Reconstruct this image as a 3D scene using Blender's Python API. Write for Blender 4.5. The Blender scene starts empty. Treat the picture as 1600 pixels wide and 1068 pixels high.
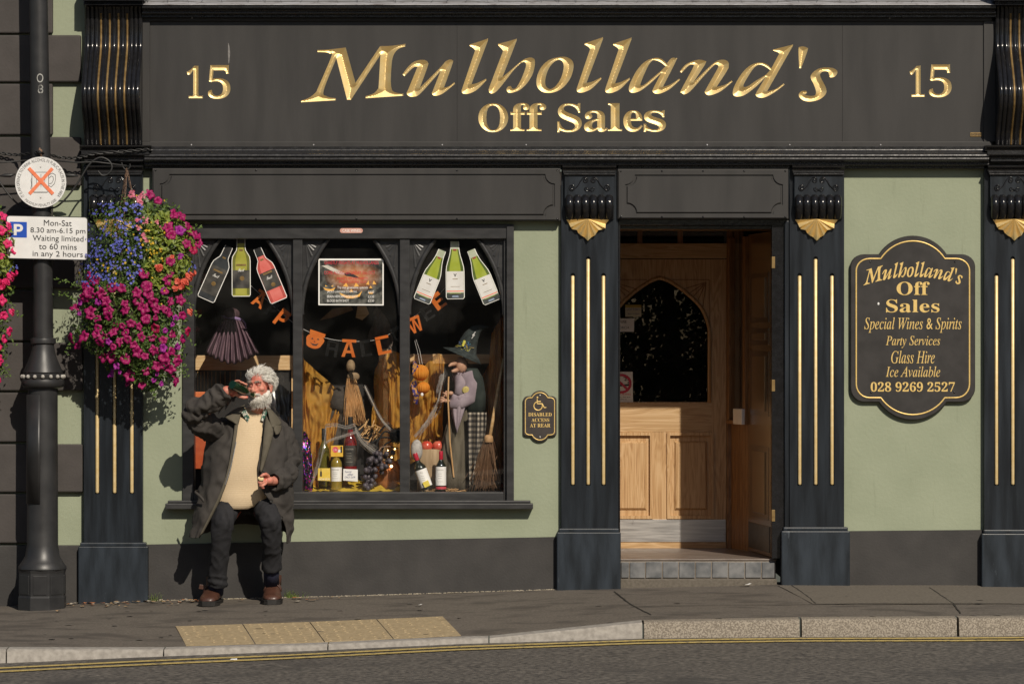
import bpy, bmesh, math, random
import numpy as np
from math import sin, cos, pi, radians, sqrt
from mathutils import Vector, Matrix, noise
from mathutils.geometry import delaunay_2d_cdt, tessellate_polygon

random.seed(7); RNG = np.random.default_rng(7)
SC = bpy.context.scene
COL = SC.collection

# ------------------------------------------------------------------ camera
D, S, ZC = 26.0, 255.0, 1.53       # metres to the shop wall, photo pixels per metre on it, eye height
cam = bpy.data.cameras.new("camera")
cam_o = bpy.data.objects.new("camera", cam); COL.objects.link(cam_o)
cam_o.location = (0, -D, ZC); cam_o.rotation_euler = (pi/2, 0, 0)
cam.sensor_width = 36.0; cam.lens = 36.0 * D / (1600.0 / S)
cam.clip_start = 0.5; cam.clip_end = 500
SC.camera = cam_o

# ------------------------------------------------------------------ sky, sun, exposure
SUN = Vector((0.36, -1.0, 0.80)).normalized()       # towards the sun
wd = bpy.data.worlds.new("World"); SC.world = wd; wd.use_nodes = True
nt = wd.node_tree
bg = nt.nodes["Background"]; bg.inputs[1].default_value = 0.05
sky = nt.nodes.new("ShaderNodeTexSky"); sky.sky_type = 'NISHITA'; sky.sun_disc = False
sky.sun_elevation = math.asin(SUN.z); sky.sun_rotation = math.atan2(SUN.x, SUN.y)
sky.air_density = 1.0; sky.dust_density = 1.0
nt.links.new(sky.outputs[0], bg.inputs[0])
sl = bpy.data.lights.new("sun", 'SUN'); sl.energy = 3.9; sl.angle = radians(0.53); sl.color = (1.0, 0.90, 0.76)
so = bpy.data.objects.new("sun", sl); COL.objects.link(so)
so.rotation_euler = SUN.to_track_quat('Z', 'Y').to_euler(); so.location = (3, -10, 10)
SC.view_settings.view_transform = 'Standard'; SC.view_settings.look = 'None'
SC.view_settings.exposure = 0.0; SC.view_settings.gamma = 1.0; SC.view_settings.use_curve_mapping = False
SC.render.engine = 'CYCLES'
SC.cycles.max_bounces = 8; SC.cycles.transparent_max_bounces = 16
SC.cycles.use_denoising = True
SC.cycles.caustics_reflective = False; SC.cycles.caustics_refractive = False

# ------------------------------------------------------------------ helpers
def W(px, py, y=0.0):
    """photo pixel (1600 wide) at depth y -> world point"""
    k = (D + y) / D / S
    return Vector(((px - 800) * k, y, ZC - (py - 534) * k))
def WX(px, y=0.0): return (px - 800) * (D + y) / D / S
def WZ(py, y=0.0): return ZC - (py - 534) * (D + y) / D / S
def PX(n): return n / S

WL = {}
def thing(name, label, cat, loc=(0, 0, 0), group=None, kind=None):
    o = bpy.data.objects.new(name, None); COL.objects.link(o)
    o.location = loc; WL[o.name] = Vector(loc); o.empty_display_size = 0.05
    o['label'] = label; o['category'] = cat
    if group: o['group'] = group
    if kind: o['kind'] = kind
    return o
def tag(o, label, cat, group=None, kind=None):
    if label: o['label'] = label
    if cat: o['category'] = cat
    if group: o['group'] = group
    if kind: o['kind'] = kind
    return o

class MB:
    def __init__(s): s.v = []; s.f = []; s.m = []
    def add(s, vs, fs, mi=0):
        b = len(s.v); s.v += [tuple(p) for p in vs]
        s.f += [tuple(b + i for i in f) for f in fs]; s.m += [mi] * len(fs); return s
    def box(s, x0, x1, y0, y1, z0, z1, mi=0):
        vs = [(x0,y0,z0),(x1,y0,z0),(x1,y1,z0),(x0,y1,z0),(x0,y0,z1),(x1,y0,z1),(x1,y1,z1),(x0,y1,z1)]
        return s.add(vs, [(0,3,2,1),(4,5,6,7),(0,1,5,4),(1,2,6,5),(2,3,7,6),(3,0,4,7)], mi)
    def bpx(s, a, b, t, u, yf, yb, mi=0):
        """box whose FRONT face covers photo pixels a..b, t..u at depth yf"""
        return s.box(WX(a,yf), WX(b,yf), yf, yb, WZ(u,yf), WZ(t,yf), mi)
    def obox(s, c, ax, ay, az, mi=0):
        c = Vector(c); ax, ay, az = Vector(ax), Vector(ay), Vector(az)
        vs = [c-ax-ay-az, c+ax-ay-az, c+ax+ay-az, c-ax+ay-az, c-ax-ay+az, c+ax-ay+az, c+ax+ay+az, c-ax+ay+az]
        return s.add(vs, [(0,3,2,1),(4,5,6,7),(0,1,5,4),(1,2,6,5),(2,3,7,6),(3,0,4,7)], mi)
    def prism(s, poly, y0, y1, mi=0, inset=0.0):
        """polygon of (x,z) from front y0 to back y1; inset chamfers the front"""
        n = len(poly)
        a = sum(poly[i][0]*poly[(i+1)%n][1]-poly[(i+1)%n][0]*poly[i][1] for i in range(n))
        if a < 0: poly = poly[::-1]
        fr = poly
        yb0 = y0
        vs = [];
        if inset:
            fr = inset_poly(poly, inset); yb0 = y0 + inset
        F = [Vector((p[0], y0, p[1])) for p in fr]
        M = [Vector((p[0], yb0, p[1])) for p in poly]
        B = [Vector((p[0], y1, p[1])) for p in poly]
        tri = tessellate_polygon([[Vector((p[0], p[1], 0)) for p in fr]])
        def up(t):
            p, q, r = (Vector((fr[i][0], fr[i][1], 0)) for i in t)
            return t if (q-p).cross(r-p).z > 0 else t[::-1]
        tri = [up(t) for t in tri]
        fs = [tuple(t) for t in tri]
        vs = F + M + B
        for i in range(n):
            j = (i+1) % n
            if inset: fs.append((i, n+i, n+j, j))
            fs.append((n+i, 2*n+i, 2*n+j, n+j))
        fs += [tuple(2*n+i for i in t[::-1]) for t in tri]
        return s.add(vs, fs, mi)
    def extr_x(s, prof, x0, x1, mi=0):
        """profile of (y,z) extruded along x"""
        n = len(prof)
        vs = [(x0,p[0],p[1]) for p in prof] + [(x1,p[0],p[1]) for p in prof]
        fs = [(i,(i+1)%n,n+(i+1)%n,n+i) for i in range(n)]
        tri = tessellate_polygon([[Vector((p[0],p[1],0)) for p in prof]])
        fs += [tuple(t) for t in tri] + [tuple(n+i for i in t[::-1]) for t in tri]
        return s.add(vs, fs, mi)
    def tube(s, pts, rad, seg=8, caps=True, mi=0, flat=None):
        pts = [Vector(p) for p in pts]; n = len(pts)
        if not hasattr(rad, '__len__'): rad = [rad]*n
        vs = []; fs = []
        t0 = (pts[1]-pts[0]).normalized()
        up = Vector((0,0,1)) if abs(t0.z) < .9 else Vector((1,0,0))
        u = t0.cross(up).normalized()
        for i in range(n):
            t = (pts[min(i+1,n-1)]-pts[max(i-1,0)])
            t = t.normalized() if t.length > 1e-9 else t0
            u = (u - t*u.dot(t)); u = u.normalized() if u.length > 1e-6 else t.orthogonal().normalized()
            w = t.cross(u)
            for k in range(seg):
                a = 2*pi*k/seg
                e = (u*cos(a) + w*sin(a)) * rad[i]
                if flat: e = Vector((e.x*flat[0], e.y*flat[1], e.z*flat[2]))
                vs.append(pts[i] + e)
        for i in range(n-1):
            for k in range(seg):
                k2 = (k+1)%seg
                fs.append((i*seg+k, i*seg+k2, (i+1)*seg+k2, (i+1)*seg+k))
        if caps:
            fs.append(tuple(range(seg))[::-1]); fs.append(tuple((n-1)*seg+k for k in range(seg)))
        return s.add(vs, fs, mi)
    def lathe(s, prof, c, seg=24, mi=0, axis=None, caps=True):
        """profile of (r, h) round an axis through c (default z)"""
        c = Vector(c); ax = Vector(axis).normalized() if axis else Vector((0,0,1))
        u = ax.orthogonal().normalized(); w = ax.cross(u)
        vs = []; fs = []; n = len(prof)
        for r, h in prof:
            for k in range(seg):
                a = 2*pi*k/seg
                vs.append(c + ax*h + (u*cos(a)+w*sin(a))*r)
        for i in range(n-1):
            for k in range(seg):
                k2 = (k+1)%seg
                fs.append((i*seg+k, i*seg+k2, (i+1)*seg+k2, (i+1)*seg+k))
        if caps:
            fs.append(tuple(range(seg))[::-1]); fs.append(tuple((n-1)*seg+k for k in range(seg)))
        return s.add(vs, fs, mi)
    def ball(s, c, r, seg=12, rings=8, mi=0, mat=None):
        if not hasattr(r, '__len__'): r = (r,r,r)
        c = Vector(c); vs = []; fs = []
        def P(x, y, z):
            p = Vector((x*r[0], y*r[1], z*r[2]))
            return c + (mat @ p if mat else p)
        vs.append(P(0,0,1))
        for i in range(1, rings):
            t = pi*i/rings
            for k in range(seg):
                a = 2*pi*k/seg; vs.append(P(sin(t)*cos(a), sin(t)*sin(a), cos(t)))
        vs.append(P(0,0,-1))
        for k in range(seg):
            fs.append((0, 1+k, 1+(k+1)%seg))
            L = 1+(rings-2)*seg
            fs.append((len(vs)-1, L+(k+1)%seg, L+k))
        for i in range(rings-2):
            for k in range(seg):
                a = 1+i*seg+k; b = 1+i*seg+(k+1)%seg
                fs.append((a, a+seg, b+seg, b))
        return s.add(vs, fs, mi)
    def grid(s, rows, mi=0, closed=False):
        n = len(rows[0]); vs = [p for r in rows for p in r]; fs = []
        for i in range(len(rows)-1):
            for k in range(n if closed else n-1):
                k2 = (k+1)%n
                fs.append((i*n+k, i*n+k2, (i+1)*n+k2, (i+1)*n+k))
        return s.add(vs, fs, mi)
    def mesh(s, name, mats, loc=(0,0,0), smooth=False):
        me = bpy.data.meshes.new(name)
        l = Vector(loc)
        me.from_pydata([tuple(Vector(p)-l) for p in s.v], [], s.f)
        for m in (mats if isinstance(mats, (list, tuple)) else [mats]): me.materials.append(m)
        if any(s.m): me.polygons.foreach_set('material_index', s.m)
        if smooth: me.polygons.foreach_set('use_smooth', [True]*len(me.polygons))
        me.update(); return me
    def build(s, name, mats, parent=None, smooth=False, bevel=0.0, fix=True, auto=None, solid=0.0, sub=0):
        if parent is None:
            a = np.array(s.v); loc = Vector(((a[:,0].min()+a[:,0].max())/2, (a[:,1].min()+a[:,1].max())/2, a[:,2].min()))
            pw = Vector((0,0,0))
        else:
            pw = WL[parent.name]; loc = pw
        me = s.mesh(name, mats, loc, smooth or auto is not None)
        if fix:
            bm = bmesh.new(); bm.from_mesh(me); bmesh.ops.recalc_face_normals(bm, faces=bm.faces)
            bm.to_mesh(me); bm.free()
        if auto is not None: me.set_sharp_from_angle(angle=radians(auto))
        return place(name, me, parent, loc, bevel, solid, sub)

def place(name, me, parent, loc, bevel=0, solid=0, sub=0):
    o = bpy.data.objects.new(name, me); COL.objects.link(o)
    if parent is not None:
        o.parent = parent; o.location = Vector(loc) - WL[parent.name]
    else: o.location = loc
    WL[o.name] = Vector(loc)
    if solid:
        m = o.modifiers.new("thickness", 'SOLIDIFY'); m.thickness = solid; m.offset = 0
    if sub:
        m = o.modifiers.new("smooth", 'SUBSURF'); m.levels = sub; m.render_levels = sub
    if bevel:
        m = o.modifiers.new("bevel", 'BEVEL'); m.width = bevel; m.segments = 2; m.limit_method = 'ANGLE'; m.angle_limit = radians(35)
    return o
def inst(name, me, parent, mat4):
    """another object sharing mesh data; mat4 is the world matrix"""
    o = bpy.data.objects.new(name, me); COL.objects.link(o)
    if parent is not None:
        o.parent = parent; o.matrix_local = Matrix.Translation(-WL[parent.name]) @ mat4
    else: o.matrix_world = mat4
    WL[o.name] = mat4.translation.copy()
    return o
def copy_tree(o, parent=None):
    c = o.copy(); COL.objects.link(c); c.parent = parent
    WL[c.name] = WL[o.name].copy()
    for ch in [x for x in bpy.data.objects if x.parent == o]: copy_tree(ch, c)
    return c

def inset_poly(P, d):
    n = len(P); out = []
    for i in range(n):
        a, b, c = (Vector((P[j%n][0], P[j%n][1])) for j in (i-1, i, i+1))
        e1 = (b-a); e2 = (c-b)
        e1 = e1.normalized() if e1.length > 1e-9 else Vector((1,0)); e2 = e2.normalized() if e2.length > 1e-9 else e1
        n1 = Vector((-e1.y, e1.x)); n2 = Vector((-e2.y, e2.x))
        m = (n1+n2); L = m.length
        m = m/L if L > .2 else n1
        k = d / max(.45, m.dot(n1))
        out.append((b.x+m.x*k, b.y+m.y*k))
    return out

def catmull(P, n=8, closed=False):
    P = [Vector(p) for p in P]; out = []; N = len(P)
    rng = range(N if closed else N-1)
    for i in rng:
        if closed: p0,p1,p2,p3 = P[i-1],P[i],P[(i+1)%N],P[(i+2)%N]
        else: p0,p1,p2,p3 = P[max(i-1,0)],P[i],P[i+1],P[min(i+2,N-1)]
        for k in range(n):
            t = k/n
            out.append(.5*((2*p1)+(p2-p0)*t+(2*p0-5*p1+4*p2-p3)*t*t+(3*p1-p0-3*p2+p3)*t**3))
    if not closed: out.append(P[-1])
    return out

def glyph(spec, n=7):
    """outline from points (x,y) smooth or (x,y,1) corner -> dense closed loop"""
    N = len(spec); cs = [i for i in range(N) if len(spec[i]) == 3]
    if not cs: return [(p[0],p[1]) for p in catmull([(p[0],p[1],0) for p in spec], n, True)]
    out = []
    for a in range(len(cs)):
        i, j = cs[a], cs[(a+1) % len(cs)]
        seg = [spec[k % N] for k in range(i, (j if j > i else j+N)+1)]
        out += catmull([(p[0],p[1],0) for p in seg], n if len(seg) > 2 else 1)[:-1]
    return [(p[0],p[1]) for p in out]

# ---- text (built-in font only)
_TM = {}
def text_data(body, align='LEFT', lead=1.0):
    key = (body, align, lead)
    if key in _TM: return _TM[key]
    c = bpy.data.curves.new('t', 'FONT'); c.body = body; c.size = 1; c.align_x = align; c.space_line = lead
    c.resolution_u = 4
    o = bpy.data.objects.new('t', c); m = o.to_mesh()
    v = [(p.co.x, p.co.y) for p in m.vertices]; f = [tuple(p.vertices) for p in m.polygons]
    o.to_mesh_clear(); bpy.data.objects.remove(o); bpy.data.curves.remove(c)
    _TM[key] = (v, f); return v, f
def text_loops(body):
    v, f = text_data(body)
    # weld by position, then walk the boundary edges
    idx = {}; remap = []
    for p in v:
        k = (round(p[0],5), round(p[1],5)); remap.append(idx.setdefault(k, len(idx)))
    pts = list(idx.keys()); cnt = {}
    for t in f:
        t = [remap[i] for i in t]
        for a, b in zip(t, t[1:]+t[:1]):
            if a != b:
                if (b, a) in cnt: del cnt[(b, a)]
                else: cnt[(a, b)] = 1
    nxt = {}
    for a, b in cnt: nxt.setdefault(a, []).append(b)
    loops = []
    while nxt:
        a = next(iter(nxt)); L = [a]
        while True:
            b = nxt[a].pop(0)
            if not nxt[a]: del nxt[a]
            if b == L[0] or b not in nxt: break
            L.append(b); a = b
        if len(L) > 2: loops.append([pts[i] for i in L])
    return loops
def fit(pts_lists, box):
    """map 2-D loops to a pixel box (x0,y0,x1,y1), y down"""
    A = np.array([p for L in pts_lists for p in L]); mn = A.min(0); mx = A.max(0)
    x0,y0,x1,y1 = box
    return [[(x0+(p[0]-mn[0])/(mx[0]-mn[0])*(x1-x0), y1-(p[1]-mn[1])/(mx[1]-mn[1])*(y1-y0)) for p in L] for L in pts_lists]
def text(body, box, y, mat, parent, name='lettering', thick=0.0012, align='LEFT', lead=1.0, rot=0.0, fn=None):
    """flat lettering filling a pixel box on depth y (front face at y-thick)"""
    v, f = text_data(body, align, lead)
    if not v: return None
    [P] = fit([v], box)
    if rot:
        cx, cy = (box[0]+box[2])/2, (box[1]+box[3])/2
        P = [(cx+(a-cx)*cos(rot)-(b-cy)*sin(rot), cy+(a-cx)*sin(rot)+(b-cy)*cos(rot)) for a, b in P]
    mb = MB()
    mb.add([fn(a, b) if fn else W(a, b, y-thick) for a, b in P], f)
    return mb.build(name, mat, parent, fix=False)

# ---- carving
def resample(L, step):
    out = []
    n = len(L)
    for i in range(n):
        a = np.array(L[i]); b = np.array(L[(i+1)%n]); d = np.linalg.norm(b-a)
        if d < 1e-7: continue
        k = max(1, int(math.ceil(d/step)))
        for t in range(k): out.append(tuple(a+(b-a)*t/k))
    # drop near-duplicates
    r = [out[0]]
    for p in out[1:]:
        if (p[0]-r[-1][0])**2+(p[1]-r[-1][1])**2 > (step*.12)**2: r.append(p)
    return r
def inside(P, loops):
    P = np.asarray(P); c = np.zeros(len(P), bool)
    for L in loops:
        A = np.array(L); B = np.roll(A, -1, 0)
        for (ax, ay), (bx, by) in zip(A, B):
            if ay == by: continue
            m = ((ay > P[:,1]) != (by > P[:,1])) & (P[:,0] < (bx-ax)*(P[:,1]-ay)/(by-ay)+ax)
            c ^= m
    return c
def edge_dist(P, loops):
    P = np.asarray(P); d = np.full(len(P), 1e9)
    for L in loops:
        A = np.array(L); B = np.roll(A, -1, 0); AB = B-A; q = (AB**2).sum(1)+1e-15
        for a, ab, k in zip(A, AB, q):
            t = np.clip(((P-a) @ ab)/k, 0, 1)
            d = np.minimum(d, np.hypot(*(P-a-t[:,None]*ab).T))
    return d
def cdt(pts, loops_idx):
    edges = [(L[i], L[(i+1)%len(L)]) for L in loops_idx for i in range(len(L))]
    r = delaunay_2d_cdt([Vector(p) for p in pts], edges, [], 0, 1e-6, False)
    return [(p.x, p.y) for p in r[0]], [tuple(f) for f in r[2]]
def to_xz(loops_px, y): return [[(WX(a, y), WZ(b, y)) for a, b in L] for L in loops_px]
def vcarve(name, loops, y, mat, parent, slope=0.9, step=0.0045, dmax=0.03):
    """incised V-cut letter: loops are (x,z) metres on the face y; walls go INTO the board (+y)"""
    loops = [resample(L, step) for L in loops]
    pts = []; li = []
    for L in loops:
        li.append(list(range(len(pts), len(pts)+len(L)))); pts += L
    A = np.array(pts); mn = A.min(0); mx = A.max(0)
    gx = np.arange(mn[0], mx[0], step); gz = np.arange(mn[1], mx[1], step*.87)
    G = np.array([(x+(step/2 if j%2 else 0), z) for j, z in enumerate(gz) for x in gx])
    G = G[inside(G, loops)]; dd = edge_dist(G, loops) if len(G) else np.zeros(0)
    G = G[dd > step*.45]
    P, F = cdt(pts+[tuple(g) for g in G], li)
    P = np.array(P); C = np.array([P[list(f)].mean(0) for f in F])
    keep = inside(C, loops)
    dep = np.minimum(edge_dist(P, loops)*slope, dmax)
    mb = MB(); mb.add([(p[0], y+d, p[1]) for p, d in zip(P, dep)], [f for f, k in zip(F, keep) if k])
    o = mb.build(name, mat, parent, fix=False)
    return o, loops
def cut_plate(outer, holes, yf, yb, mb=None, mi=0, hole_walls=True):
    """plate with openings: front face at yf, edges back to yb"""
    mb = mb or MB()
    pts = list(outer); li = [list(range(len(outer)))]
    for h in holes: li.append(list(range(len(pts), len(pts)+len(h)))); pts += h
    P, F = cdt(pts, li); A = np.array(P)
    C = np.array([A[list(f)].mean(0) for f in F])
    keep = inside(C, [outer]) & ~inside(C, holes) if holes else inside(C, [outer])
    mb.add([(p[0], yf, p[1]) for p in P], [f for f, k in zip(F, keep) if k], mi)
    for L in [outer]+(holes if hole_walls else []):
        n = len(L); mb.add([(p[0],yf,p[1]) for p in L]+[(p[0],yb,p[1]) for p in L], [(i,(i+1)%n,n+(i+1)%n,n+i) for i in range(n)], mi)
    return mb
def rect(a, b, t, u, y): return [(WX(a,y),WZ(u,y)),(WX(b,y),WZ(u,y)),(WX(b,y),WZ(t,y)),(WX(a,y),WZ(t,y))]
def nz(p, s=1.0, o=0.0): return noise.noise(Vector((p[0]*s+o, p[1]*s+o*1.7, p[2]*s-o)))

# ------------------------------------------------------------------ materials
def _nt(name):
    m = bpy.data.materials.new(name); m.use_nodes = True; t = m.node_tree
    return m, t, t.nodes["Principled BSDF"], t.nodes.new, t.links.new
def mat(name, c1, c2=None, rough=.6, metal=0.0, scale=20, stretch=(1,1,1), detail=4, bump=0.0, bscale=None, spec=.5, rr=0.0,
        wear=None, wscale=6, wthr=.62, coat=0.0, mixpos=(.35,.65), wstretch=(1,1,1), space='POS', trans=0.0, sss=0.0):
    """colour pair mixed by noise + relief + optional worn/dirty patches"""
    m, t, b, N, L = _nt(name)
    geo = N("ShaderNodeNewGeometry" if space == 'POS' else "ShaderNodeTexCoord"); src = geo.outputs['Position' if space == 'POS' else 'Object']
    mp = N("ShaderNodeMapping"); mp.inputs['Scale'].default_value = stretch; L(src, mp.inputs[0])
    nx = N("ShaderNodeTexNoise"); nx.inputs['Scale'].default_value = scale; nx.inputs['Detail'].default_value = detail; L(mp.outputs[0], nx.inputs[0])
    rp = N("ShaderNodeValToRGB"); rp.color_ramp.elements[0].position = mixpos[0]; rp.color_ramp.elements[1].position = mixpos[1]
    rp.color_ramp.elements[0].color = (*c1,1); rp.color_ramp.elements[1].color = (*(c2 or c1),1)
    L(nx.outputs[0], rp.inputs[0]); col = rp.outputs[0]
    if wear:
        mp2 = N("ShaderNodeMapping"); mp2.inputs['Scale'].default_value = wstretch; mp2.inputs['Location'].default_value = (3.1,1.7,.4); L(src, mp2.inputs[0])
        n2 = N("ShaderNodeTexNoise"); n2.inputs['Scale'].default_value = wscale; n2.inputs['Detail'].default_value = 7; n2.inputs['Roughness'].default_value = .65; L(mp2.outputs[0], n2.inputs[0])
        r2 = N("ShaderNodeValToRGB"); r2.color_ramp.elements[0].position = wthr; r2.color_ramp.elements[1].position = min(1, wthr+.12); L(n2.outputs[0], r2.inputs[0])
        mx = N("ShaderNodeMix"); mx.data_type = 'RGBA'; L(r2.outputs[0], mx.inputs[0]); L(col, mx.inputs[6]); mx.inputs[7].default_value = (*wear,1); col = mx.outputs[2]
    L(col, b.inputs['Base Color'])
    b.inputs['Metallic'].default_value = metal; b.inputs['Specular IOR Level'].default_value = spec
    b.inputs['Coat Weight'].default_value = coat; b.inputs['Coat Roughness'].default_value = .08
    if sss: b.inputs['Subsurface Weight'].default_value = sss; b.inputs['Subsurface Radius'].default_value = (.01,.004,.002); b.inputs['Subsurface Scale'].default_value = 1.0
    if rr:
        mr = N("ShaderNodeMapRange"); mr.inputs['To Min'].default_value = max(.02, rough-rr); mr.inputs['To Max'].default_value = min(1, rough+rr)
        L(nx.outputs[0], mr.inputs[0]); L(mr.outputs[0], b.inputs['Roughness'])
    else: b.inputs['Roughness'].default_value = rough
    if bump:
        nb = N("ShaderNodeTexNoise"); nb.inputs['Scale'].default_value = bscale or scale*3; nb.inputs['Detail'].default_value = 5; L(mp.outputs[0], nb.inputs[0])
        bp = N("ShaderNodeBump"); bp.inputs['Strength'].default_value = min(1, bump); bp.inputs['Distance'].default_value = .004; L(nb.outputs[0], bp.inputs['Height']); L(bp.outputs[0], b.inputs['Normal'])
    if trans:
        out = [n for n in t.nodes if n.type == 'OUTPUT_MATERIAL'][0]
        tl = N("ShaderNodeBsdfTranslucent"); L(col, tl.inputs[0]); ms = N("ShaderNodeMixShader"); ms.inputs[0].default_value = trans
        L(b.outputs[0], ms.inputs[1]); L(tl.outputs[0], ms.inputs[2]); L(ms.outputs[0], out.inputs[0])
    return m
def wood(name, dark, mid, light, along='z', rough=.45, coat=.15, scale=1.0, knots=True):
    m, t, b, N, L = _nt(name)
    geo = N("ShaderNodeNewGeometry"); mp = N("ShaderNodeMapping")
    k = {'z': (14,14,1.1), 'x': (1.1,14,14)}[along]; mp.inputs['Scale'].default_value = tuple(q*scale for q in k); L(geo.outputs['Position'], mp.inputs[0])
    n1 = N("ShaderNodeTexNoise"); n1.inputs['Scale'].default_value = 1.0; n1.inputs['Detail'].default_value = 3; n1.inputs['Distortion'].default_value = 1.2; L(mp.outputs[0], n1.inputs[0])
    mul = N("ShaderNodeMath"); mul.operation = 'MULTIPLY'; mul.inputs[1].default_value = 9; L(n1.outputs[0], mul.inputs[0])
    fr = N("ShaderNodeMath"); fr.operation = 'PINGPONG'; fr.inputs[1].default_value = .5; L(mul.outputs[0], fr.inputs[0])
    mp3 = N("ShaderNodeMapping"); mp3.inputs['Scale'].default_value = tuple(q*(9 if q > 5 else 2.5) for q in k); L(geo.outputs['Position'], mp3.inputs[0])
    n2 = N("ShaderNodeTexNoise"); n2.inputs['Scale'].default_value = 1.0; n2.inputs['Detail'].default_value = 3; L(mp3.outputs[0], n2.inputs[0])
    ad = N("ShaderNodeMath"); ad.operation = 'MULTIPLY_ADD'; ad.inputs[1].default_value = 1.0; L(fr.outputs[0], ad.inputs[0])
    m2 = N("ShaderNodeMath"); m2.operation = 'MULTIPLY'; m2.inputs[1].default_value = .9; L(n2.outputs[0], m2.inputs[0]); L(m2.outputs[0], ad.inputs[2])
    rp = N("ShaderNodeValToRGB"); e = rp.color_ramp.elements; e[0].position = .28; e[1].position = .95
    e[0].color = (*dark,1); e[1].color = (*light,1); q = e.new(.58); q.color = (*mid,1)
    L(ad.outputs[0], rp.inputs[0]); L(rp.outputs[0], b.inputs['Base Color'])
    b.inputs['Roughness'].default_value = rough; b.inputs['Coat Weight'].default_value = coat; b.inputs['Coat Roughness'].default_value = .2
    bp = N("ShaderNodeBump"); bp.inputs['Strength'].default_value = .25; bp.inputs['Distance'].default_value = .002; L(ad.outputs[0], bp.inputs['Height']); L(bp.outputs[0], b.inputs['Normal'])
    return m
def glass_pane(name, tint=(1,1,1), refl=1.0):
    """thin window glass: clear, with the mirror reflection of its two faces"""
    m, t, b, N, L = _nt(name); out = [n for n in t.nodes if n.type == 'OUTPUT_MATERIAL'][0]; t.nodes.remove(b)
    tr = N("ShaderNodeBsdfTransparent"); tr.inputs[0].default_value = (*tint,1)
    gl = N("ShaderNodeBsdfGlossy"); gl.inputs['Roughness'].default_value = .0
    ge = N("ShaderNodeNewGeometry"); dt = N("ShaderNodeVectorMath"); dt.operation = 'DOT_PRODUCT'; L(ge.outputs['Incoming'], dt.inputs[0]); L(ge.outputs['Normal'], dt.inputs[1])
    ab = N("ShaderNodeMath"); ab.operation = 'ABSOLUTE'; L(dt.outputs['Value'], ab.inputs[0])
    iv = N("ShaderNodeMath"); iv.operation = 'SUBTRACT'; iv.inputs[0].default_value = 1.0; iv.use_clamp = True; L(ab.outputs[0], iv.inputs[1])
    pw = N("ShaderNodeMath"); pw.operation = 'POWER'; pw.inputs[1].default_value = 5.0; L(iv.outputs[0], pw.inputs[0])
    mu = N("ShaderNodeMath"); mu.operation = 'MULTIPLY_ADD'; mu.inputs[1].default_value = .9*refl; mu.inputs[2].default_value = .07*refl; L(pw.outputs[0], mu.inputs[0])
    ms = N("ShaderNodeMixShader"); L(mu.outputs[0], ms.inputs[0]); L(tr.outputs[0], ms.inputs[1]); L(gl.outputs[0], ms.inputs[2]); nz_ = N("ShaderNodeTexNoise"); nz_.inputs['Scale'].default_value = 5; nz_.inputs['Detail'].default_value = 8; L(ge.outputs['Position'], nz_.inputs[0])
    dm = N("ShaderNodeMapRange"); dm.inputs['From Min'].default_value = .42; dm.inputs['From Max'].default_value = .75; dm.inputs['To Min'].default_value = .004; dm.inputs['To Max'].default_value = .035; L(nz_.outputs[0], dm.inputs[0])
    df = N("ShaderNodeBsdfDiffuse"); df.inputs[0].default_value = (.5,.48,.44,1); m3 = N("ShaderNodeMixShader"); L(dm.outputs[0], m3.inputs[0]); L(ms.outputs[0], m3.inputs[1]); L(df.outputs[0], m3.inputs[2]); L(m3.outputs[0], out.inputs[0])
    return m
def sheer(name, c1, c2, alpha=.6, scale=30, stretch=(1,1,1), rough=.8):
    """thin woven cloth: part see-through, part translucent"""
    m = mat(name, c1, c2, rough=rough, scale=scale, stretch=stretch, trans=.45)
    t = m.node_tree; out = [n for n in t.nodes if n.type == 'OUTPUT_MATERIAL'][0]; src = out.inputs[0].links[0].from_socket
    tr = t.nodes.new("ShaderNodeBsdfTransparent"); ms = t.nodes.new("ShaderNodeMixShader"); ms.inputs[0].default_value = alpha
    t.links.new(tr.outputs[0], ms.inputs[1]); t.links.new(src, ms.inputs[2]); t.links.new(ms.outputs[0], out.inputs[0])
    return m

M = {}
M['green'] = mat('sage_masonry_paint', (.272,.307,.212), (.312,.347,.245), rough=.75, scale=3.2, detail=9, bump=.4, bscale=45, wear=(.225,.25,.17), wscale=5, wthr=.62, wstretch=(3,3,.35), mixpos=(.3,.7))
M['plaque'] = mat('plaque_black', (.030,.028,.027), (.040,.037,.036), rough=.5, scale=14, rr=.08, spec=.35)
M['fascia'] = mat('matt_charcoal_sign_paint', (.035,.0338,.033), (.043,.0412,.040), rough=.5, scale=2.5, stretch=(4,4,.6), detail=6, rr=.1, spec=.35, bump=.05, bscale=40)
M['gloss'] = mat('black_gloss_paint', (.010,.010,.011), (.014,.014,.016), rough=.16, scale=30, rr=.05, bump=.1, bscale=60, spec=.5)
M['moulding'] = mat('black_gloss_moulding', (.014,.014,.015), (.02,.02,.021), rough=.27, scale=30, rr=.08, bump=.35, bscale=22, spec=.7, stretch=(1,2,2), wear=(.12,.12,.12), wscale=40, wthr=.74)
M['frame'] = mat('charcoal_satin_paint', (.03,.03,.031), (.042,.042,.043), rough=.34, scale=8, stretch=(1,1,3), detail=5, rr=.1, bump=.06, bscale=70)
M['navy'] = mat('blue_black_worn_gloss_paint', (.006,.0085,.012), (.015,.022,.031), rough=.36, scale=4, stretch=(5,5,.45), detail=7, rr=.12, bump=.12, bscale=60, mixpos=(.4,.75), wear=(.05,.06,.07), wscale=22, wthr=.70, wstretch=(1,1,.4))
M['plinth'] = mat('scuffed_blue_black_paint', (.008,.012,.017), (.021,.030,.042), rough=.42, scale=5, stretch=(3,3,.6), detail=7, rr=.12, bump=.12, bscale=60, wear=(.10,.12,.14), wscale=7, wthr=.66, wstretch=(2,2,.6))
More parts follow.
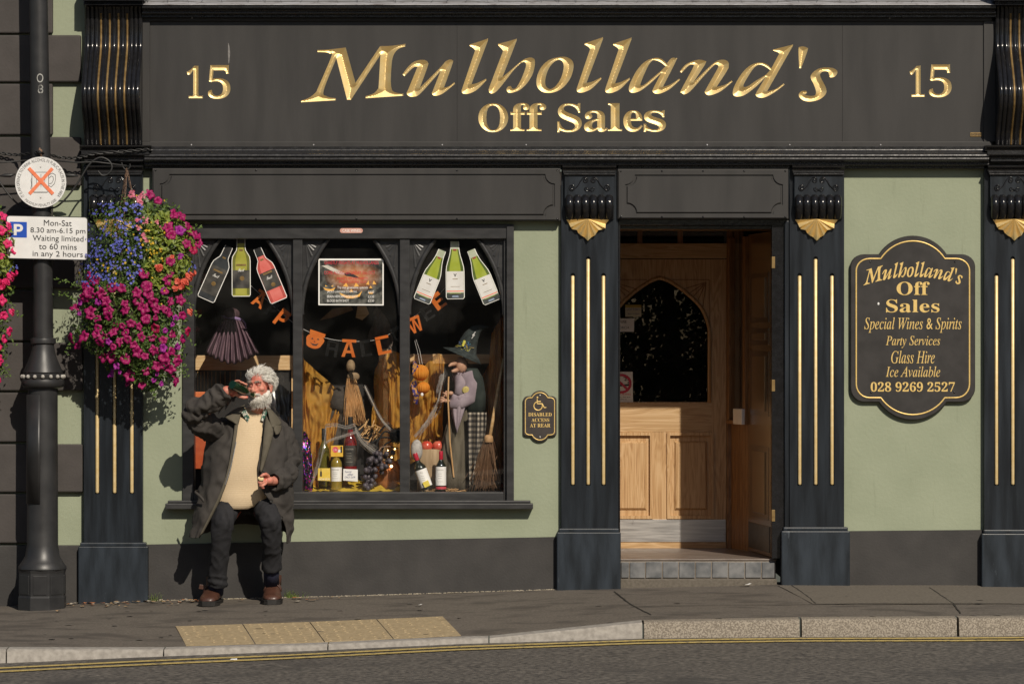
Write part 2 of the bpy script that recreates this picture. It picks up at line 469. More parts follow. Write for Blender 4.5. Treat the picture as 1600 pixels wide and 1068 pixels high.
M['riser'] = mat('charcoal_masonry_paint', (.036,.034,.033), (.05,.047,.045), rough=.8, scale=5, detail=6, bump=.35, bscale=70, wear=(.075,.07,.065), wscale=9, wthr=.7)
M['quoin'] = mat('grey_brown_painted_stone', (.052,.046,.043), (.066,.058,.055), rough=.8, scale=6, detail=6, bump=.3, bscale=60)
M['gold'] = mat('gold_leaf', (.93,.68,.29), (.97,.75,.37), rough=.46, metal=.8, scale=25, bump=.02, bscale=90)
M['gilt'] = mat('cream_gold_paint', (.76,.56,.26), (.82,.64,.35), rough=.4, metal=.25, scale=30, bump=.1)
M['gilt_dull'] = mat('tarnished_gold_paint', (.20,.12,.04), (.3,.2,.08), rough=.4, metal=.4, scale=30)
M['gilt_print'] = mat('gold_sign_lettering', (.82,.56,.17), (.9,.66,.26), rough=.4, metal=.3, scale=80)
M['oak'] = wood('oak_vertical', (.34,.19,.085), (.47,.29,.135), (.58,.39,.21), 'z')
M['oak_x'] = wood('oak_horizontal', (.36,.21,.095), (.48,.31,.15), (.59,.41,.23), 'x')
M['pine_dark'] = wood('stained_pine', (.13,.055,.02), (.23,.11,.04), (.32,.17,.07), 'z')
M['pine'] = wood('pale_pine', (.52,.32,.14), (.62,.41,.2), (.7,.5,.27), 'x')
M['steel'] = mat('brushed_steel', (.42,.41,.40), (.55,.54,.52), rough=.42, metal=.8, scale=10, stretch=(.6,6,9), rr=.12, wear=(.3,.28,.26), wscale=9, wthr=.6)
M['tile'] = mat('slate_blue_tile', (.10,.105,.11), (.2,.2,.2), rough=.5, scale=14, detail=7, bump=.2, rr=.15)
M['grout'] = mat('grout', (.20,.17,.14), (.28,.24,.2), rough=.9, scale=40)
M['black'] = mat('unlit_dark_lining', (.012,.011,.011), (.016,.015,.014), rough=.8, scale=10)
M['glass'] = glass_pane('window_glass')
M['lead'] = mat('weathered_lead', (.34,.33,.33), (.5,.5,.52), rough=.5, metal=.2, scale=8, stretch=(1,3,3), detail=7, wear=(.2,.18,.18), wscale=12, wthr=.55)
M['asphalt'] = mat('worn_pavement_asphalt', (.095,.081,.066), (.145,.125,.103), rough=.9, scale=70, detail=8, bump=.5, bscale=260, wear=(.074,.063,.052), wscale=2.6, wthr=.5, wstretch=(1,2.2,1))
M['road'] = mat('road_asphalt', (.038,.034,.03), (.20,.178,.15), rough=.85, scale=42, stretch=(.8,1,1), detail=8, bump=.9, bscale=120, mixpos=(.36,.74), wear=(.052,.047,.042), wscale=1.4, wthr=.55)
M['kerb'] = mat('pale_concrete_kerb', (.25,.23,.205), (.36,.335,.30), rough=.85, scale=30, detail=7, bump=.4, wear=(.17,.155,.13), wscale=10, wthr=.6)
M['granite'] = mat('speckled_granite', (.16,.135,.105), (.32,.28,.225), rough=.8, scale=110, detail=2, bump=.5, mixpos=(.42,.6))
M['slab'] = mat('brown_grey_paving', (.11,.095,.075), (.15,.13,.105), rough=.9, scale=60, detail=6, bump=.5)
M['tactile'] = mat('buff_tactile_paving', (.31,.237,.135), (.40,.312,.185), rough=.85, scale=40, detail=6, bump=.3, wear=(.26,.2,.115), wscale=6, wthr=.58)
M['yellow'] = mat('yellow_road_paint', (.46,.34,.10), (.55,.42,.15), rough=.8, scale=40, wear=(.10,.09,.07), wscale=28, wthr=.53)
M['post'] = mat('chipped_dark_grey_post_paint', (.021,.021,.022), (.031,.031,.032), rough=.42, scale=9, detail=6, rr=.1, bump=.12, wear=(.26,.25,.23), wscale=34, wthr=.74)
M['white'] = mat('white_sign_face', (.72,.72,.71), (.78,.78,.77), rough=.45, scale=15, wear=(.6,.6,.6), wscale=8, wthr=.68)
M['paper'] = mat('white_paper', (.84,.83,.80), (.9,.89,.86), rough=.8, scale=20)
M['ink'] = mat('black_print', (.02,.02,.02), rough=.6)
M['blue'] = mat('blue_sign_print', (.012,.075,.45), rough=.45)
M['redprint'] = mat('orange_red_print', (.80,.19,.08), (.86,.26,.13), rough=.5, scale=50)
M['red'] = mat('red_print', (.62,.03,.05), rough=.5)
M['iron'] = mat('wrought_iron', (.02,.02,.02), (.03,.03,.03), rough=.5, scale=40)
M['rust'] = mat('rusty_chain', (.15,.08,.045), (.3,.2,.14), rough=.7, scale=120, metal=.3)
# ================================================================== SHOP FRONT
shop = thing('shop_front', 'dark painted off-licence shop front with green wall panels, arched window and doorway', 'building', (0, 0, 0))

# --- rendered walls
win = rect(285, 803, 350, 786, 0)
o = cut_plate(rect(220, 876, 256, 860, 0), [win], 0.0, 0.13).build('wall_panel', M['green'], shop, fix=False)
MB().bpx(1312, 1545, 250, 840, 0.0, .28).build('wall_panel', M['green'], shop)
r = MB(); r.prism([(WX(226),WZ(850)),(WX(876),WZ(838)),(WX(876),WZ(940)),(WX(226),WZ(960))], -.014, .1)
r.build('stall_riser', M['riser'], shop, bevel=.004)
r = MB(); r.prism([(WX(1322),WZ(829)),(WX(1540),WZ(827)),(WX(1540),WZ(930)),(WX(1322),WZ(935))], -.014, .1)
r.build('stall_riser', M['riser'], shop, bevel=.004)

# --- the deep wall behind the fascia and the brackets
MB().bpx(128, 1660, -40, 262, .02, .30).build('lintel_wall', M['frame'], shop)

def roll(mb, py, r, y, x0, x1, seg=10):
    """horizontal half-round moulding, radius r px, bulging forward of depth y"""
    c = (y, WZ(py, y)); R = PX(r)
    prof = [(c[0]-R*cos(a), c[1]+R*sin(a)) for a in np.linspace(-pi/2, pi/2, seg)] + [(.02, c[1]+R), (.02, c[1]-R)]
    mb.extr_x(prof, WX(x0, y), WX(x1, y)); return mb
def ogee(mb, t, u, yt, yb_, x0, x1):
    """cyma moulding between rows t..u running from depth yt (top) to yb_ (bottom)"""
    n = 9; prof = []
    for i in range(n):
        q = i/(n-1); s = q - sin(2*pi*q)/(2*pi)*.9
        y = yt+(yb_-yt)*s; prof.append((y, WZ(t+(u-t)*q, y)))
    prof += [(.02, prof[-1][1]), (.02, prof[0][1])]
    mb.extr_x(prof, WX(x0, yt), WX(x1, yt)); return mb

top = MB()
top.bpx(222, 1556, 8.5, 12, -.155, .02); ogee(top, 12, 18, -.15, -.115, 222, 1556); roll(top, 20, 2.6, -.105, 222, 1556)
top.bpx(222, 1556, 22.6, 27, -.085, .02)
top.build('cornice', M['moulding'], shop, auto=40)
low = MB()
low.bpx(226, 1545, 229, 233.5, -.075, .02); ogee(low, 233.5, 243, -.08, -.125, 226, 1545); low.bpx(226, 1545, 243, 244.6, -.135, .02)
roll(low, 248.6, 3.6, -.115, 226, 1545); low.bpx(226, 1545, 252.2, 254.5, -.10, .02); roll(low, 256.6, 2.1, -.085, 226, 1545); low.bpx(226,1545,258.7,263,-.05,.02)
low.build('lower_cornice', M['moulding'], shop, auto=40)
# flashing on top with the bird net above it
fl = MB(); rows = []
for i in range(90):
    x = WX(222+i*15, -.1); j = .006*nz((x*6, 0, 0)); k = .008*nz((x*3, 5, 0))
    rows.append([Vector((x, -.165+k, WZ(8.4,-.16)+.002)), Vector((x, -.158+k, WZ(7.4,-.16)+j*.3)), Vector((x, -.06, WZ(3.5,-.06)+j)), Vector((x, .05, WZ(-3,.05)))])
fl.grid(rows); fl.build('lead_flashing', M['lead'], shop, smooth=True, solid=.003)
net = MB(); random.seed(3)
for i in range(46):
    x = 235+i*29+random.uniform(-8,8); net.tube([W(x, 4, -.1), W(x+random.uniform(-14,14), -14, -.03)], .0012, 4)
for q in range(3):
    net.tube([W(222+i*30, (2.6,-1,-6)[q]+random.uniform(-1.2,1.2), -.09+.02*q) for i in range(45)], .0013, 4)
net.build('bird_netting', M['iron'], shop)['kind'] = 'stuff'

# --- console brackets flanking the fascia
PROF = catmull([(0,-.15,0),(8,-.15,0),(11,-.10,0),(40,-.075,0),(66,-.078,0),(80,-.10,0),(95,-.15,0),(112,-.21,0),(130,-.265,0),(146,-.285,0),(164,-.27,0),(186,-.20,0),(206,-.135,0),(226,-.10,0)], 5)
def console(x0, x1, n=11, golds=(3,5,7,9)):
    c = MB(); c.extr_x([(p.y+.012, WZ(p.x, p.y)) for p in PROF] + [(.02, WZ(226)), (.02, WZ(0))], WX(x0, -.05), WX(x1, -.05))
    c.bpx(x0-3, x1+3, -40, 1.5, -.20, .02); c.bpx(x0-1, x1+1, 1.5, 8, -.175, .02)
    base = c.build('console_bracket', M['gloss'], shop, auto=35)
    w = (WX(x1,-.1)-WX(x0,-.1)); pitch = w/13.0; reed = MB()
    xg = set(golds)
    for k in range(13):
        xc = WX(x0,-.1)+pitch*(k+.5)
        if k in xg:
            g = MB(); rows = []
            for p in PROF[12:]:
                rows.append([Vector((xc+pitch*.26*cos(a), p.y+.013-.007*sin(a), WZ(p.x, p.y))) for a in np.linspace(pi, 0, 5)])
            g.grid(rows); g.build('gilt_strip', M['gilt_dull'], base, smooth=True)
        else:
            rows = []
            for p in PROF[8:]:
                rows.append([Vector((xc+pitch*.52*cos(a), p.y+.012-pitch*.5*sin(a), WZ(p.x, p.y))) for a in np.linspace(pi, 0, 9)])
            reed.grid(rows)
    reed.build('reeding', M['gloss'], base, smooth=True)
    return base
console(133, 222); console(1556, 1645)
# ledges under the consoles
for a, b in ((124, 236), (1540, 1660)):
    l = MB(); ogee(l, 227, 236, -.15, -.12, a, b); l.bpx(a+3, b-3, 236, 241, -.125, .02); ogee(l, 241, 247, -.13, -.10, a+2, b-2); l.bpx(a+8, b-8, 247, 252, -.095, .02)
    l.build('bracket_ledge', M['moulding'], shop, auto=40)

# --- pilasters
def spiral(cx, cy, r, a0, turns, d=1, n=22):
    return [(cx+r*(1-.8*i/n)*cos(a0+d*2*pi*turns*i/n), cy+r*(1-.8*i/n)*sin(a0+d*2*pi*turns*i/n)) for i in range(n+1)]
def pilaster(sx, bx, cx, bars, shaft_bot, pl, bar_top=(430,404,430), bar_bot=756, cap_top=258):
    a, b = sx
    holes = []; yb = -.05
    for x, t in zip(bars, bar_top):
        h = 7.2; pts = [(WX(x-h/2,yb), WZ(bar_bot+2,yb)), (WX(x+h/2,yb), WZ(bar_bot+2,yb))]
        pts += [(WX(x+h/2*cos(q),yb), WZ(t-h/2*sin(q),yb)) for q in np.linspace(0, pi, 7)]
        holes.append(pts)
    mb = cut_plate(rect(a, b, cap_top, shaft_bot, yb), holes, yb, .0)
    mb.bpx(a+.5, b-.5, cap_top, shaft_bot, -.028, .05)
    p = mb.build('pilaster', M['navy'], shop, fix=False)
    for x, t in zip(bars, bar_top):
        g = MB(); c = W(x, t, -.034); e = W(x, bar_bot+1, -.034); r = PX(3.0)
        g.tube([c+Vector((0,0,-.002)), c+Vector((0,0,-.006)), e+Vector((0,0,.008)), e], [r*.5, r, r, r*.8], 10)
        g.build('gilt_bar', M['gilt'], p, smooth=True)
    q = MB(); q.bpx(*pl, -.078, .05); q.bpx(pl[0]+3, pl[1]-3, pl[2]-6, pl[2], -.064, .05)
    q.build('plinth', M['plinth'], p, bevel=.006)
    # capital
    u, v = bx
    k = MB(); ogee(k, cap_top+1, cap_top+9, -.125, -.10, u-2, v+2); k.bpx(u-1, v+1, cap_top+9, cap_top+12, -.10, .02); roll(k, cap_top+14, 2.4, -.085, u, v)
    k.build('cap_moulding', M['moulding'], p, auto=40)
    MB().bpx(u+1, v-1, 272, 322, -.08, .02).build('carved_block', M['navy'], p, bevel=.003)
    m = (u+v)/2; s = (v-u)/80.0
    for d in (-1, 1):
        w = MB()
        P = spiral(m+d*27*s, 293, 5.2, pi/2, 1.5, -d)[::-1]
        P += [(m+d*18*s, 290), (m+d*14*s, 283), (m+d*10*s, 277.5)] + spiral(m+d*6.5*s, 281.5, 4.6, -pi/2, 1.4, -d)
        w.tube([W(x, y, -.082) for x, y in P], .0038, 6)
        w.tube([W(m+d*x*s, y, -.082) for x, y in ((-1,298),(2,295),(5,293),(8,294.5),(7,297),(4,299),(0,296.5))], .003, 6)
        w.build('scroll_carving', M['gloss'], p, smooth=True)
    n = 6; wd_ = (v-u-6)/n
    for i in range(n):
        x = u+3+wd_*(i+.5); g = MB(); rows = []
        for j in range(13):
            f = j/12; py = 304+40*f; yy = -.075-.075*sin(pi*(.12+.83*f))**.9*(1-.35*f)
            rows.append([Vector((WX(x,-.1)+PX(wd_)*.52*cos(t)*(1 if 0<j<12 else .6), yy+.03-PX(wd_)*.55*sin(t), WZ(py, yy))) for t in np.linspace(pi, 0, 9)])
        g.grid(rows); g.build('gadroon', M['gloss'], p, smooth=True)
    MB().bpx(u+2, v-2, 304, 342, -.07, .02).build('gadroon_backing', M['gloss'], p)
    # gilt scallop fan
    Z = [(120,710,1),(150,752,0),(172,800,1),(186,822,0),(243,832,1),(262,868,0),(295,897,1),(330,915,0),(376,960,1),(420,918,0),(460,897,1),(482,862,0),(505,832,1),(560,822,0),(585,812,1),(588,760,0),(632,710,1)]
    R = [(cx+(x-376)/7.63*1.0, 343+(y-708)/7.63, h) for x, y, h in Z]
    g = MB(); vs = [W(cx, 342, -.088)]+[W(x, y, -.082 if h else -.062) for x, y, h in R]+[W(x, y, -.045) for x, y, h in R]
    N = len(R); fs = [(0, i+1, i+2) for i in range(N-1)] + [(i+1, N+i+1, N+i+2, i+2) for i in range(N-1)] + [(0, 1, N+1), (0, N, 2*N)]
    g.add(vs, fs); g.build('gilt_fan', M['gold'], p)
    return p
pilaster((131, 223), (137, 221), 179, (152, 179, 206), 860, (122, 231, 853, 955), bar_bot=769)
pilaster((877, 966), (881, 961), 918.5, (895, 919, 943), 835, (870, 970, 831, 935))
pilaster((1234, 1319), (1240, 1318), 1276, (1249.5, 1274.5, 1300), 835, (1221, 1328, 829, 925))
pilaster((1538, 1630), (1546, 1624), 1585, (1557, 1582.5, 1608), 840, (1534, 1642, 833, 930))

# --- blank sign boxes over window and door
def notched(a, b, t, u, r, y, n=6):
    P = []
    for cx, cy, q0 in ((a,t,0),(b,t,pi/2),(b,u,pi),(a,u,3*pi/2)):
        arc = [(cx+r*cos(q), cy+r*sin(q)) for q in np.linspace(q0, q0+pi/2, n)]
        P += arc[::-1] if False else arc[::-1]
    return [(WX(x,y), WZ(v,y)) for x, v in P]
def blank_box(a, b, t, u, name='sign_box'):
    y = -.075
    o = MB().bpx(a, b, t, u, y, .02).build(name, M['fascia'], shop, bevel=.004)
    f = cut_plate(rect(a+2, b-2, t+2, u-2, y-.004), [notched(a+12, b-9, t+9, u-7, 15, y)[::-1]], y-.009, y+.001)
    f.build('box_frame', M['fascia'], o, bevel=.003)
    g = MB().prism(notched(a+14.5, b-11.5, t+11.5, u-9.5, 15, y)[::-1], y-.010, y+.001, inset=.005)
    g.build('raised_panel', M['fascia'], o)
    for i in range(5):
        x = a+5+(b-a-10)*i/4
        for v in (t+3.2, u-3.2):
            s = MB().ball(W(x, v, y-.009), (.006,.004,.006), 8, 6); s.build('screw', M['gloss'], o, smooth=True)
    return o
blank_box(238, 876, 263, 345); blank_box(965, 1232, 264, 342)

# --- window joinery
WF = -.02
wf = MB(); wf.bpx(285, 803, 350, 373, WF, .12); wf_o = wf.build('window', M['frame'], shop, bevel=.005)
for a, b, y in ((285,303,WF),(787,791.5,WF+.02),(791.5,803,WF-.012)):
    MB().bpx(a, b, 373 if y >= WF else 353, 784, y, .12).build('stile', M['frame'], wf_o, bevel=.004)
for a, b in ((457.5,472.5),(624.5,640)):
    MB().bpx(a, b, 373, 770, WF+.012, .12).build('mullion', M['frame'], wf_o, bevel=.004)
MB().bpx(303, 787, 768.5, 785, WF, .12).build('bottom_rail', M['frame'], wf_o, bevel=.004)
sl_ = MB(); sl_.bpx(258, 833, 786, 795, -.085, .05); sl_.bpx(262, 829, 781.5, 786, -.06, .05)
sl_.build('sill', M['frame'], wf_o, bevel=.005)
YA = .03
def light_arch(a, b):
    c = (a+b)/2; w = (b-a)/2
    L = [(c-w+2, 492),(c-w+2.2,480),(c-w+5,458),(c-w+11,434),(c-w+21,409),(c-w+33,388),(c-w+43,373.4)]
    A = [(p.x, p.y) for p in catmull([(x,y,0) for x,y in L], 4)]
    Rr = [(2*c-x, y) for x, y in A][::-1]
    hole = A+Rr
    xz = [(WX(x,YA), WZ(y,YA)) for x, y in hole]
    mb = cut_plate(rect(a, b, 372, 494, YA), [], YA, YA+.03) if False else None
    # two spandrels
    for sd in (0, 1):
        P = A if sd == 0 else Rr[::-1]
        e = a if sd == 0 else b
        poly = [(WX(e,YA), WZ(494,YA))]+[(WX(x,YA), WZ(y,YA)) for x, y in P]+[(WX(e,YA), WZ(372,YA))]
        sp = MB().prism(poly, YA, YA+.04).build('spandrel', M['frame'], wf_o)
        m = MB(); m.tube([W(x+(3 if sd else -3), y, YA-.004) for x, y in P], .0145, 8, flat=(1,.8,1)); m.build('arch_moulding', M['frame'], sp, smooth=True)
        d = 1 if sd == 0 else -1
        for q in (.10,.42,.74,1.06,1.40):
            p0 = (e+d*5, 378); Lr = 6
            while Lr < 120:                                   # run each rib out to the arch
                x, y = p0[0]+d*(Lr+9)*sin(q), p0[1]+(Lr+9)*cos(q)
                xa = np.interp(y, [p[1] for p in (P if P[0][1] < P[-1][1] else P[::-1])], [p[0] for p in (P if P[0][1] < P[-1][1] else P[::-1])])
                if (xa-x)*d < 4 or y > 470: break
                Lr += 2
            if Lr < 10: continue
            t = MB(); t.tube([W(*p0,YA), W(p0[0]+d*Lr*sin(q),p0[1]+Lr*cos(q),YA)], [.003,.010], 6, flat=(1,.5,1)); t.build('fan_rib', M['frame'], sp)
for a, b in ((303,457.5),(472.5,624.5),(640,787)):
    light_arch(a, b)
    MB().add([W(a,770,.055), W(b,770,.055), W(b,373,.055), W(a,373,.055)], [(0,1,2,3)]).build('pane', M['glass'], wf_o, fix=False)
# the pill-shaped maker's sticker on the top rail
def pill(a, b, t, u, y, n=8):
    r = (u-t)/2; P = [(a+r+r*cos(q), (t+u)/2+r*sin(q)) for q in np.linspace(pi/2, 3*pi/2, n)]+[(b-r+r*cos(q), (t+u)/2+r*sin(q)) for q in np.linspace(-pi/2, pi/2, n)]
    return [(WX(x,y), WZ(v,y)) for x, v in P]
st = MB().prism(pill(531,567,356.5,364,WF-.002), WF-.0025, WF-.0005).build('sticker', mat('faded_red_sticker', (.55,.27,.22), (.62,.36,.3), scale=120), wf_o)
text('CASE WINES', (535,358,563,362.4), WF-.003, M['paper'], st, thick=.0004)

# --- doorway
RD = 1.40                                   # depth of the door behind the wall
j = MB()
j.bpx(966, 969, 345, 875, -.03, .12); j.bpx(1206, 1236, 345, 872, -.012, .11)
j.build('door_lining', M['gloss'], shop, bevel=.003)
MB().bpx(1226, 1235, 345, 866, -.035, -.012).build('door_lining_bead', M['navy'], shop, bevel=.004)
h = MB(); h.bpx(966, 1236, 338, 352, -.02, .11); h.bpx(966, 1206, 352, 358, .03, .11); h.build('door_head', M['gloss'], shop, bevel=.003)
# porch walls, soffit and floor (the porch is a real recess)
xl, xr = WX(955, 0), WX(1208, .1)
XB = WX(1136, RD)
MB().box(xl-.06, XB+.35, .11, RD+.1, WZ(352,.1), WZ(352,.1)+.05).build('porch_ceiling', M['oak'], shop)
MB().box(xl-.08, xl, .0, RD+.1, .15, 2.4).build('porch_wall', M['oak'], shop)
fz = WZ(873.5, .04)
stp = MB(); stp.box(WX(969,.03), WX(1212,.03), .035, RD+.3, -.2, fz-.006)
step = stp.build('step', M['grout'], shop)
MB().box(WX(968,.03), WX(1214,.03), .028, RD+.3, fz-.006, fz+.004).build('step_tread', mat('worn_brown_threshold', (.13,.095,.075), (.24,.2,.17), rough=.45, scale=8, stretch=(1,4,4), detail=6), step, bevel=.004)
tx = [970,983.5,1008.5,1035,1060.5,1086.5,1112,1138,1164,1190,1211]
for i in range(10):
    MB().bpx(tx[i]+.9, tx[i+1]-.9, 877.5+random.uniform(-.4,.4), 902+random.uniform(-.4,.4), .027-random.uniform(0,.002), .04).build('tile', M['tile'], step, bevel=.002)
MB().bpx(969, 1214, 904, 935, -.02, .1).build('step_footing', M['slab'], step, bevel=.006)

# inner door
dY = RD
door = MB()
arch = [(1108.5,628),(1108.5,514)]
arc = [(1108.5,516),(1106,504),(1102.3,494),(1096.5,482),(1086,469.5),(1072,457),(1057,446),(1044,438.2),(1031,433.8)]
arch = [(1108.5,628)]+[(p.x,p.y) for p in catmull([(x,y,0) for x,y in arc], 4)]
cxd = 1031
arch += [(2*cxd-x, y) for x, y in arch[::-1][1:]]
arch_xz = [(WX(x,dY), WZ(y,dY)) for x, y in arch]
DL, DRt, DT, DBt = 926, 1135, 405, 857
pan = [rect(945, 1018.5, 677, 808, dY), rect(1044, 1113, 677, 808, dY)]
door = cut_plate(rect(DL, DRt, DT, DBt, dY), [arch_xz]+[p for p in pan], dY, dY+.05)
dr = door.build('door', M['oak'], shop, fix=False)
MB().bpx(DL+18, 1112, 630, 674, dY-.002, dY).build('lock_rail', M['oak_x'], dr)
for (a, b) in ((945,1018.5),(1044,1113)):
    # bolection moulding round a raised and fielded panel
    mo = MB()
    for q, (r0, dep) in enumerate(((0,.0),(3.2,.010),(6,.004))):
        pass
    ring = cut_plate(rect(a-2,b+2,675,810,dY), [rect(a+3,b-3,680,805,dY)], dY-.010, dY+.02); ring.build('panel_moulding', M['oak'], dr, bevel=.004)
    MB().prism(rect(a,b,677,808,dY), dY+.014, dY+.03).build('panel_bed', M['oak'], dr)
    pn = MB().prism(rect(a+10,b-8,689,796,dY), dY-.002, dY+.02, inset=.012).build('panel', M['oak'], dr)
MB().bpx(DL, DRt-1, 811, 846, dY-.004, dY).build('kick_plate', M['steel'], dr, bevel=.001)
MB().bpx(DL, DRt-1, 846.6, 857, dY-.003, dY).build('bottom_rail', M['oak_x'], dr)
am = MB(); am.tube([W(x, y, dY-.004) for x, y in arch], .012, 8, flat=(1,.8,1)); am.build('arch_moulding', M['oak'], dr, smooth=True)
MB().add([W(x, y, dY+.03) for x, y in arch], [tuple(range(len(arch)))[::-1]]).build('pane', M['glass'], dr, fix=False)
for d in (-1, 1):
    for i, (q, L0) in enumerate(((.12,38),(.42,30),(.72,28),(1.0,29),(1.28,36))):
        e = (cxd+d*75, 438); c_ = MB()
        c_.tube([W(e[0]-d*3, e[1]+3, dY-.001), W(e[0]-d*(3+L0*sin(q)), e[1]+3+L0*cos(q), dY-.001)], [.0035,.003], 5, flat=(1,.5,1)); c_.build('carved_rib', M['pine_dark'], dr)
    MB().bpx(*(sorted((cxd+d*77, cxd+d*78.5))), 437, 520, dY-.002, dY).build('carved_rib', M['pine_dark'], dr)
    MB().bpx(*(sorted((cxd+d*20, cxd+d*77))), 436, 437.5, dY-.002, dY).build('carved_rib', M['pine_dark'], dr)
# head and transom
MB().bpx(DL-20, 1137, 380, 403.5, dY-.02, dY+.06).build('transom_rail', M['oak_x'], shop, bevel=.004)
MB().bpx(DL-20, 1137, 340, 357, dY-.01, dY+.06).build('transom_rail', M['pine_dark'], shop, bevel=.004)
for x in (1000, 1063): MB().bpx(x-4, x+4, 357, 380, dY, dY+.05).build('transom_bar', M['pine_dark'], shop)
MB().add([W(DL-20,380,dY+.03), W(1137,380,dY+.03), W(1137,350,dY+.03), W(DL-20,350,dY+.03)], [(0,1,2,3)]).build('transom_pane', M['glass'], shop, fix=False)
MB().bpx(1132, 1137, 357, 405, dY-.012, dY+.05).build('transom_post', M['frame'], shop)
for a, b, y in ((1136,1147,dY-.025),(1147.5,1156,dY-.045),(1156.5,1162,dY-.03)):
    MB().bpx(a, b, 352, 860, y, dY+.06).build('door_post', M['pine_dark'], shop, bevel=.006)
# side wall: tongue-and-groove boards below dark glass
p0 = Vector((WX(1141, 1.34), 1.34, 0)); p1 = Vector((WX(1167, 1.01), 1.01, 0))
dv = (p1-p0); dn = Vector((-dv.y, dv.x, 0)).normalized()
if dn.x > 0: dn = -dn
zt, zb = WZ(664, .8), fz
for i in range(6):
    a = p0+dv*(i/6); b = p0+dv*((i+1)/6)-dv.normalized()*.004
    c = (a+b)/2; MB().obox((c.x-dn.x*.02, c.y-dn.y*.02, (zt+zb)/2), (b-a)/2, -dn*.012, (0,0,(zt-zb)/2)).build('panel_board', M['pine_dark'], shop, bevel=.004)
c = (p0+p1)/2
MB().obox((c.x, c.y, zt+.012), dv/2, dn*.03, (0,0,.012)).build('side_rail', M['pine_dark'], shop, bevel=.004)
for f_ in (.02, .98):
    a = p0+dv*f_; MB().obox((a.x, a.y, (zt+2.2)/2), dv.normalized()*.025, dn*.02, (0,0,(2.2-zt)/2)).build('side_post', M['pine_dark'], shop, bevel=.004)
MB().add([p0+Vector((0,0,zt)), p1+Vector((0,0,zt)), p1+Vector((0,0,2.25)), p0+Vector((0,0,2.25))], [(0,1,2,3)]).build('side_pane', M['glass'], shop, fix=False)
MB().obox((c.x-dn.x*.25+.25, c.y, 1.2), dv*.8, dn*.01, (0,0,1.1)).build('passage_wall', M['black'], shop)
# outer door leaf folded back against the side
hx = Vector((WX(1207, .10), .10, 0)); ex = Vector((WX(1169, 1.0), 1.0, 0))
lv = ex-hx; ln = Vector((-lv.y, lv.x, 0)).normalized()
if ln.x > 0: ln = -ln
Ltop, Lbot = WZ(362,.2), fz+.008
leafM = wood('varnished_outer_door', (.12,.06,.018), (.19,.10,.032), (.25,.14,.05), 'z', rough=.25, coat=1.0)
leafShade = wood('recess_shade_wood', (.03,.014,.006), (.05,.024,.01), (.07,.035,.014), 'z', rough=.25, coat=1.0)  # recess shade put into the colour: darker copy of the door wood
lc = (hx+ex)/2 - ln*.02
leaf = MB().obox((lc.x, lc.y, (Ltop+Lbot)/2), lv/2, ln*.02, (0,0,(Ltop-Lbot)/2)).build('outer_door', leafM, shop, bevel=.003)
def on_leaf(f0, f1, t, u, dep, th, name, m):
    a, b = hx+lv*f0, hx+lv*f1; c = (a+b)/2+ln*dep; z0, z1 = WZ(u,.6), WZ(t,.6)
    return MB().obox((c.x,c.y,(z0+z1)/2), (b-a)/2, ln*th, (0,0,(z1-z0)/2)).build(name, m, leaf, bevel=.004)
for t, u in ((430,500),(516,535),(552,645),(700,805)):
    on_leaf(.14,.9,t-4,u+4,.0,.003,'panel_recess',leafShade)
    on_leaf(.26,.78,t+4,u-4,.002,.008,'raised_panel',leafM)
on_leaf(.1,.96,818,858,.001,.004,'kick_plate',M['frame'])
for py in (410, 602, 805):
    MB().bpx(1206, 1211, py-9, py+9, -.016, .1).build('hinge', M['gilt_dull'], leaf, bevel=.001)
bx_ = MB(); q = p0+dv*.78; bx_.obox((q.x+dn.x*.02, q.y+dn.y*.02, zt+.05), dv.normalized()*.09, dn*.02, (0,0,.05)); bx_.build('junction_box', M['paper'], shop, bevel=.005)

# interior behind the door
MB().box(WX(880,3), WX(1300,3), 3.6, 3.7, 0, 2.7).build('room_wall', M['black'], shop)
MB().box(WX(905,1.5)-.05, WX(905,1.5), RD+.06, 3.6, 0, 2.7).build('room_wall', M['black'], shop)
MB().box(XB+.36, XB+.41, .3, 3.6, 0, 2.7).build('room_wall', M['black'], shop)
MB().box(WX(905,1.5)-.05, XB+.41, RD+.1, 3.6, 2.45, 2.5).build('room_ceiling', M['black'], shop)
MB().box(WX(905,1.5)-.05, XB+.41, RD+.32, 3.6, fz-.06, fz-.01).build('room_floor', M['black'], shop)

# ================================================================== NEIGHBOURING HOUSE (quoins)
nb = thing('neighbouring_house', 'green rendered house end with alternating long and short dark grey corner stones', 'building', (-3.1, .1, 0))
MB().bpx(-160, 134, -40, 960, .012, .30).build('wall', M['green'], nb)
cs = [(-30,52,0),(55,128,1),(131,210.5,0),(214,290,1),(293,372,0),(375,450,1),(453,532,0),(535,610,1),(613,690,0),(693.5,768.5,1),(771.5,848,0)]
for i, (t, u, w) in enumerate(cs):
    MB().bpx(-150, (126 if i < 5 else 129) if w else 82, t, u, -.03, .02).build('quoin_stone', M['quoin'], nb, bevel=.009)
MB().bpx(-150, 130, 851.5, 965, -.034, .02).build('base_course', M['riser'], nb, bevel=.006)

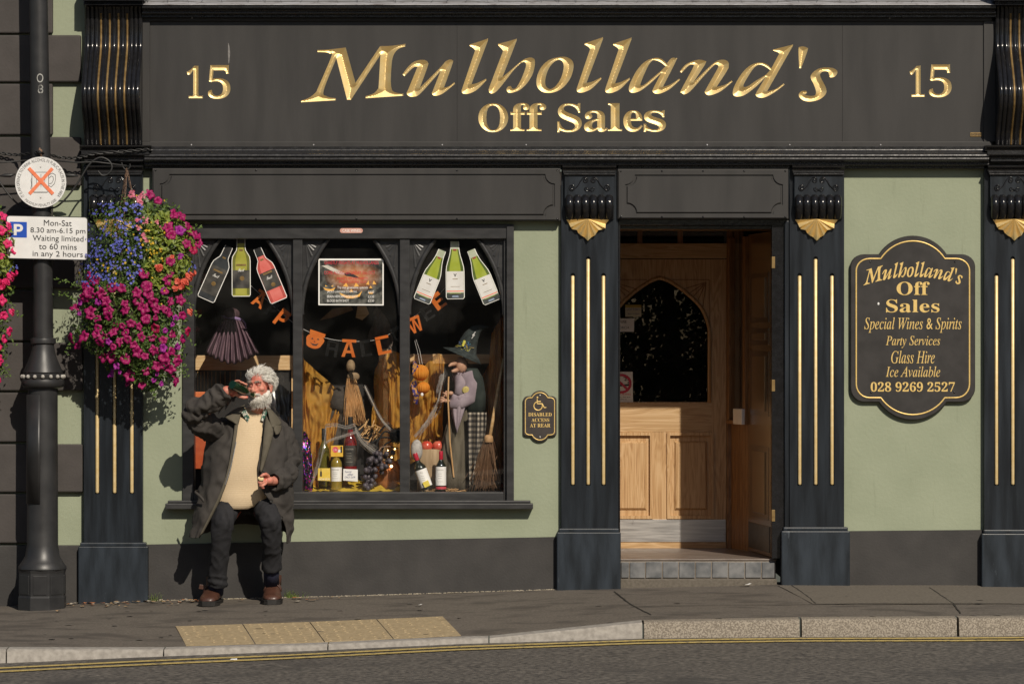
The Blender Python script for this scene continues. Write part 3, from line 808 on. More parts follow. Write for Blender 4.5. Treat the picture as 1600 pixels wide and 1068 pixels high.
# ================================================================== FASCIA SIGN
sign = thing('fascia_sign', 'long charcoal shop fascia with carved gilded name and street numbers', 'sign', W(885, 226, -.03))
YS = -.03
def c1(x, y): return (460+x/5.714, 50+y/5.714)
def c2(x, y): return (720+x/5.714, 50+y/5.714)
def c3(x, y): return (980+x/4.706, 50+y/4.706)
def gl(spec, f, n=6):
    return [f(x, y) for x, y in glyph(spec, n)]
G_M = [(207,162,1),(300,158),(458,140,1),(545,455,1),(765,128,1),(870,124),(990,108,1),(990,130,1),(930,152),(887,205),(868,290),(862,470),(888,535),(972,552,1),(972,570,1),(635,592,1),(637,573,1),(705,550),(745,510),(753,470),(768,205,1),(505,605,1),(470,605,1),(375,235,1),(262,520),(290,575),(370,592,1),(370,610,1),(60,628,1),(62,612,1),(130,588),(190,540),(215,490),(330,220),(318,195),(280,183),(207,180,1)]
G_u = [(965,380,1),(1010,318),(1060,272),(1115,252),(1165,252),(1194,275),(1188,315),(1120,500,1),(1310,310),(1345,268),(1385,248),(1413,255),(1410,290),(1335,498,1),(1380,485),(1428,450,1),(1434,463,1),(1340,540),(1280,568),(1240,565),(1228,545),(1240,515),(1305,350,1),(1130,545),(1070,578),(1025,573),(1003,548),(1018,510),(1100,310,1),(1060,320),(985,394,1)]
G_l = [(80,113,1),(160,88),(242,60,1),(243,76,1),(95,468,1),(150,455),(225,418,1),(231,430,1),(150,512),(90,545),(45,554),(14,545),(8,522),(18,490),(128,165,1),(112,145),(80,125,1)]
G_h = [(333,106,1),(420,85),(499,62,1),(500,76,1),(372,405,1),(540,262),(600,232),(642,233),(662,260),(655,330),(635,390),(590,460),(530,515),(470,540),(428,542),(408,518),(420,490),(445,484),(462,506),(495,498),(540,420),(575,330),(582,290),(570,270),(535,280),(470,345),(400,435),(330,520),(288,549),(258,543),(250,520),(262,475),(378,170,1),(362,148),(333,118,1)]
G_o = [(905,222),(968,236),(1002,272),(1005,330),(980,410),(930,480),(870,525),(800,544),(730,535),(685,495),(675,440),(690,370),(730,300),(800,245)]
G_oi = [(885,250),(912,275),(918,325),(895,410),(850,480),(800,510),(766,492),(753,450),(765,380),(795,312),(840,264)]
G_a = [(357,195),(360,212),(262,405,1),(320,385),(383,343,1),(389,352,1),(320,415),(260,447),(215,455),(188,440),(192,415),(250,303,1),(180,370),(105,428),(50,448),(20,440),(12,415),(25,370),(70,285),(130,220),(200,192),(250,197),(292,232,1),(320,198),(340,190)]
G_ai = [(185,212),(150,258),(100,375),(105,396),(140,377),(190,335),(250,285,1),(282,252,1),(250,226),(215,210)]
G_n = [(388,290,1),(430,240),(490,212),(540,205),(582,217,1),(572,242,1),(486,372,1),(600,260),(660,214),(710,205),(742,220),(747,250),(735,285),(657,405,1),(720,388),(768,357,1),(775,366,1),(700,428),(640,458),(597,465),(572,447),(580,420),(662,275),(668,248),(650,240),(612,272),(550,340),(470,430),(425,458),(400,448),(396,428),(484,262),(478,240),(448,252),(400,302,1)]
G_d = [(1073,130,1),(1140,113),(1218,94,1),(1218,104,1),(1028,438,1),(1090,420),(1150,380,1),(1156,388,1),(1090,440),(1020,478),(975,483),(946,467),(952,442),(1018,333,1),(950,400),(870,460),(820,475),(785,468),(776,445),(790,395),(840,310),(900,250),(970,225),(1025,237),(1060,268,1),(1118,160,1),(1105,148),(1073,138,1)]
G_di = [(958,245),(920,280),(862,375),(858,405),(895,395),(945,360),(1020,315,1),(1052,280,1),(1020,257),(988,243)]
G_q = [(1260,128),(1275,110),(1300,108),(1324,118),(1326,138),(1279,268,1),(1265,266,1)]
G_s = [(1524,330),(1492,333),(1484,312),(1474,292),(1442,291),(1418,312),(1430,350),(1460,408),(1463,450),(1425,490),(1365,510),(1310,508),(1272,486),(1262,458),(1282,436),(1315,434),(1322,448),(1305,460),(1340,470),(1380,466),(1388,436),(1370,382),(1350,342),(1355,312),(1390,280),(1440,263),(1510,266),(1542,285),(1543,308)]
def sh(L, dx, dy): return [(x+dx, y+dy) for x, y in L]
l0 = gl(G_l, c2)
NAME = [('M',[gl(G_M,c1)]),('u',[gl(G_u,c1)]),('l',[l0]),('h',[gl(G_h,c2)]),('o',[gl(G_o,c2),gl(G_oi,c2)]),
        ('l',[sh(l0,1025/5.714+.3,-12/5.714)]),('l',[sh(l0,1281/5.714,-8/5.714)]),('a',[gl(G_a,c3),gl(G_ai,c3)]),('n',[gl(G_n,c3)]),
        ('d',[gl(G_d,c3),gl(G_di,c3)]),("'",[gl(G_q,c3)]),('s',[gl(G_s,c3)])]
LET = [to_xz(g, YS) for _, g in NAME]
for ch, box in (('𝐎',(748,162,793.5,206)),('𝐟',(798,161.5,827,204)),('𝐟',(823.5,161.5,853,204)),('𝐒',(871.5,162,908.5,206)),('𝐚',(913,173,949,205.5)),('𝐥',(950.5,162,971.5,204)),('𝐞',(974.5,173,1003.5,205.5)),('𝐬',(1006.5,173,1040,205.5)),
                ('𝟏',(292,103,317,153.5)),('𝟓',(325,102,360,154.5)),('𝟏',(1421.5,103,1445,151)),('𝟓',(1451.5,101,1487,152))):
    q_ = [resample(L, .006) for L in to_xz(fit(text_loops(ch), box), YS)]
    LET.append([inset_poly(L, -.0022) for L in q_] if box[1] > 155 else q_)
for g in LET:
    vcarve('carved_letter', g, YS, M['gold'], sign, slope=0.52)
for a, b in ((233,714),(714.35,1316),(1316.4,1539)):
    ho = [resample(L, .0045) for g in LET for L in g if WX(a,YS) < L[0][0] < WX(b,YS)]
    # counters stay solid: even-odd keeps islands
    R_ = rect(a, b, 30, 225, YS); pts = list(R_); li = [[0,1,2,3]]
    for L in ho: li.append(list(range(len(pts), len(pts)+len(L)))); pts += L
    P, F = cdt(pts, li); A = np.array(P); C = np.array([A[list(f)].mean(0) for f in F])
    keep = inside(C, [R_]) & ~inside(C, ho)
    mb = MB(); mb.add([(p[0],YS,p[1]) for p in P], [f for f, k in zip(F, keep) if k])
    for k in range(4):
        p, q = R_[k], R_[(k+1)%4]; mb.add([(p[0],YS,p[1]),(q[0],YS,q[1]),(q[0],.018,q[1]),(p[0],.018,p[1])], [(0,1,2,3)])
    mb.build('sign_board', M['fascia'], sign, fix=False)
fr = MB(); fr.bpx(222, 1550, 26.5, 33, -.05, .018); fr.build('frame_rail', M['fascia'], sign, bevel=.003)
MB().bpx(222, 1550, 221.5, 230, -.05, .018).build('frame_rail', M['fascia'], sign, bevel=.003)
MB().bpx(222, 234, 33, 221.5, -.05, .018).build('frame_rail', M['fascia'], sign, bevel=.003)
MB().bpx(1537, 1556, 33, 221.5, -.042, .018).build('frame_rail', M['fascia'], sign, bevel=.003)
for x in (299,490,691,822,1105,1234,1376,300,1390):
    MB().ball(W(x, 226.5 if x not in (300,1390) else 28.5, -.05), (.005,.003,.005), 8, 6).build('screw', M['lead'], sign, smooth=True)
MB().bpx(1516, 1534, 207, 213.5, -.034, -.029).build('maker_plate', M['gilt_dull'], sign, bevel=.001)
text('SIGNS', (1517.5,208.5,1532,212), -.0345, M['ink'], sign, name='maker_lettering', thick=.0004)
# scraped streak beside the left number
stx = MB(); P = [(356.5,67),(358.5,72),(359.5,84),(358.2,98),(356.8,100),(356.2,86)]
stx.add([W(x,y,-.0306) for x,y in P], [tuple(range(6))]); stx.build('paint_scrape', mat('chalky_scrape', (.16,.155,.15), (.26,.25,.24), rough=.9, scale=70), sign)

# ================================================================== PLAQUES
def plaque_outline(f):
    """unit shape -1..1 both ways, top at +1, through f(u,v)->px ; returns px loop"""
    q = [(-1,.827),(-.925,.862),(-.845,.925),(-.80,.972)]
    return q
def plaque(name, label, cx, x0, x1, xs, xd, yt, ya, yb_, y, th, line):
    """x0/x1 outer sides, xs = half width where the shoulder starts, xd = half width of the dome; yt dome top, ya shoulder, yb_ side top; mirrored below"""
    def half(sx, yt, ya, yb_):
        hw = (x1-x0)/2*sx
        P = []
        # concave corner from side (hw,yb_) to (xs,ya)
        for q in np.linspace(0, pi/2, 7): P.append((hw-(hw-xs*sx)*sin(q), ya+(yb_-ya)*(1-(1-cos(q)))))
        P2 = [(hw-(hw-xs*sx)*(1-cos(q)), yb_-(yb_-ya)*sin(q)) for q in np.linspace(0, pi/2, 7)]
        dome = []
        R = ((xd*sx)**2+(ya-yt)**2)/(2*(ya-yt)); a0 = math.asin(min(1, xd*sx/R))
        for q in np.linspace(a0, -a0, 17): dome.append((R*sin(q), yt+R-R*cos(q)))
        return P2, dome
    return half
def plaque_loop(cx, hw, xs, xd, yt, ya, ys, yB, yab, ysb):
    P = []
    R = (xd**2+(ya-yt)**2)/(2*(ya-yt)); a0 = math.asin(min(1, xd/R)) if R > ya-yt else math.asin(xd/R)
    def corner(sgn, y_side, y_sh):
        return [(cx+sgn*(xs+(hw-xs)*(1-sin(q))), y_sh+(y_side-y_sh)*(1-cos(q))) for q in np.linspace(0, pi/2, 7)]
    # from right side going up: (hw, ys) -> (xs, ya)
    P += corner(1, ys, ya)[::-1] if False else [(cx+hw-(hw-xs)*(1-cos(q)), ys-(ys-ya)*sin(q)) for q in np.linspace(0, pi/2, 7)]
    P += [(cx+R*sin(q), yt+R-R*cos(q)) for q in np.linspace(a0, -a0, 19)]
    P += [(cx-xs-(hw-xs)*(1-cos(q)) if False else cx-hw+(hw-xs)*(1-cos(q)), ys-(ys-ya)*sin(q)) for q in np.linspace(pi/2, 0, 7)]
    R2 = (xd**2+(yB-yab)**2)/(2*(yB-yab)); a2 = math.asin(min(1, xd/R2))
    P += [(cx-hw+(hw-xs)*(1-cos(q)), ysb+(yab-ysb)*sin(q)) for q in np.linspace(0, pi/2, 7)]
    P += [(cx+R2*sin(q), yB-R2+R2*cos(q)) for q in np.linspace(-a2, a2, 19)]
    P += [(cx+hw-(hw-xs)*(1-cos(q)), ysb+(yab-ysb)*sin(q)) for q in np.linspace(pi/2, 0, 7)]
    return P
pq = thing('wall_plaque', 'large black shaped plaque with gold lettering and phone number on green wall', 'sign', W(1426, 655, -.01))
YP = -.035
PO = plaque_loop(1426.3, 97.5, 76, 53, 368, 397, 416, 656, 628, 606)
MB().prism([(WX(x,YP),WZ(v,YP)) for x,v in PO], YP, .0, inset=.005).build('board', M['plaque'], pq)
PI_ = plaque_loop(1426.3, 88.5, 68, 50, 376.5, 404, 422.5, 647.5, 621, 600)
g = MB(); g.tube([W(x,v,YP-.0005) for x,v in PI_]+[W(*PI_[0],YP-.0005)], .0052, 6, caps=False, flat=(1,.5,1)); g.build('gilt_border', M['gilt_print'], pq, smooth=True)
def arcmap(x, y):
    u = (x-470)/838.0; return (1349+u*155, 433.5+(y-148)*.285+9*(2*u-1)**2)
nm = MB()
for _, loops in NAME:
    L2 = [[arcmap(x, y) for x, y in resample(L, 4)] for L in loops]
    pts = []; li = []
    for L in L2: li.append(list(range(len(pts), len(pts)+len(L)))); pts += L
    P, F = cdt(pts, li); A = np.array(P); C = np.array([A[list(f)].mean(0) for f in F]); kp = inside(C, L2)
    nm.add([W(p[0],p[1],YP-.0015) for p in P], [f[::-1] for f, k in zip(F, kp) if k])
nm.build('lettering', M['gilt_print'], pq, fix=False)
for body, box in (("𝐎𝐟𝐟",(1401,440,1452.5,461)),("𝐒𝐚𝐥𝐞𝐬",(1384.5,467.5,1468,488)),("𝑆𝑝𝑒𝑐𝑖𝑎𝑙 𝑊𝑖𝑛𝑒𝑠 & 𝑆𝑝𝑖𝑟𝑖𝑡𝑠",(1350.5,495.5,1502.5,519.5)),("𝑃𝑎𝑟𝑡𝑦 𝑆𝑒𝑟𝑣𝑖𝑐𝑒𝑠",(1384,524.5,1469,543.5)),
                  ("𝐺𝑙𝑎𝑠𝑠 𝐻𝑖𝑟𝑒",(1392.5,547.5,1460.5,567.5)),("𝐼𝑐𝑒 𝐴𝑣𝑎𝑖𝑙𝑎𝑏𝑙𝑒",(1384,572,1469,588.5)),("𝟎𝟐𝟖 𝟗𝟐𝟔𝟗 𝟐𝟓𝟐𝟕",(1360.5,596.5,1492,611.5))):
    text(body, box, YP-.0005, M['gilt_print'], pq)
for x, v in ((1360,409),(1492,409),(1361,613),(1491,613)):
    MB().ball(W(x,v,YP), (.006,.003,.006), 8, 6).build('screw', M['gloss'], pq, smooth=True)
MB().ball(W(1372.5,474.5,YP), (.007,.002,.009), 8, 6).build('paint_fleck', M['white'], pq, smooth=True)

p2 = thing('access_plaque', 'small black shaped plaque with wheelchair symbol between window and pilaster', 'sign', W(843.5, 690, -.01))
YQ = -.022
PO = plaque_loop(843.6, 26, 18.5, 14, 610, 618.5, 625, 690, 681.5, 677)
MB().prism([(WX(x,YQ),WZ(v,YQ)) for x,v in PO], YQ, .0, inset=.004).build('board', mat('brown_black_plaque', (.04,.033,.03), (.055,.046,.042), rough=.4, scale=20), p2)
PI_ = plaque_loop(843.6, 22.8, 16, 12, 613, 621, 627, 687, 679, 674)
g = MB(); g.tube([W(x,v,YQ-.0005) for x,v in PI_]+[W(*PI_[0],YQ-.0005)], .0032, 6, caps=False, flat=(1,.5,1)); g.build('gilt_border', M['gilt_print'], p2, smooth=True)
sym = MB(); kx = lambda a: 800+a/10.68; ky = lambda b: 600+b/10.68
sym.tube([W(kx(435+72*cos(t)), ky(365+72*sin(t)), YQ-.001) for t in np.linspace(-1.9-pi*.15, 0.35-2*pi+2*pi, 20)] if False else [W(kx(435+70*cos(t)), ky(362+70*sin(t)), YQ-.001) for t in np.linspace(radians(-105), radians(-385), 24)], .0032, 6, flat=(1,.4,1))
sym.tube([W(kx(420),ky(245),YQ-.001), W(kx(422),ky(325),YQ-.001), W(kx(505),ky(325),YQ-.001), W(kx(538),ky(392),YQ-.001), W(kx(572),ky(386),YQ-.001)], .0034, 6, flat=(1,.4,1))
sym.tube([W(kx(422),ky(288),YQ-.001), W(kx(482),ky(288),YQ-.001)], .003, 6, flat=(1,.4,1))
sym.ball(W(kx(424),ky(220),YQ-.001), (.0055,.001,.0055), 10, 6); sym.build('wheelchair_symbol', M['gilt_print'], p2)
for body, box in (("𝐃𝐈𝐒𝐀𝐁𝐋𝐄𝐃",(825.5,644.3,862,650)),("𝐀𝐂𝐂𝐄𝐒𝐒",(830.5,653,858.2,658.5)),("𝐀𝐓 𝐑𝐄𝐀𝐑",(828,661.3,860,667))):
    text(body, box, YQ-.0005, M['gilt_print'], p2)
for v in (617.3, 682.5): MB().ball(W(843.7,v,YQ), (.006,.003,.006), 8, 6).build('screw', M['steel'], p2, smooth=True)
# ================================================================== GROUND
from bisect import bisect
def lerp_tab(T, x):
    xs = [t[0] for t in T]
    if x <= xs[0]: return T[0][1]
    if x >= xs[-1]: return T[-1][1]
    i = bisect(xs, x)-1; f = (x-xs[i])/(xs[i+1]-xs[i]); return T[i][1]+(T[i+1][1]-T[i][1])*f
KY = lambda X: -2.10+.156*(X+1.84)                 # back edge of the kerb
KW = .13
# photo rows of the wall foot, the kerb's back edge and the gutter
def tab(rows, yf):
    T = []
    for px, py in rows:
        X = WX(px, yf(0) if callable(yf) else yf)
        for _ in range(4):
            y = yf(X) if callable(yf) else yf; X = WX(px, y)
        T.append((X, WZ(py, y)))
    T.sort(); a, b = T[0], T[-1]
    T.insert(0, (a[0]-3, a[1]-.06)); T.append((b[0]+3, b[1]+.04)); return T
TW = tab([(0,946),(230,938),(560,930),(870,920),(1225,912),(1600,915)], 0.0)
TK = tab([(0,1010),(250,1010.5),(480,1004),(720,993.5),(765,992.5),(1003,968),(1250,963.5),(1600,961)], KY)
TG = tab([(0,1035),(250,1025),(480,1016),(720,1005),(1003,996.5),(1250,994),(1600,993)], lambda X: KY(X)-KW)
def gz(X, y):
    k = KY(X); t = min(1, max(0, y/k)); a, b = lerp_tab(TW, X), lerp_tab(TK, X)
    # gentle fall first, then the dropped-kerb ramp
    w = lerp_tab([(-3.5,.5),(-2.3,.75),(-.3,.75),(.7,.15),(3,0)], X); s = t*(1-w)+w*(t**1.35)
    return a+(b-a)*s
XS = list(np.arange(-6.0, 6.01, .06))
# pavement sheet with slightly uneven surface; runs under the buildings as well
pv = MB(); rows = []
for X in XS:
    k = KY(X); r = []
    for j in range(-1, 37):
        y = k*j/36 if j >= 0 else .25
        z = gz(X, max(k, min(0, y)))
        r.append(Vector((X, y, z+.0035*nz((X*1.3, y*1.3, 0))+.0015*nz((X*5, y*5, 3)))))
    rows.append(r)
pv.grid(rows)
pave = pv.build('pavement', M['asphalt'], None, smooth=True); pave['kind'] = 'structure'
PW = WL[pave.name]
# road: from the gutter to far behind the camera
rd = MB(); rows = []
for X in list(np.arange(-40,-6,2))+XS+list(np.arange(6.1,40,2)):
    g0 = KY(X)-KW+.02; r = []
    for y in [g0-.07*i for i in range(11)]+[g0-1.2-.6*i for i in range(7)]+[-9,-12,-18,-24,-30,-40]:
        d = g0-y; z = lerp_tab(TG, X)+(-.022*d+.0015*d*d if d < 7 else -.022*7+.0015*49)
        r.append(Vector((X, y, z+.004*nz((X*.8, y*.8, 1)))))
    rows.append(r)
rd.grid(rows); road = rd.build('road', M['road'], None, smooth=True); road['kind'] = 'structure'
def rz(X, y):
    g0 = KY(X)-KW+.02; d = g0-y; return lerp_tab(TG, X)-.022*d+.0015*d*d+.004*nz((X*.8, y*.8, 1))
# double yellow lines
TL = [(-3.6,.34,.56),(-2.0,.24,.44),(-.3,.17,.34),(.9,.12,.28),(3.4,.10,.25)]
for k in (1, 2):
    mb = MB(); rows = []
    for X in np.arange(-5.9, 5.91, .1):
        off = lerp_tab([(t[0], t[k]) for t in TL], X); y = KY(X)-KW-off
        w = .085+.014*nz((X*9, k, 0)); rows.append([Vector((X, y-w*q, rz(X, y-w*q)+.005)) for q in (0,.5,1)])
    mb.grid(rows); mb.build('yellow_line', M['yellow'], road, smooth=True)
# kerb stones
def kerbstone(X0, X1, m, name='kerb_stone', gap=.008, up=0):
    mb = MB(); n = 6; rows = []
    for i in range(n+1):
        X = X0+gap/2+(X1-X0-gap)*i/n; k = KY(X); zt = lerp_tab(TK, X)+.001+up; zg = lerp_tab(TG, X)-.05; f = .012; j = .003*nz((X*7,1,2))
        zf = max(zt-.006, zg+.058)
        rows.append([Vector((X,k+.005,zg)), Vector((X,k+.005,zt)), Vector((X,k-KW*.55,zt-.003+j)), Vector((X,k-KW+f,zf+j)), Vector((X,k-KW+.003,zf-f+j)), Vector((X,k-KW-.012,zg))])
    mb.grid(rows); a = len(mb.v)
    mb.f += [tuple(range(6)), tuple(range(a-6,a))[::-1]]; mb.m += [0,0]
    return mb.build(name, m, pave, auto=50)
def kx_(px): 
    X = 0
    for _ in range(5): X = WX(px, KY(X)-KW*.5)
    return X
J = [kx_(p) for p in (-420,-180,12,257,513,764,1004)]
for a, b in zip(J, J[1:]): kerbstone(a, b, M['kerb'])
J2 = [kx_(p) for p in (1004,1250,1495,1740,1980)]
for a, b in zip(J2, J2[1:]): kerbstone(a, b, M['granite'], gap=.014)
# buff blister paving, four slabs wide and two deep
def on_px(px, py, it=6):
    """ground point under a photo pixel"""
    y = -1.5
    for _ in range(30):
        X = WX(px, y); z = gz(X, y); ph = 534+(ZC-z)*S*D/(D+y); y += (ph-py)*-.004
        y = max(KY(X), min(0, y))
    return Vector((X, y, 0))
A = Vector((WX(273.5,-1.32), -1.32)); B = Vector((WX(692,-1.12), -1.12)); C_ = Vector((WX(721,-1.94), -1.94)); Dd = Vector((WX(290,-2.10), -2.10))
Dd.y = KY(Dd.x)+.006; C_.y = KY(C_.x)+.006
def tq(u, v): p = (A*(1-u)+B*u)*(1-v)+(Dd*(1-u)+C_*u)*v; return p
blist = MB(); blist.lathe([(.0125,0),(.011,.0035),(.007,.005)], (0,0,0), 8)
for r_ in range(2):
    for c in range(4):
        mb = MB(); e = .0032; n = 4
        us = np.linspace(c/4+e*.6, (c+1)/4-e*.6, n+1); vs = np.linspace(r_/2+e, (r_+1)/2-e, n+1)
        dz = .003+random.uniform(0,.0015)
        def P3(u, v, h=0): p = tq(u, v); return Vector((p.x, p.y, gz(p.x, p.y)+dz+h))
        mb.grid([[P3(u, v) for v in vs] for u in us])
        ring = [P3(u, vs[0]) for u in us]+[P3(us[-1], v) for v in vs[1:]]+[P3(u, vs[-1]) for u in us[::-1][1:]]+[P3(us[0], v) for v in vs[::-1][1:-1]]
        m_ = len(ring); mb.add(ring+[p-Vector((0,0,.03)) for p in ring], [(i,(i+1)%m_,m_+(i+1)%m_,m_+i) for i in range(m_)])
        for i in range(6):
            for jj in range(6):
                
                if random.random() < .25: continue
                u = us[0]+(us[-1]-us[0])*(i+.5+random.uniform(-.12,.12))/6; v = vs[0]+(vs[-1]-vs[0])*(jj+.5)/6; p = P3(u, v)
                h_ = random.uniform(.6,1); mb.lathe([(.0115,-.001),(.0095,.0032*h_),(.005,.0042*h_)], p, 7)
        mb.build('tactile_slab', M['tactile'], pave, auto=30)
# lighter paving strip and saw-cut joints on the right
def crack(pts, w=.006):
    mb = MB(); L = []; R_ = []
    P = [Vector(p) for p in pts]
    for i, p in enumerate(P):
        t = (P[min(i+1,len(P)-1)]-P[max(i-1,0)]).normalized(); n = Vector((-t.y,t.x,0)); ww = w*(.6+.8*abs(nz((p.x*20,p.y*20,0))))
        L.append([Vector((q.x,q.y,gz(q.x,q.y)+.0045)) for q in (p+n*ww, p-n*ww)])
    mb.grid(L); mb.build('joint', mat_dark, pave)
mat_dark = mat('dirt_filled_joint', (.02,.017,.013), (.035,.03,.022), rough=.95, scale=60)
def G(px, py):
    y = -.8
    for _ in range(60):
        X = WX(px, y); ph = 534+(ZC-gz(X, y))*S*D/(D+y); y -= (py-ph)*.012
        y = max(KY(X)+.01, min(-.002, y))
    return Vector((WX(px,y), y, 0))
def gline(pts, n=12, jit=.006):
    out = []
    for (a, b), (c, d) in zip(pts, pts[1:]):
        for i in range(n): q = G(a+(c-a)*i/n, b+(d-b)*i/n); out.append(Vector((q.x+jit*nz((q.x*9,q.y*9,1)), q.y+jit*nz((q.x*9,q.y*9,7)),0)))
    return out
for pts in (((960,924),(985,944),(1020,962)),((1228,908),(1262,932),(1275,944)),((1452,918),(1490,943),(1502,960)),((985,948),(1120,945.5),(1250,944.5),(1400,942.5),(1598,943))):
    crack(gline(pts))
gum = MB(); rr = random.Random(14)
for i in range(60):
    q = G(rr.uniform(10,1590), rr.uniform(925,1000)); z = gz(q.x,q.y)+.0045; r = rr.uniform(.008,.02); gum.add([(q.x+r*cos(a)*(1+.2*rr.random()), q.y+r*sin(a), z) for a in np.linspace(0,2*pi,9,endpoint=False)], [tuple(range(9))], rr.randrange(2))
gum.build('gum_spots', [mat('old_gum_dark', (.035,.031,.027), rough=.8), mat('old_gum_pale', (.17,.155,.135), rough=.8)], pave)['kind'] = 'stuff'
def patch(pts, m, name='tar_patch'):
    Q = [G(*p) for p in pts]; a, b, c, d = Q; rows = []
    for i in range(15):
        t = i/14; r = []
        for k in range(7):
            s_ = k/6; q = (a*(1-t)+b*t)*(1-s_)+(d*(1-t)+c*t)*s_; q.x += .012*nz((q.x*9,q.y*9,2)); q.y = min(-.02, max(KY(q.x)+.02, q.y+.012*nz((q.x*9,q.y*9,5)))); r.append(Vector((q.x,q.y,gz(q.x,q.y)+.0041)))
        rows.append(r)
    mb = MB(); mb.grid(rows); return mb.build(name, m, pave, smooth=True)
tar = mat('darker_tar_patch', (.058,.05,.043), (.085,.075,.063), rough=.9, scale=90, detail=7, bump=.5)
sl2 = MB(); rows = []
for i in range(31):
    t = i/30; a = G(1215+(1640-1215)*t, 914.5); b = G(1270+(1690-1270)*t, 943.5); r = []
    for k in range(5):
        q = a.lerp(b, k/4); r.append(Vector((q.x,q.y,gz(q.x,q.y)+.0038)))
    rows.append(r)
sl2.grid(rows); sl2.build('paving_slab', M['slab'], pave, smooth=True)

# grit line at the wall foot, litter, leaves and weeds
gm = MB(); random.seed(11)
for i in range(900):
    px = random.uniform(232, 870); X = WX(px); y = -.015-abs(random.gauss(0, .012)); r = random.uniform(.0015,.006)
    gm.ball((X, y, gz(X, y)+r*.4), (r,r,r*.7), 5, 4)
go = gm.build('wall_foot_grit', mat('pale_grit', (.22,.19,.14), (.42,.37,.29), scale=40, rough=.95)); tag(go, 'pale grit and mortar crumbs along the foot of the shop wall', 'grit', kind='stuff')
lf = MB(); random.seed(5)
def scrap(mb, px, py, sz, ang, curl=.3, mi=0):
    q = G(px, py); z = gz(q.x, q.y)+.004; rows = []
    for i in range(4):
        r = []
        for k in range(4):
            u, v = (i/3-.5)*sz, (k/3-.5)*sz*.6; r.append(Vector((q.x+u*cos(ang)-v*sin(ang), q.y+u*sin(ang)+v*cos(ang), z+abs(u)*curl+.25*abs(v)*curl+.004)))
        rows.append(r)
    mb.grid(rows, mi)
leaf_m = [mat('fallen_leaf_%s' % n, a, b, scale=90, rough=.8) for n, a, b in (('tan',(.42,.26,.12),(.5,.33,.17)),('orange',(.5,.17,.06),(.55,.24,.09)),('pale',(.5,.44,.34),(.6,.54,.45)))]
for i in range(95):
    px = random.choice([random.gauss(185,45), random.gauss(270,40), random.uniform(5,560), random.uniform(100,310)])
    base = 534+(ZC-lerp_tab(TW, WX(px)))*S
    scrap(lf, px, base+abs(random.gauss(0,4))+1.0, random.uniform(.015,.045), random.uniform(0,6.3), random.uniform(.05,.35), random.choice([0,0,1,2]))
o = lf.build('fallen_leaves', leaf_m); tag(o, 'dry fallen leaves and petals scattered at the foot of the wall', 'leaves', kind='stuff')
for px, py, sz, lab in ((1166,916,.06,'crumpled white paper scrap below the shop step'),(655,947,.035,'flat white litter scrap on pavement above the tactile slabs')):
    mb = MB(); scrap(mb, px, py, sz, .3, .4); tag(mb.build('paper_scrap', M['paper']), lab, 'litter')
mb = MB(); X = WX(365,-2.6); mb.add([(X-.02,-2.6,rz(X,-2.6)+.006),(X+.02,-2.61,rz(X,-2.6)+.006),(X+.018,-2.58,rz(X,-2.6)+.012),(X-.015,-2.575,rz(X,-2.6)+.01)], [(0,1,2,3)])
tag(mb.build('paper_scrap', M['paper']), 'tiny white litter scrap on the road by the yellow lines', 'litter')
grass_m = mat('weed_grass', (.10,.17,.03), (.2,.27,.06), scale=60, rough=.6, trans=.3)
for px, n, lab in ((460,34,'grass tuft growing at the wall foot beside the seated man'),(240,22,'grass tuft growing at the wall foot beside the left pilaster')):
    mb = MB()
    for i in range(n):
        X = WX(px)+random.gauss(0,.03); y = -.03+random.uniform(-.02,.01); z = gz(X,y); a = random.uniform(-1,1); h_ = random.uniform(.03,.075); w = .0018
        P = [Vector((X+a*.05*t*t, y-.03*t*random.uniform(0,1), z+h_*t*(1-.2*t))) for t in (0,.4,.75,1)]
        mb.grid([[p+Vector((-w*(1-.9*t),0,0)), p+Vector((w*(1-.9*t),0,0))] for p, t in zip(P,(0,.4,.75,1))])
    tag(mb.build('grass_tuft', grass_m), lab, 'weed')

# ---- the far side of the street, which the glass and the gloss paint mirror
opm = mat('opposite_brick', (.12,.07,.05), (.2,.12,.085), rough=.9, scale=30, bump=.2); opw = mat('opposite_render', (.25,.22,.18), (.3,.27,.22), rough=.9, scale=3)
owin = MB(); owin.box(-.55,.55,-.06,.0,0,1.5); owm = owin.mesh('window', mat('opposite_dark_glass', (.02,.02,.022), rough=.2))
for i, (x0, x1, hh, m_, lab) in enumerate(((-17,-8,8.6,opm,'brick terrace house across the street'),(-8,.7,9.6,opw,'rendered terrace house across the street'),(4.6,11,8.8,opm,'brick corner house across the street'),(11,19,9.2,opw,'pale rendered shop house across the street'))):
    t = thing('opposite_house', lab, 'house', ((x0+x1)/2, -36, -.1)); MB().box(x0, x1-.02, -43, -36, -.3, hh).build('wall', m_, t)
    rf = MB(); rf.extr_x([(-35.7,hh),(-43.3,hh),(-39.5,hh+2.4)], x0, x1-.02); rf.build('roof', M['frame'], t)
    for zz in (.6,4.6):
        for k in range(4): inst('window', owm, t, Matrix.Translation(((x0+(x1-x0)*(k+.5)/4), -35.98, zz)) @ Matrix.Rotation(pi,4,'Z'))
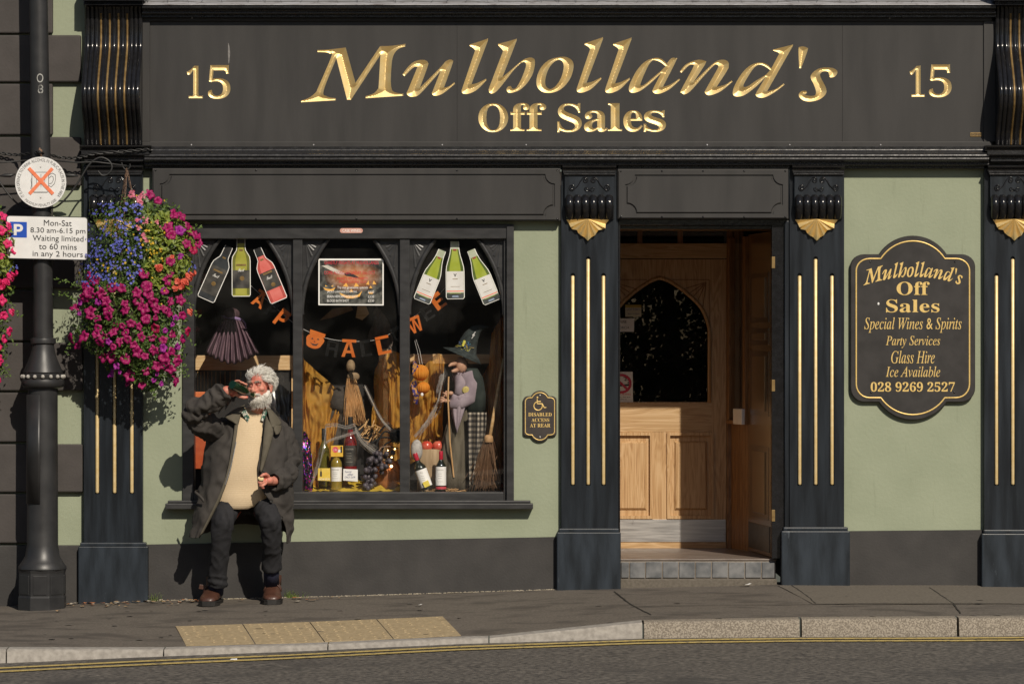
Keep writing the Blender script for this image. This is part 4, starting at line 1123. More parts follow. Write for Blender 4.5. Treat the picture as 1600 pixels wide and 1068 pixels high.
for k, (x, hh) in enumerate(((2.3,3.6),(-6.5,7.5))):
    t = thing('street_tree', ('round leafed street tree opposite the shop door','tall street tree opposite the shop window')[k], 'tree', (x,-33,-.1)); tr = MB(); tr.tube([(x,-33,-.1),(x+.05,-33,1.6),(x-.1,-33,2.8)], [.14,.11,.08], 8); tr.build('trunk', M['rust'], t)
    cr = MB(); rr = random.Random(k)
    for i in range(15000):
        d = Vector((rr.gauss(0,1),rr.gauss(0,1),rr.gauss(0,1))).normalized()*rr.uniform(.45,1)**.5; c = Vector((x+d.x*1.9,-33+d.y*1.5,hh*.56+d.z*hh*.42)); n = Vector((rr.gauss(0,1),rr.gauss(0,1),rr.gauss(0,1))).normalized(); u = n.orthogonal().normalized()*.055; v = n.cross(u)*.7
        cr.add([c-u,c+v,c+u,c-v],[(0,1,2,3)])
    cr.build('crown', mat('street_tree_leaf', (.03,.05,.012), (.06,.09,.02), scale=3, rough=.6, trans=.2), t, fix=False)
# ================================================================== LAMP POST, SIGNS, WIRES
YL = -.27                                            # depth of the post's axis
def lx(py): return 59.5+8.5*min(1, max(0, (py+30)/520)) if py < 490 else 67.5-1.5*min(1,(py-490)/460)
base_z = gz(WX(66,YL), YL)
post = thing('lamp_post', 'dark grey cast iron lamp post with beaded collar and octagonal base', 'lamp post', (WX(66,YL), YL, base_z))
def ring_tube(rows, name, m, seg=24, smooth=True):
    mb = MB(); P = [W(lx(py), py, YL) for py, r in rows]; mb.tube(P, [PX(r)*(D+YL)/D for py, r in rows], seg)
    return mb.build(name, m, post, auto=40)
ring_tube([(-60,14.3),(120,14.8),(300,15.3),(400,15.5),(532,15.8)], 'shaft', M['post'])
ring_tube([(527,15),(528.5,19.5),(532,20.3),(536,20),(538,17),(546,18),(556,20.5),(567,25),(577,29.5),(581,31),(583,30),(584,28)], 'collar', M['post'])
ring_tube([(582,29),(584,31.2),(590,31.2),(592,30)], 'bead_band', M['post'])
bd = MB(); c0 = W(lx(588), 588, YL)
post_bd = []
me_b = MB().ball((0,0,0), (.0125,.0125,.013), 10, 8).mesh('bead', mat('bare_worn_bead', (.22,.21,.19), (.5,.48,.44), rough=.6, scale=140), smooth=True)
for k in range(16):
    a = 2*pi*k/16+.1; inst('bead', me_b, post, Matrix.Translation(c0+Vector((cos(a)*PX(32.0), sin(a)*PX(32.0), 0))))
ring_tube([(591,30),(593,33),(597,34),(602,33),(605,30),(607,24)], 'lower_ring', M['post'])
ring_tube([(606,23.5),(620,23.2),(750,24),(850,24.6),(868,27),(878,33),(884,37.5),(888,38),(891,35)], 'lower_shaft', M['post'])
acc = MB()
rows = []
for py in (616, 786):
    rows.append([W(lx(py), py, YL)+Vector((PX(24.6)*cos(a), -PX(24.6)*sin(a)*1.0, 0)) for a in np.linspace(radians(172), radians(93), 10)])
acc.grid(rows); acc.build('access_door', M['post'], post, smooth=True, solid=.006)
oc = MB()
def octa(py, r): return [W(66, py, YL)+Vector((PX(r)*cos(pi/8+k*pi/4)/cos(pi/8), PX(r)*sin(pi/8+k*pi/4)/cos(pi/8), 0)) for k in range(8)]
oc.grid([octa(889,35.5), octa(894,34.5), octa(930,34.5), octa(931,35.5), octa(966,36)], closed=True)
a = octa(889,35.5); oc.add(a, [tuple(range(8))]); oc.build('octagonal_base', M['post'], post, bevel=.004)
for k in range(8):
    th = k*pi/4; n = Vector((cos(th), sin(th), 0)); t = Vector((-n.y, n.x, 0)); c = W(66, 912, YL)+n*PX(34.5)
    MB().obox(c+n*.0005, t*PX(10.5), n*.003, (0,0,PX(15))).build('base_panel', M['post'], post, bevel=.003)
# worn white number painted on the post
for ch, bb in (('O',(57.5,115,67.5,129)),('8',(59,132.5,67.5,146))):
    r = PX(15.2); cx_ = WX(lx(128), YL)
    def wrap(a, b):
        X = WX(a, YL-r); d = max(-.95, min(.95, (X-cx_)/r)); return Vector((cx_+r*d, YL-sqrt(1-d*d)*r-.0012, WZ(b, YL-r)))
    text(ch, bb, 0, mat('worn_white_stencil', (.34,.34,.32), (.42,.42,.4), rough=.7, scale=90, wear=(.04,.04,.04), wscale=(60 if ch == 'O' else 110), wthr=(.6 if ch == 'O' else .46), wstretch=(1,1,1)), post, name='stencil_number', fn=wrap)
# ---- round no-alcohol sign
YR = YL-.085
rs = thing('round_sign', 'round white no alcohol sign with red cross over a beer mug', 'sign', W(63.5, 324, YR))
cx, cy, R = 63.5, 285.0, 40.0
def disc(px, py, r, y, n=40): return [(WX(px,y)+PX(r)*(D+y)/D*cos(q), WZ(py,y)+PX(r)*(D+y)/D*sin(q)) for q in np.linspace(0, 2*pi, n, endpoint=False)]
MB().prism(disc(cx,cy,R,YR), YR, YR+.006, inset=.001).build('sign_face', M['white'], rs)
def on_arc(r, a_mid, span, flip=False):
    """text laid along a circle: fn(px,py) for a strip of text centred on (0,0) in px"""
    def f(a, b):
        t = a_mid + (a/r)*(1 if not flip else -1); rr = r + (-b if not flip else b)
        return W(cx+rr*cos(t), cy+rr*sin(t), YR-.0012)
    return f
grey_ink = mat('faded_grey_print', (.10,.10,.10), (.16,.16,.16), rough=.6, scale=60)
text('IT IS AN OFFENCE TO DRINK ALCOHOL IN PUBLIC PLACES IN THIS AREA', (-79.5,-2.5,79.5,2.5), 0, grey_ink, rs, fn=on_arc(35.2, -pi/2, 0))
text('MAXIMUM PENALTY £500', (-26,-2.2,26,2.2), 0, grey_ink, rs, fn=on_arc(35.6, pi/2, 0, True))
mug = MB(); th = .0017; Ym = YR-.0015
for P in ([(49,269),(77,269)], [(50,271),(50,298),(53,300.5),(74,300.5),(76,297),(76,270)], [(50,277),(48.5,282),(49.5,288),(48,294),(50,298)],
          [(57,272),(57,292)], [(64,272),(64,292)], [(70,272),(70,288)], [(52,300),(74,300)],
          [(76.5,273),(82,270.5),(86.5,273),(87,280),(85,287),(80,292),(76.5,290)], [(77,278),(80,275),(83,276),(83.5,281),(81,286),(77,287)]):
    mug.tube([W(x, y, Ym) for x, y in P], th if len(P) > 2 else th*.7, 5, flat=(1,.3,1))
mug.build('beer_mug', grey_ink, rs)
for a, b in (((45,262.5),(83,303)), ((82,263),(46,303))):
    d = Vector((b[0]-a[0], b[1]-a[1])).normalized()*2.6; n = Vector((-d.y, d.x))
    MB().prism([(WX(x,YR),WZ(y,YR)) for x, y in ((a[0]+n.x,a[1]+n.y),(b[0]+n.x,b[1]+n.y),(b[0]-n.x,b[1]-n.y),(a[0]-n.x,a[1]-n.y))], YR-(.0035 if a[0]<60 else .0028), YR-.0018).build('cross_bar', M['redprint'], rs)
for x, y in ((63.5,261),(63.5,309)): MB().ball(W(x,y,YR), (.005,.003,.005), 8, 6).build('rivet', M['steel'], rs, smooth=True)
MB().box(WX(48,YR), WX(79,YR), YR+.006, YL-.04, WZ(291,YR), WZ(279,YR)).build('clamp', M['post'], rs, bevel=.003)
# ---- parking plate
YP2 = YL-.085
ps = thing('parking_sign', 'white rectangular parking plate with blue P square on lamp post', 'sign', W(73.5, 407, YP2))
def tilt(a, b): return (a, b+(a-73.5)*.022)
def rrect(a, b, t, u, r, y, f=tilt, n=5):
    P = []
    for qx, qy, q0 in ((b-r,t+r,-pi/2),(b-r,u-r,0),(a+r,u-r,pi/2),(a+r,t+r,pi)):
        for q in np.linspace(q0, q0+pi/2, n): P.append(f(qx+r*cos(q), qy+r*sin(q)))
    return [(WX(x,y),WZ(v,y)) for x, v in P]
MB().prism(rrect(9.5,137.5,337.5,405.5,5,YP2), YP2, YP2+.008).build('sign_edge', M['post'], ps)
MB().prism(rrect(11,136,338.8,404.2,4,YP2), YP2-.001, YP2+.001).build('sign_face', M['white'], ps)
MB().prism(rrect(15.5,42,347.5,372,.6,YP2), YP2-.0018, YP2-.0008).build('blue_panel', M['blue'], ps)
ft = lambda a, b: W(*tilt(a, b), YP2-.0028)
pp = MB()
P_o = [(21.5,351),(30,351)]+[(30+6*cos(q), 357+6*sin(q)) for q in np.linspace(-pi/2, pi/2, 8)]+[(30,363),(26,363),(26,368.5),(21.5,368.5)]
P_h = [(26,355),(29.5,355)]+[(29.5+2.1*cos(q), 357+2.1*sin(q)) for q in np.linspace(-pi/2, pi/2, 6)]+[(29.5,359.2),(26,359.2)]
pt = []; li = []
for L in (P_o, P_h):
    L = resample(L, 3.0); li.append(list(range(len(pt), len(pt)+len(L)))); pt += L
PP, FF = cdt(pt, li); A_ = np.array(PP); cc = np.array([A_[list(f)].mean(0) for f in FF]); lo = [[pt[i] for i in L] for L in li]; kp = inside(cc, lo)
pp.add([ft(*p) for p in PP], [f[::-1] for f, k in zip(FF, kp) if k]); pp.build('letter_p', M['white'], ps, fix=False)
for body, box in (('Mon-Sat',(68.5,343.5,112,352.5)),('8.30 am-6.15 pm',(47.5,355.6,133.5,366)),('Waiting limited',(51,367.5,130.5,379)),('to 60 mins',(60.8,380.3,120,389.3)),('in any 2 hours',(51,391.8,129.5,403))):
    text(body, box, 0, M['ink'], ps, fn=ft)
MB().box(WX(52,YP2), WX(82,YP2), YP2+.008, YL-.04, WZ(385,YP2), WZ(360,YP2)).build('clamp', M['post'], ps, bevel=.003)
# ---- cable clipped along the front, and the brackets that carry the baskets
cb = MB()
for ph in (0, pi):
    P = [];
    Q = catmull([(-30,231,-.05),(0,239,-.06),(30,242,-.1),(58,238,YL-.07),(66,238,YL-.07),(90,245,-.12),(118,247,-.14),(150,240,-.155),(200,236,-.15),(236,233,-.13)], 14)
    for i, q in enumerate(Q):
        a = i*.75+ph; P.append(W(q.x, q.y+1.6*cos(a), q.z+.006*sin(a)))
    cb.tube(P, .0045, 6)
c_o = cb.build('twisted_cable', M['iron'], smooth=True); tag(c_o, 'dark twisted cable running from the post to the shop cornice', 'cable')
clip = MB(); clip.tube([W(62,232,YL-.06), W(63,238,YL-.085), W(65,246,YL-.06)], .006, 6); clip.ball(W(63,236,YL-.085), .013, 8, 6); clip.build('cable_tie', M['rust'], c_o)
YB = YL
def bracket(d):
    b = thing('basket_bracket', 'wrought iron scroll bracket holding the %s hanging basket' % ('full' if d > 0 else 'half seen'), 'bracket', W(61+d*20, 325, YB))
    X = lambda x: 61+d*(x-61)
    t = MB(); t.tube([W(X(x), y, YB) for x, y in ((74,250),(120,254),(150,253),(198,259))], .0045, 8); t.build('arm', M['iron'], b, smooth=True)
    t = MB(); t.tube([W(p.x, p.y, YB) for p in catmull([(X(75),325,0),(X(88),323,0),(X(105),308,0),(X(122),285,0),(X(136),262,0),(X(146),251,0),(X(158),246,0),(X(170),251,0),(X(175),261,0),(X(170),271,0),(X(160),274,0),(X(153),267,0)],6)], .0055, 8); t.build('scroll', M['iron'], b, smooth=True)
    t = MB(); t.tube([W(X(98),272,YB), W(X(106),274,YB), W(X(114),274,YB), W(X(122),275,YB)], [.004,.012,.011,.004], 8); t.build('knop', M['iron'], b, smooth=True)
    t = MB(); t.tube([W(p.x,p.y,YB) for p in catmull([(X(190),254,0),(X(193),262,0),(X(198),265,0),(X(203),261,0),(X(203),256,0)],5)], .004, 6); t.build('hook', M['iron'], b, smooth=True)
bracket(1); bracket(-1)

# ================================================================== HANGING BASKETS
HULL = [(303,196,232),(312,176,256),(322,152,272),(335,142,286),(352,138,298),(380,137,304),(405,134,301),(425,128,298),(450,120,293),(475,116,288),(500,114,285),(520,116,284),(540,128,284),(556,150,283),(572,166,281),(586,184,274),(600,204,258),(612,222,244)]
hp = np.array(HULL, float)
def hull(py):
    return np.interp(py, hp[:,0], hp[:,1]), np.interp(py, hp[:,0], hp[:,2])
CYB = YB
def on_hull(px, py, out=1.0):
    """front surface of the plant mass at a pixel, with outward normal"""
    L, R_ = hull(py); c = (L+R_)/2; h = max(8, (R_-L)/2); u = max(-.98, min(.98, (px-c)/h))
    dep = min(.215, PX(h)*.72)*sqrt(1-u*u)*out
    t = (py-440)/160.0
    n = Vector((u*.9, -sqrt(1-u*u)-.15, -.35*t)).normalized()
    return W(px, py, CYB-dep), n
bk = thing('hanging_basket', 'hanging flower basket with blue lobelia above magenta petunias, beside the shop window', 'hanging basket', W(200, 612, CYB), 'hanging flower baskets on the lamp post')
# woven bowl, chains
lin = MB(); cb_ = W(205, 470, CYB); lin.lathe([(.02,-.26),(.11,-.24),(.165,-.16),(.19,-.02),(.195,0),(.17,0)], cb_, 20); lin.build('bowl', mat('dark_moss_liner', (.03,.03,.015), (.05,.045,.02), scale=40, rough=.95, bump=.4), bk)
for a in (2.6, -.6, -1.9):
    e = cb_+Vector((cos(a)*.185, sin(a)*.185, .02)); s_ = W(198, 263, CYB); t = MB(); n = 46
    for i in range(n):
        p = s_.lerp(e, i/n); q = s_.lerp(e, (i+1.25)/n); dirn = (q-p).normalized(); sd = dirn.orthogonal().normalized()
        if i % 2: sd = dirn.cross(sd)
        t.tube([p+sd*.004, (p+q)/2+sd*.0055, q+sd*.004, q-sd*.004, (p+q)/2-sd*.0055, p-sd*.004, p+sd*.004], .0016, 4, caps=False)
    t.build('chain', M['rust'], bk)
# foliage
LM = [mat('leaf_%s' % n, a, b, scale=60, rough=.5, trans=.22, spec=.35) for n, a, b in (('mid',(.075,.13,.022),(.12,.19,.04)),('dark',(.045,.085,.018),(.075,.125,.028)),('lime',(.16,.22,.03),(.25,.30,.05)))]
def leafcard(mb, c, n, sz, mi, rng):
    n = (n+Vector((rng.gauss(0,.55), rng.gauss(0,.55), rng.gauss(0,.55)+.25))).normalized()
    t = n.orthogonal().normalized(); t = (Matrix.Rotation(rng.uniform(0,6.3), 3, n) @ t); b = n.cross(t)
    w = sz*rng.uniform(.32,.5)
    mb.add([c-t*sz, c-t*.1*sz+b*w+n*sz*.12, c+t*sz-n*sz*.2, c-t*.1*sz-b*w+n*sz*.12, c+n*sz*.02], [(0,4,1),(1,4,2),(2,4,3),(3,4,0)], mi)
fo = MB(); rg = random.Random(21)
for i in range(11500):
    py = rg.uniform(303, 612); L, R_ = hull(py); L -= 3; R_ += 3
    if rg.random() > (R_-L)/190: continue
    px = rg.uniform(L, R_); p, n = on_hull(px, py)
    dd = rg.random()**2*.14-.008+ .03*nz((p.x*9,p.y*9,p.z*9))
    p = p - n*dd
    if rg.random() < .25: p.y = CYB+abs(rg.gauss(0,.10)); p.y = min(p.y, -.06); n = Vector((n.x,1,n.z))
    lime = px > 228 and 330 < py < 450 and rg.random() < .75
    leafcard(fo, p, n, rg.uniform(.009,.02)*(1.5 if lime else 1)*(.7 if py < 440 and px < 220 else 1), 2 if lime else (1 if rg.random() < .4 else 0), rg)
# stray sprays beyond the outline
def spray(px, py, dx, dy, n, y=CYB):
    for k in range(n):
        t = k/n; q = W(px+dx*t+rg.gauss(0,2), py+dy*t+8*t*t+rg.gauss(0,2), y-.05+rg.gauss(0,.02)); leafcard(fo, q, Vector((0,-1,.3)), rg.uniform(.008,.016), 0, rg)
for a in ((130,450,-48,-22,26),(126,470,-40,-20,20),(290,470,22,20,16),(286,520,20,12,12),(118,520,-16,30,20),(232,600,12,16,16),(275,575,20,6,12),(300,360,16,-14,12),(283,545,10,40,20)): spray(*a)
f_o = fo.build('foliage', LM, bk, fix=False); f_o['kind'] = 'stuff'
# petunias: one mesh per colour, many objects
def petunia(name, m_petal, m_throat, r=.034, sd=0):
    mb = MB(); n = 25; q_ = random.Random(sd); lb, p3, p2, bend, wav = q_.uniform(.7,1.8), q_.uniform(.02,.13), q_.uniform(0,6), q_.uniform(-.012,.012), q_.uniform(.01,.06)
    def ring(rr, h, lob): return [Vector((rr*(1+lb*lob*cos(5*a)+p3*sin(3*a+p2))*cos(a), rr*(1+lb*lob*cos(5*a)+p3*sin(2*a+p2))*sin(a), h+lob*wav*cos(7*a+p2)+bend*(rr/.034)**2*cos(2*a+p2))) for a in np.linspace(0, 2*pi, n, endpoint=False)]
    r0, r1, r2, r3, r4 = ring(r*.04,-.020,0), ring(r*.11,-.010,0), ring(r*.45,-.003,.03), ring(r*.8,.003,.07), ring(r*1.0,-.007,.11)
    mb.grid([r0, r1], mi=1, closed=True); mb.grid([r1, r2, r3, r4], mi=0, closed=True)
    return mb.mesh(name, [m_petal, m_throat], smooth=True)
mag = [mat('magenta_petal', (.26,.002,.08), (.40,.004,.13), scale=60, rough=.55, trans=.2), mat('crimson_petal', (.34,.003,.055), (.46,.006,.085), scale=60, rough=.55, trans=.25), mat('purple_petal', (.27,.008,.22), (.4,.02,.32), scale=60, rough=.55, trans=.25)]
thr = mat('dark_throat', (.10,.002,.04), (.2,.004,.08), scale=120, rough=.6)
pets = [[petunia('petunia_flower', mag[i], thr, (.034,.031,.029)[i], 10*i+k) for k in range(4)] for i in range(3)]
def face(p, n, rng, s=1.0, up=.25):
    n = (n+Vector((rng.gauss(0,.42), rng.gauss(0,.2)-.25, rng.gauss(0,.36)+up))).normalized()
    q = n.to_track_quat('Z', 'Y'); return Matrix.Translation(p) @ q.to_matrix().to_4x4() @ Matrix.Rotation(rng.uniform(0,6.3), 4, 'Z') @ Matrix.Diagonal((s, s*rng.uniform(.78,1), s, 1))
c2p = [(1050,165),(1085,310),(690,180),(755,340),(905,240),(965,280),(565,262),(415,270),(425,320),(125,232),(260,270),(265,310),(250,90),(275,125),(370,105),(210,150),(215,30),(770,45),(675,105),(460,460),(565,470),(480,415),(835,430),(520,545),(370,510),(345,560),(680,645),(825,630),(910,605),(1045,600),(980,640),(570,705),(455,690),(395,695),(865,775),(770,830),(470,830),(610,865),(730,945),(940,740),(1005,895),(1000,480),(150,580),(100,520),(1030,740),(815,520),(715,510),(540,60),(925,80),(620,385),(450,50),(830,195),(735,240),(400,180),(590,530),(200,500),(970,800),(1120,460),(1080,520),(910,690),(1040,700),(320,430),(310,470)]
c1p = [(880,280),(1045,455),(1000,405),(1075,480),(990,568),(855,488),(935,440),(840,745),(835,870),(815,935),(790,1025),(600,860),(620,985),(380,1000),(300,990),(130,930),(80,880),(35,975),(80,1040),(205,1045),(1115,560),(720,155),(635,95),(1060,630),(945,690),(825,405),(520,1050),(640,1060),(960,300)]
pts_f = [(100+x/5.933, 440+y/5.933) for x, y in c2p]+[(130+x/6.284, 290+y/6.284) for x, y in c1p]
rg = random.Random(5); extra = []
tries = 0
while len(extra) < 24 and tries < 900:
    tries += 1; py = rg.uniform(470, 600); L, R_ = hull(py); px = rg.uniform(L+3, R_-3)
    if all((px-a)**2+(py-b)**2 > 9.5**2 for a, b in pts_f+extra): extra.append((px, py))
for i, (px, py) in enumerate(pts_f+extra):
    p, n = on_hull(px, py); k = 0 if rg.random() < .80 else (1 if rg.random() < .35 else 2)
    small = (px, py) in extra
    inst('petunia_flower', rg.choice(pets[k if not small else rg.choice((0,2))]), bk, face(p+n*rg.uniform(.008,.03), n, rg, rg.uniform(.5,.85) if small else rg.uniform(.78,1.15)))
# coral begonias: clusters of ruffled petals
cor = mat('coral_petal', (.72,.10,.065), (.8,.2,.13), scale=80, rough=.5, trans=.3)
def begonia(r=.03):
    mb = MB(); rr = random.Random(2)
    for k in range(16):
        a = rr.uniform(0, 6.3); d = rr.uniform(0, r*.7); s_ = rr.uniform(.45,.75)*r; n = Vector((cos(a)*.7, sin(a)*.7, 1)).normalized(); t = n.orthogonal().normalized(); b = n.cross(t); c = Vector((cos(a)*d, sin(a)*d, rr.uniform(0,.012)))
        mb.add([c]+[c+(t*cos(q)+b*sin(q))*s_*(.8+.2*rr.random())+n*.006*rr.random() for q in np.linspace(0, 2*pi, 8, endpoint=False)], [(0,1+i,1+(i+1)%8) for i in range(8)])
    return mb.mesh('begonia_flower', [cor])
bg_m = begonia()
for px, py, s_ in ((291,432,1.1),(279,447,1.05),(247,418,.95),(267,402,.6),(284,440,.9),(274,440,.9),(292,487,.8),(298,428,.7),(271,450,.7)):
    p, n = on_hull(px, py); inst('begonia_flower', bg_m, bk, face(p+n*.02, n, rg, s_))
pk = mat('pink_geranium_petal', (.68,.09,.17), (.8,.3,.42), scale=120, rough=.5, trans=.3)
def cluster(mb, p, n, cnt, spread, sz, mi=0):
    for k in range(cnt):
        c = p+Vector((rg.gauss(0,spread), rg.gauss(0,spread*.6)-.01, rg.gauss(0,spread))); nn = (n+Vector((rg.gauss(0,.4),-.3,rg.gauss(0,.4)+.2))).normalized(); t = nn.orthogonal().normalized(); b = nn.cross(t); a0 = rg.uniform(0,6.3)
        s_ = sz*rg.uniform(.7,1.2)
        for q in range(5):
            a = a0+q*2*pi/5; u = (t*cos(a)+b*sin(a)); v = nn.cross(u)
            mb.add([c, c+u*s_*.6+v*s_*.35, c+u*s_+nn*s_*.1, c+u*s_*.6-v*s_*.35], [(0,1,2,3)], mi)
for px, py, k in ((208,307,7),(221,306,9),(216,313,6),(219,319,12),(217,346,7),(228,347,7),(245,349,5),(218,358,6),(225,368,6),(229,374,4),(209,303,4)):
    mb = MB(); p, n = on_hull(px, py); cluster(mb, p+n*.03, n, k, .009, .010); mb.build('geranium_cluster', pk, bk, fix=False)
# lobelia, bidens: far too many to count
lob = mat('lobelia_petal', (.10,.12,.55), (.2,.22,.72), scale=90, rough=.5, trans=.3)
mb = MB()
for i in range(430):
    py = rg.uniform(318, 447); L, R_ = hull(py); R2 = min(R_, 222-max(0,(py-420))*.6); px = L-4+(R2-L+4)*rg.random()**.95
    if nz((px*.05, py*.06, 3)) < -.17: continue
    p, n = on_hull(px, py); cluster(mb, p+n*rg.uniform(.0,.03), n, rg.choice((1,1,2)), .004, .0085)
for px, py in ((300,418),(306,420),(303,412),(296,423)):
    p, n = on_hull(px-4, py); p.x = WX(px, p.y); cluster(mb, p, n, 2, .006, .008)
mb.build('lobelia_flowers', lob, bk, fix=False)['kind'] = 'stuff'
yel = mat('yellow_petal', (.72,.42,.012), (.82,.55,.03), scale=90, rough=.5, trans=.3)
mb = MB()
for i in range(60):
    px, py = rg.gauss(232,15), rg.gauss(385,30)
    if rg.random() < .2: px, py = rg.gauss(165,16), rg.gauss(425,10)
    L, R_ = hull(py)
    if not L < px < R_: continue
    p, n = on_hull(px, py); cluster(mb, p+n*rg.uniform(0,.03), n, 1, .003, .0085)
mb.build('bidens_flowers', yel, bk, fix=False)['kind'] = 'stuff'
# the second basket, on the other arm
b2 = copy_tree(bk); dx = 2*(WX(61,YB))-2*0
shift = -2*(WX(198.5,CYB)-WX(61,YB))
b2.location.x += shift-.012; WL[b2.name] = Vector(b2.location)
b2['label'] = 'hanging flower basket cut off by the frame, with bright pink petunias beside the parking plate'
hot = [mat('hot_pink_petal', (.68,.012,.12), (.78,.04,.2), scale=60, rough=.55, trans=.25)]
for c in list(b2.children):
    if c.name.startswith('petunia_flower') or c.name.startswith('begonia'):
        for s_ in c.material_slots[:1]: s_.link = 'OBJECT'; s_.material = hot[0]
# ================================================================== WINDOW DISPLAY
# ---- the room behind the glass
FZ = WZ(769, .06)
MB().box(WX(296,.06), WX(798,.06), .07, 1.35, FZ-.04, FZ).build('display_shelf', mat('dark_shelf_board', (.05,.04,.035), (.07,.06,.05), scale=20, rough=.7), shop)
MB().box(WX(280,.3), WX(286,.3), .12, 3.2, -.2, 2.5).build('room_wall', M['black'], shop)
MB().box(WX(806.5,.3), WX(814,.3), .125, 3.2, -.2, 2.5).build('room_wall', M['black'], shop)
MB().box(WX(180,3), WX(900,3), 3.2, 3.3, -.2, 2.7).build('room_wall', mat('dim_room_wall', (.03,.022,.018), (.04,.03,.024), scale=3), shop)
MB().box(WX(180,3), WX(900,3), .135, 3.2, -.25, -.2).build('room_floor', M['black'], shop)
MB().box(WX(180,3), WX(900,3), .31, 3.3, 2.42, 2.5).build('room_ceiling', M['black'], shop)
cab = thing('display_cabinet', 'pale pine cabinet frame with dark panels standing across the back of the window', 'cabinet', (WX(545,.85), .9, FZ))
CY = .62
MB().bpx(300, 462, 555, 578, CY, CY+.04).build('top_rail', M['pine'], cab, bevel=.003)
MB().bpx(632, 800, 553, 568, CY, CY+.04).build('top_rail', M['pine'], cab, bevel=.003)
for a, b, t in ((455,463,578),(592,606,545)): MB().bpx(a, b, t, 768, CY-.003, CY+.04).build('stile', M['pine'], cab, bevel=.003)
MB().bpx(300, 455, 578, 768, CY+.02, CY+.04).build('back_panel', M['black'], cab)
MB().bpx(606, 800, 568, 768, CY+.02, CY+.04).build('back_panel', M['black'], cab)
MB().bpx(463, 592, 600, 768, CY+.05, CY+.07).build('back_panel', M['black'], cab)
sl3 = MB()
slat = mat('amber_slat', (.20,.11,.03), (.3,.18,.06), scale=40)
for i in range(13): MB().bpx(304+i*4.2*(1+.05*i), 305.2+i*4.2*(1+.05*i), 580, 612, CY+.012, CY+.02).build('slat', slat, cab)
ob = MB(); ob.bpx(300, 332, 612, 662, .35, .5); tag(ob.build('orange_box', mat('orange_card', (.62,.14,.03), (.68,.18,.05), scale=30, rough=.5), bevel=.004), 'plain orange card box behind the seated man at the left of the window', 'box')
ob = MB(); ob.bpx(300, 326, 663, 732, .33, .5); tag(ob.build('dark_orange_box', mat('dark_orange_card', (.4,.06,.012), (.48,.09,.02), scale=30, rough=.5), bevel=.004), 'deep orange red box below the lighter orange box in the window', 'box')

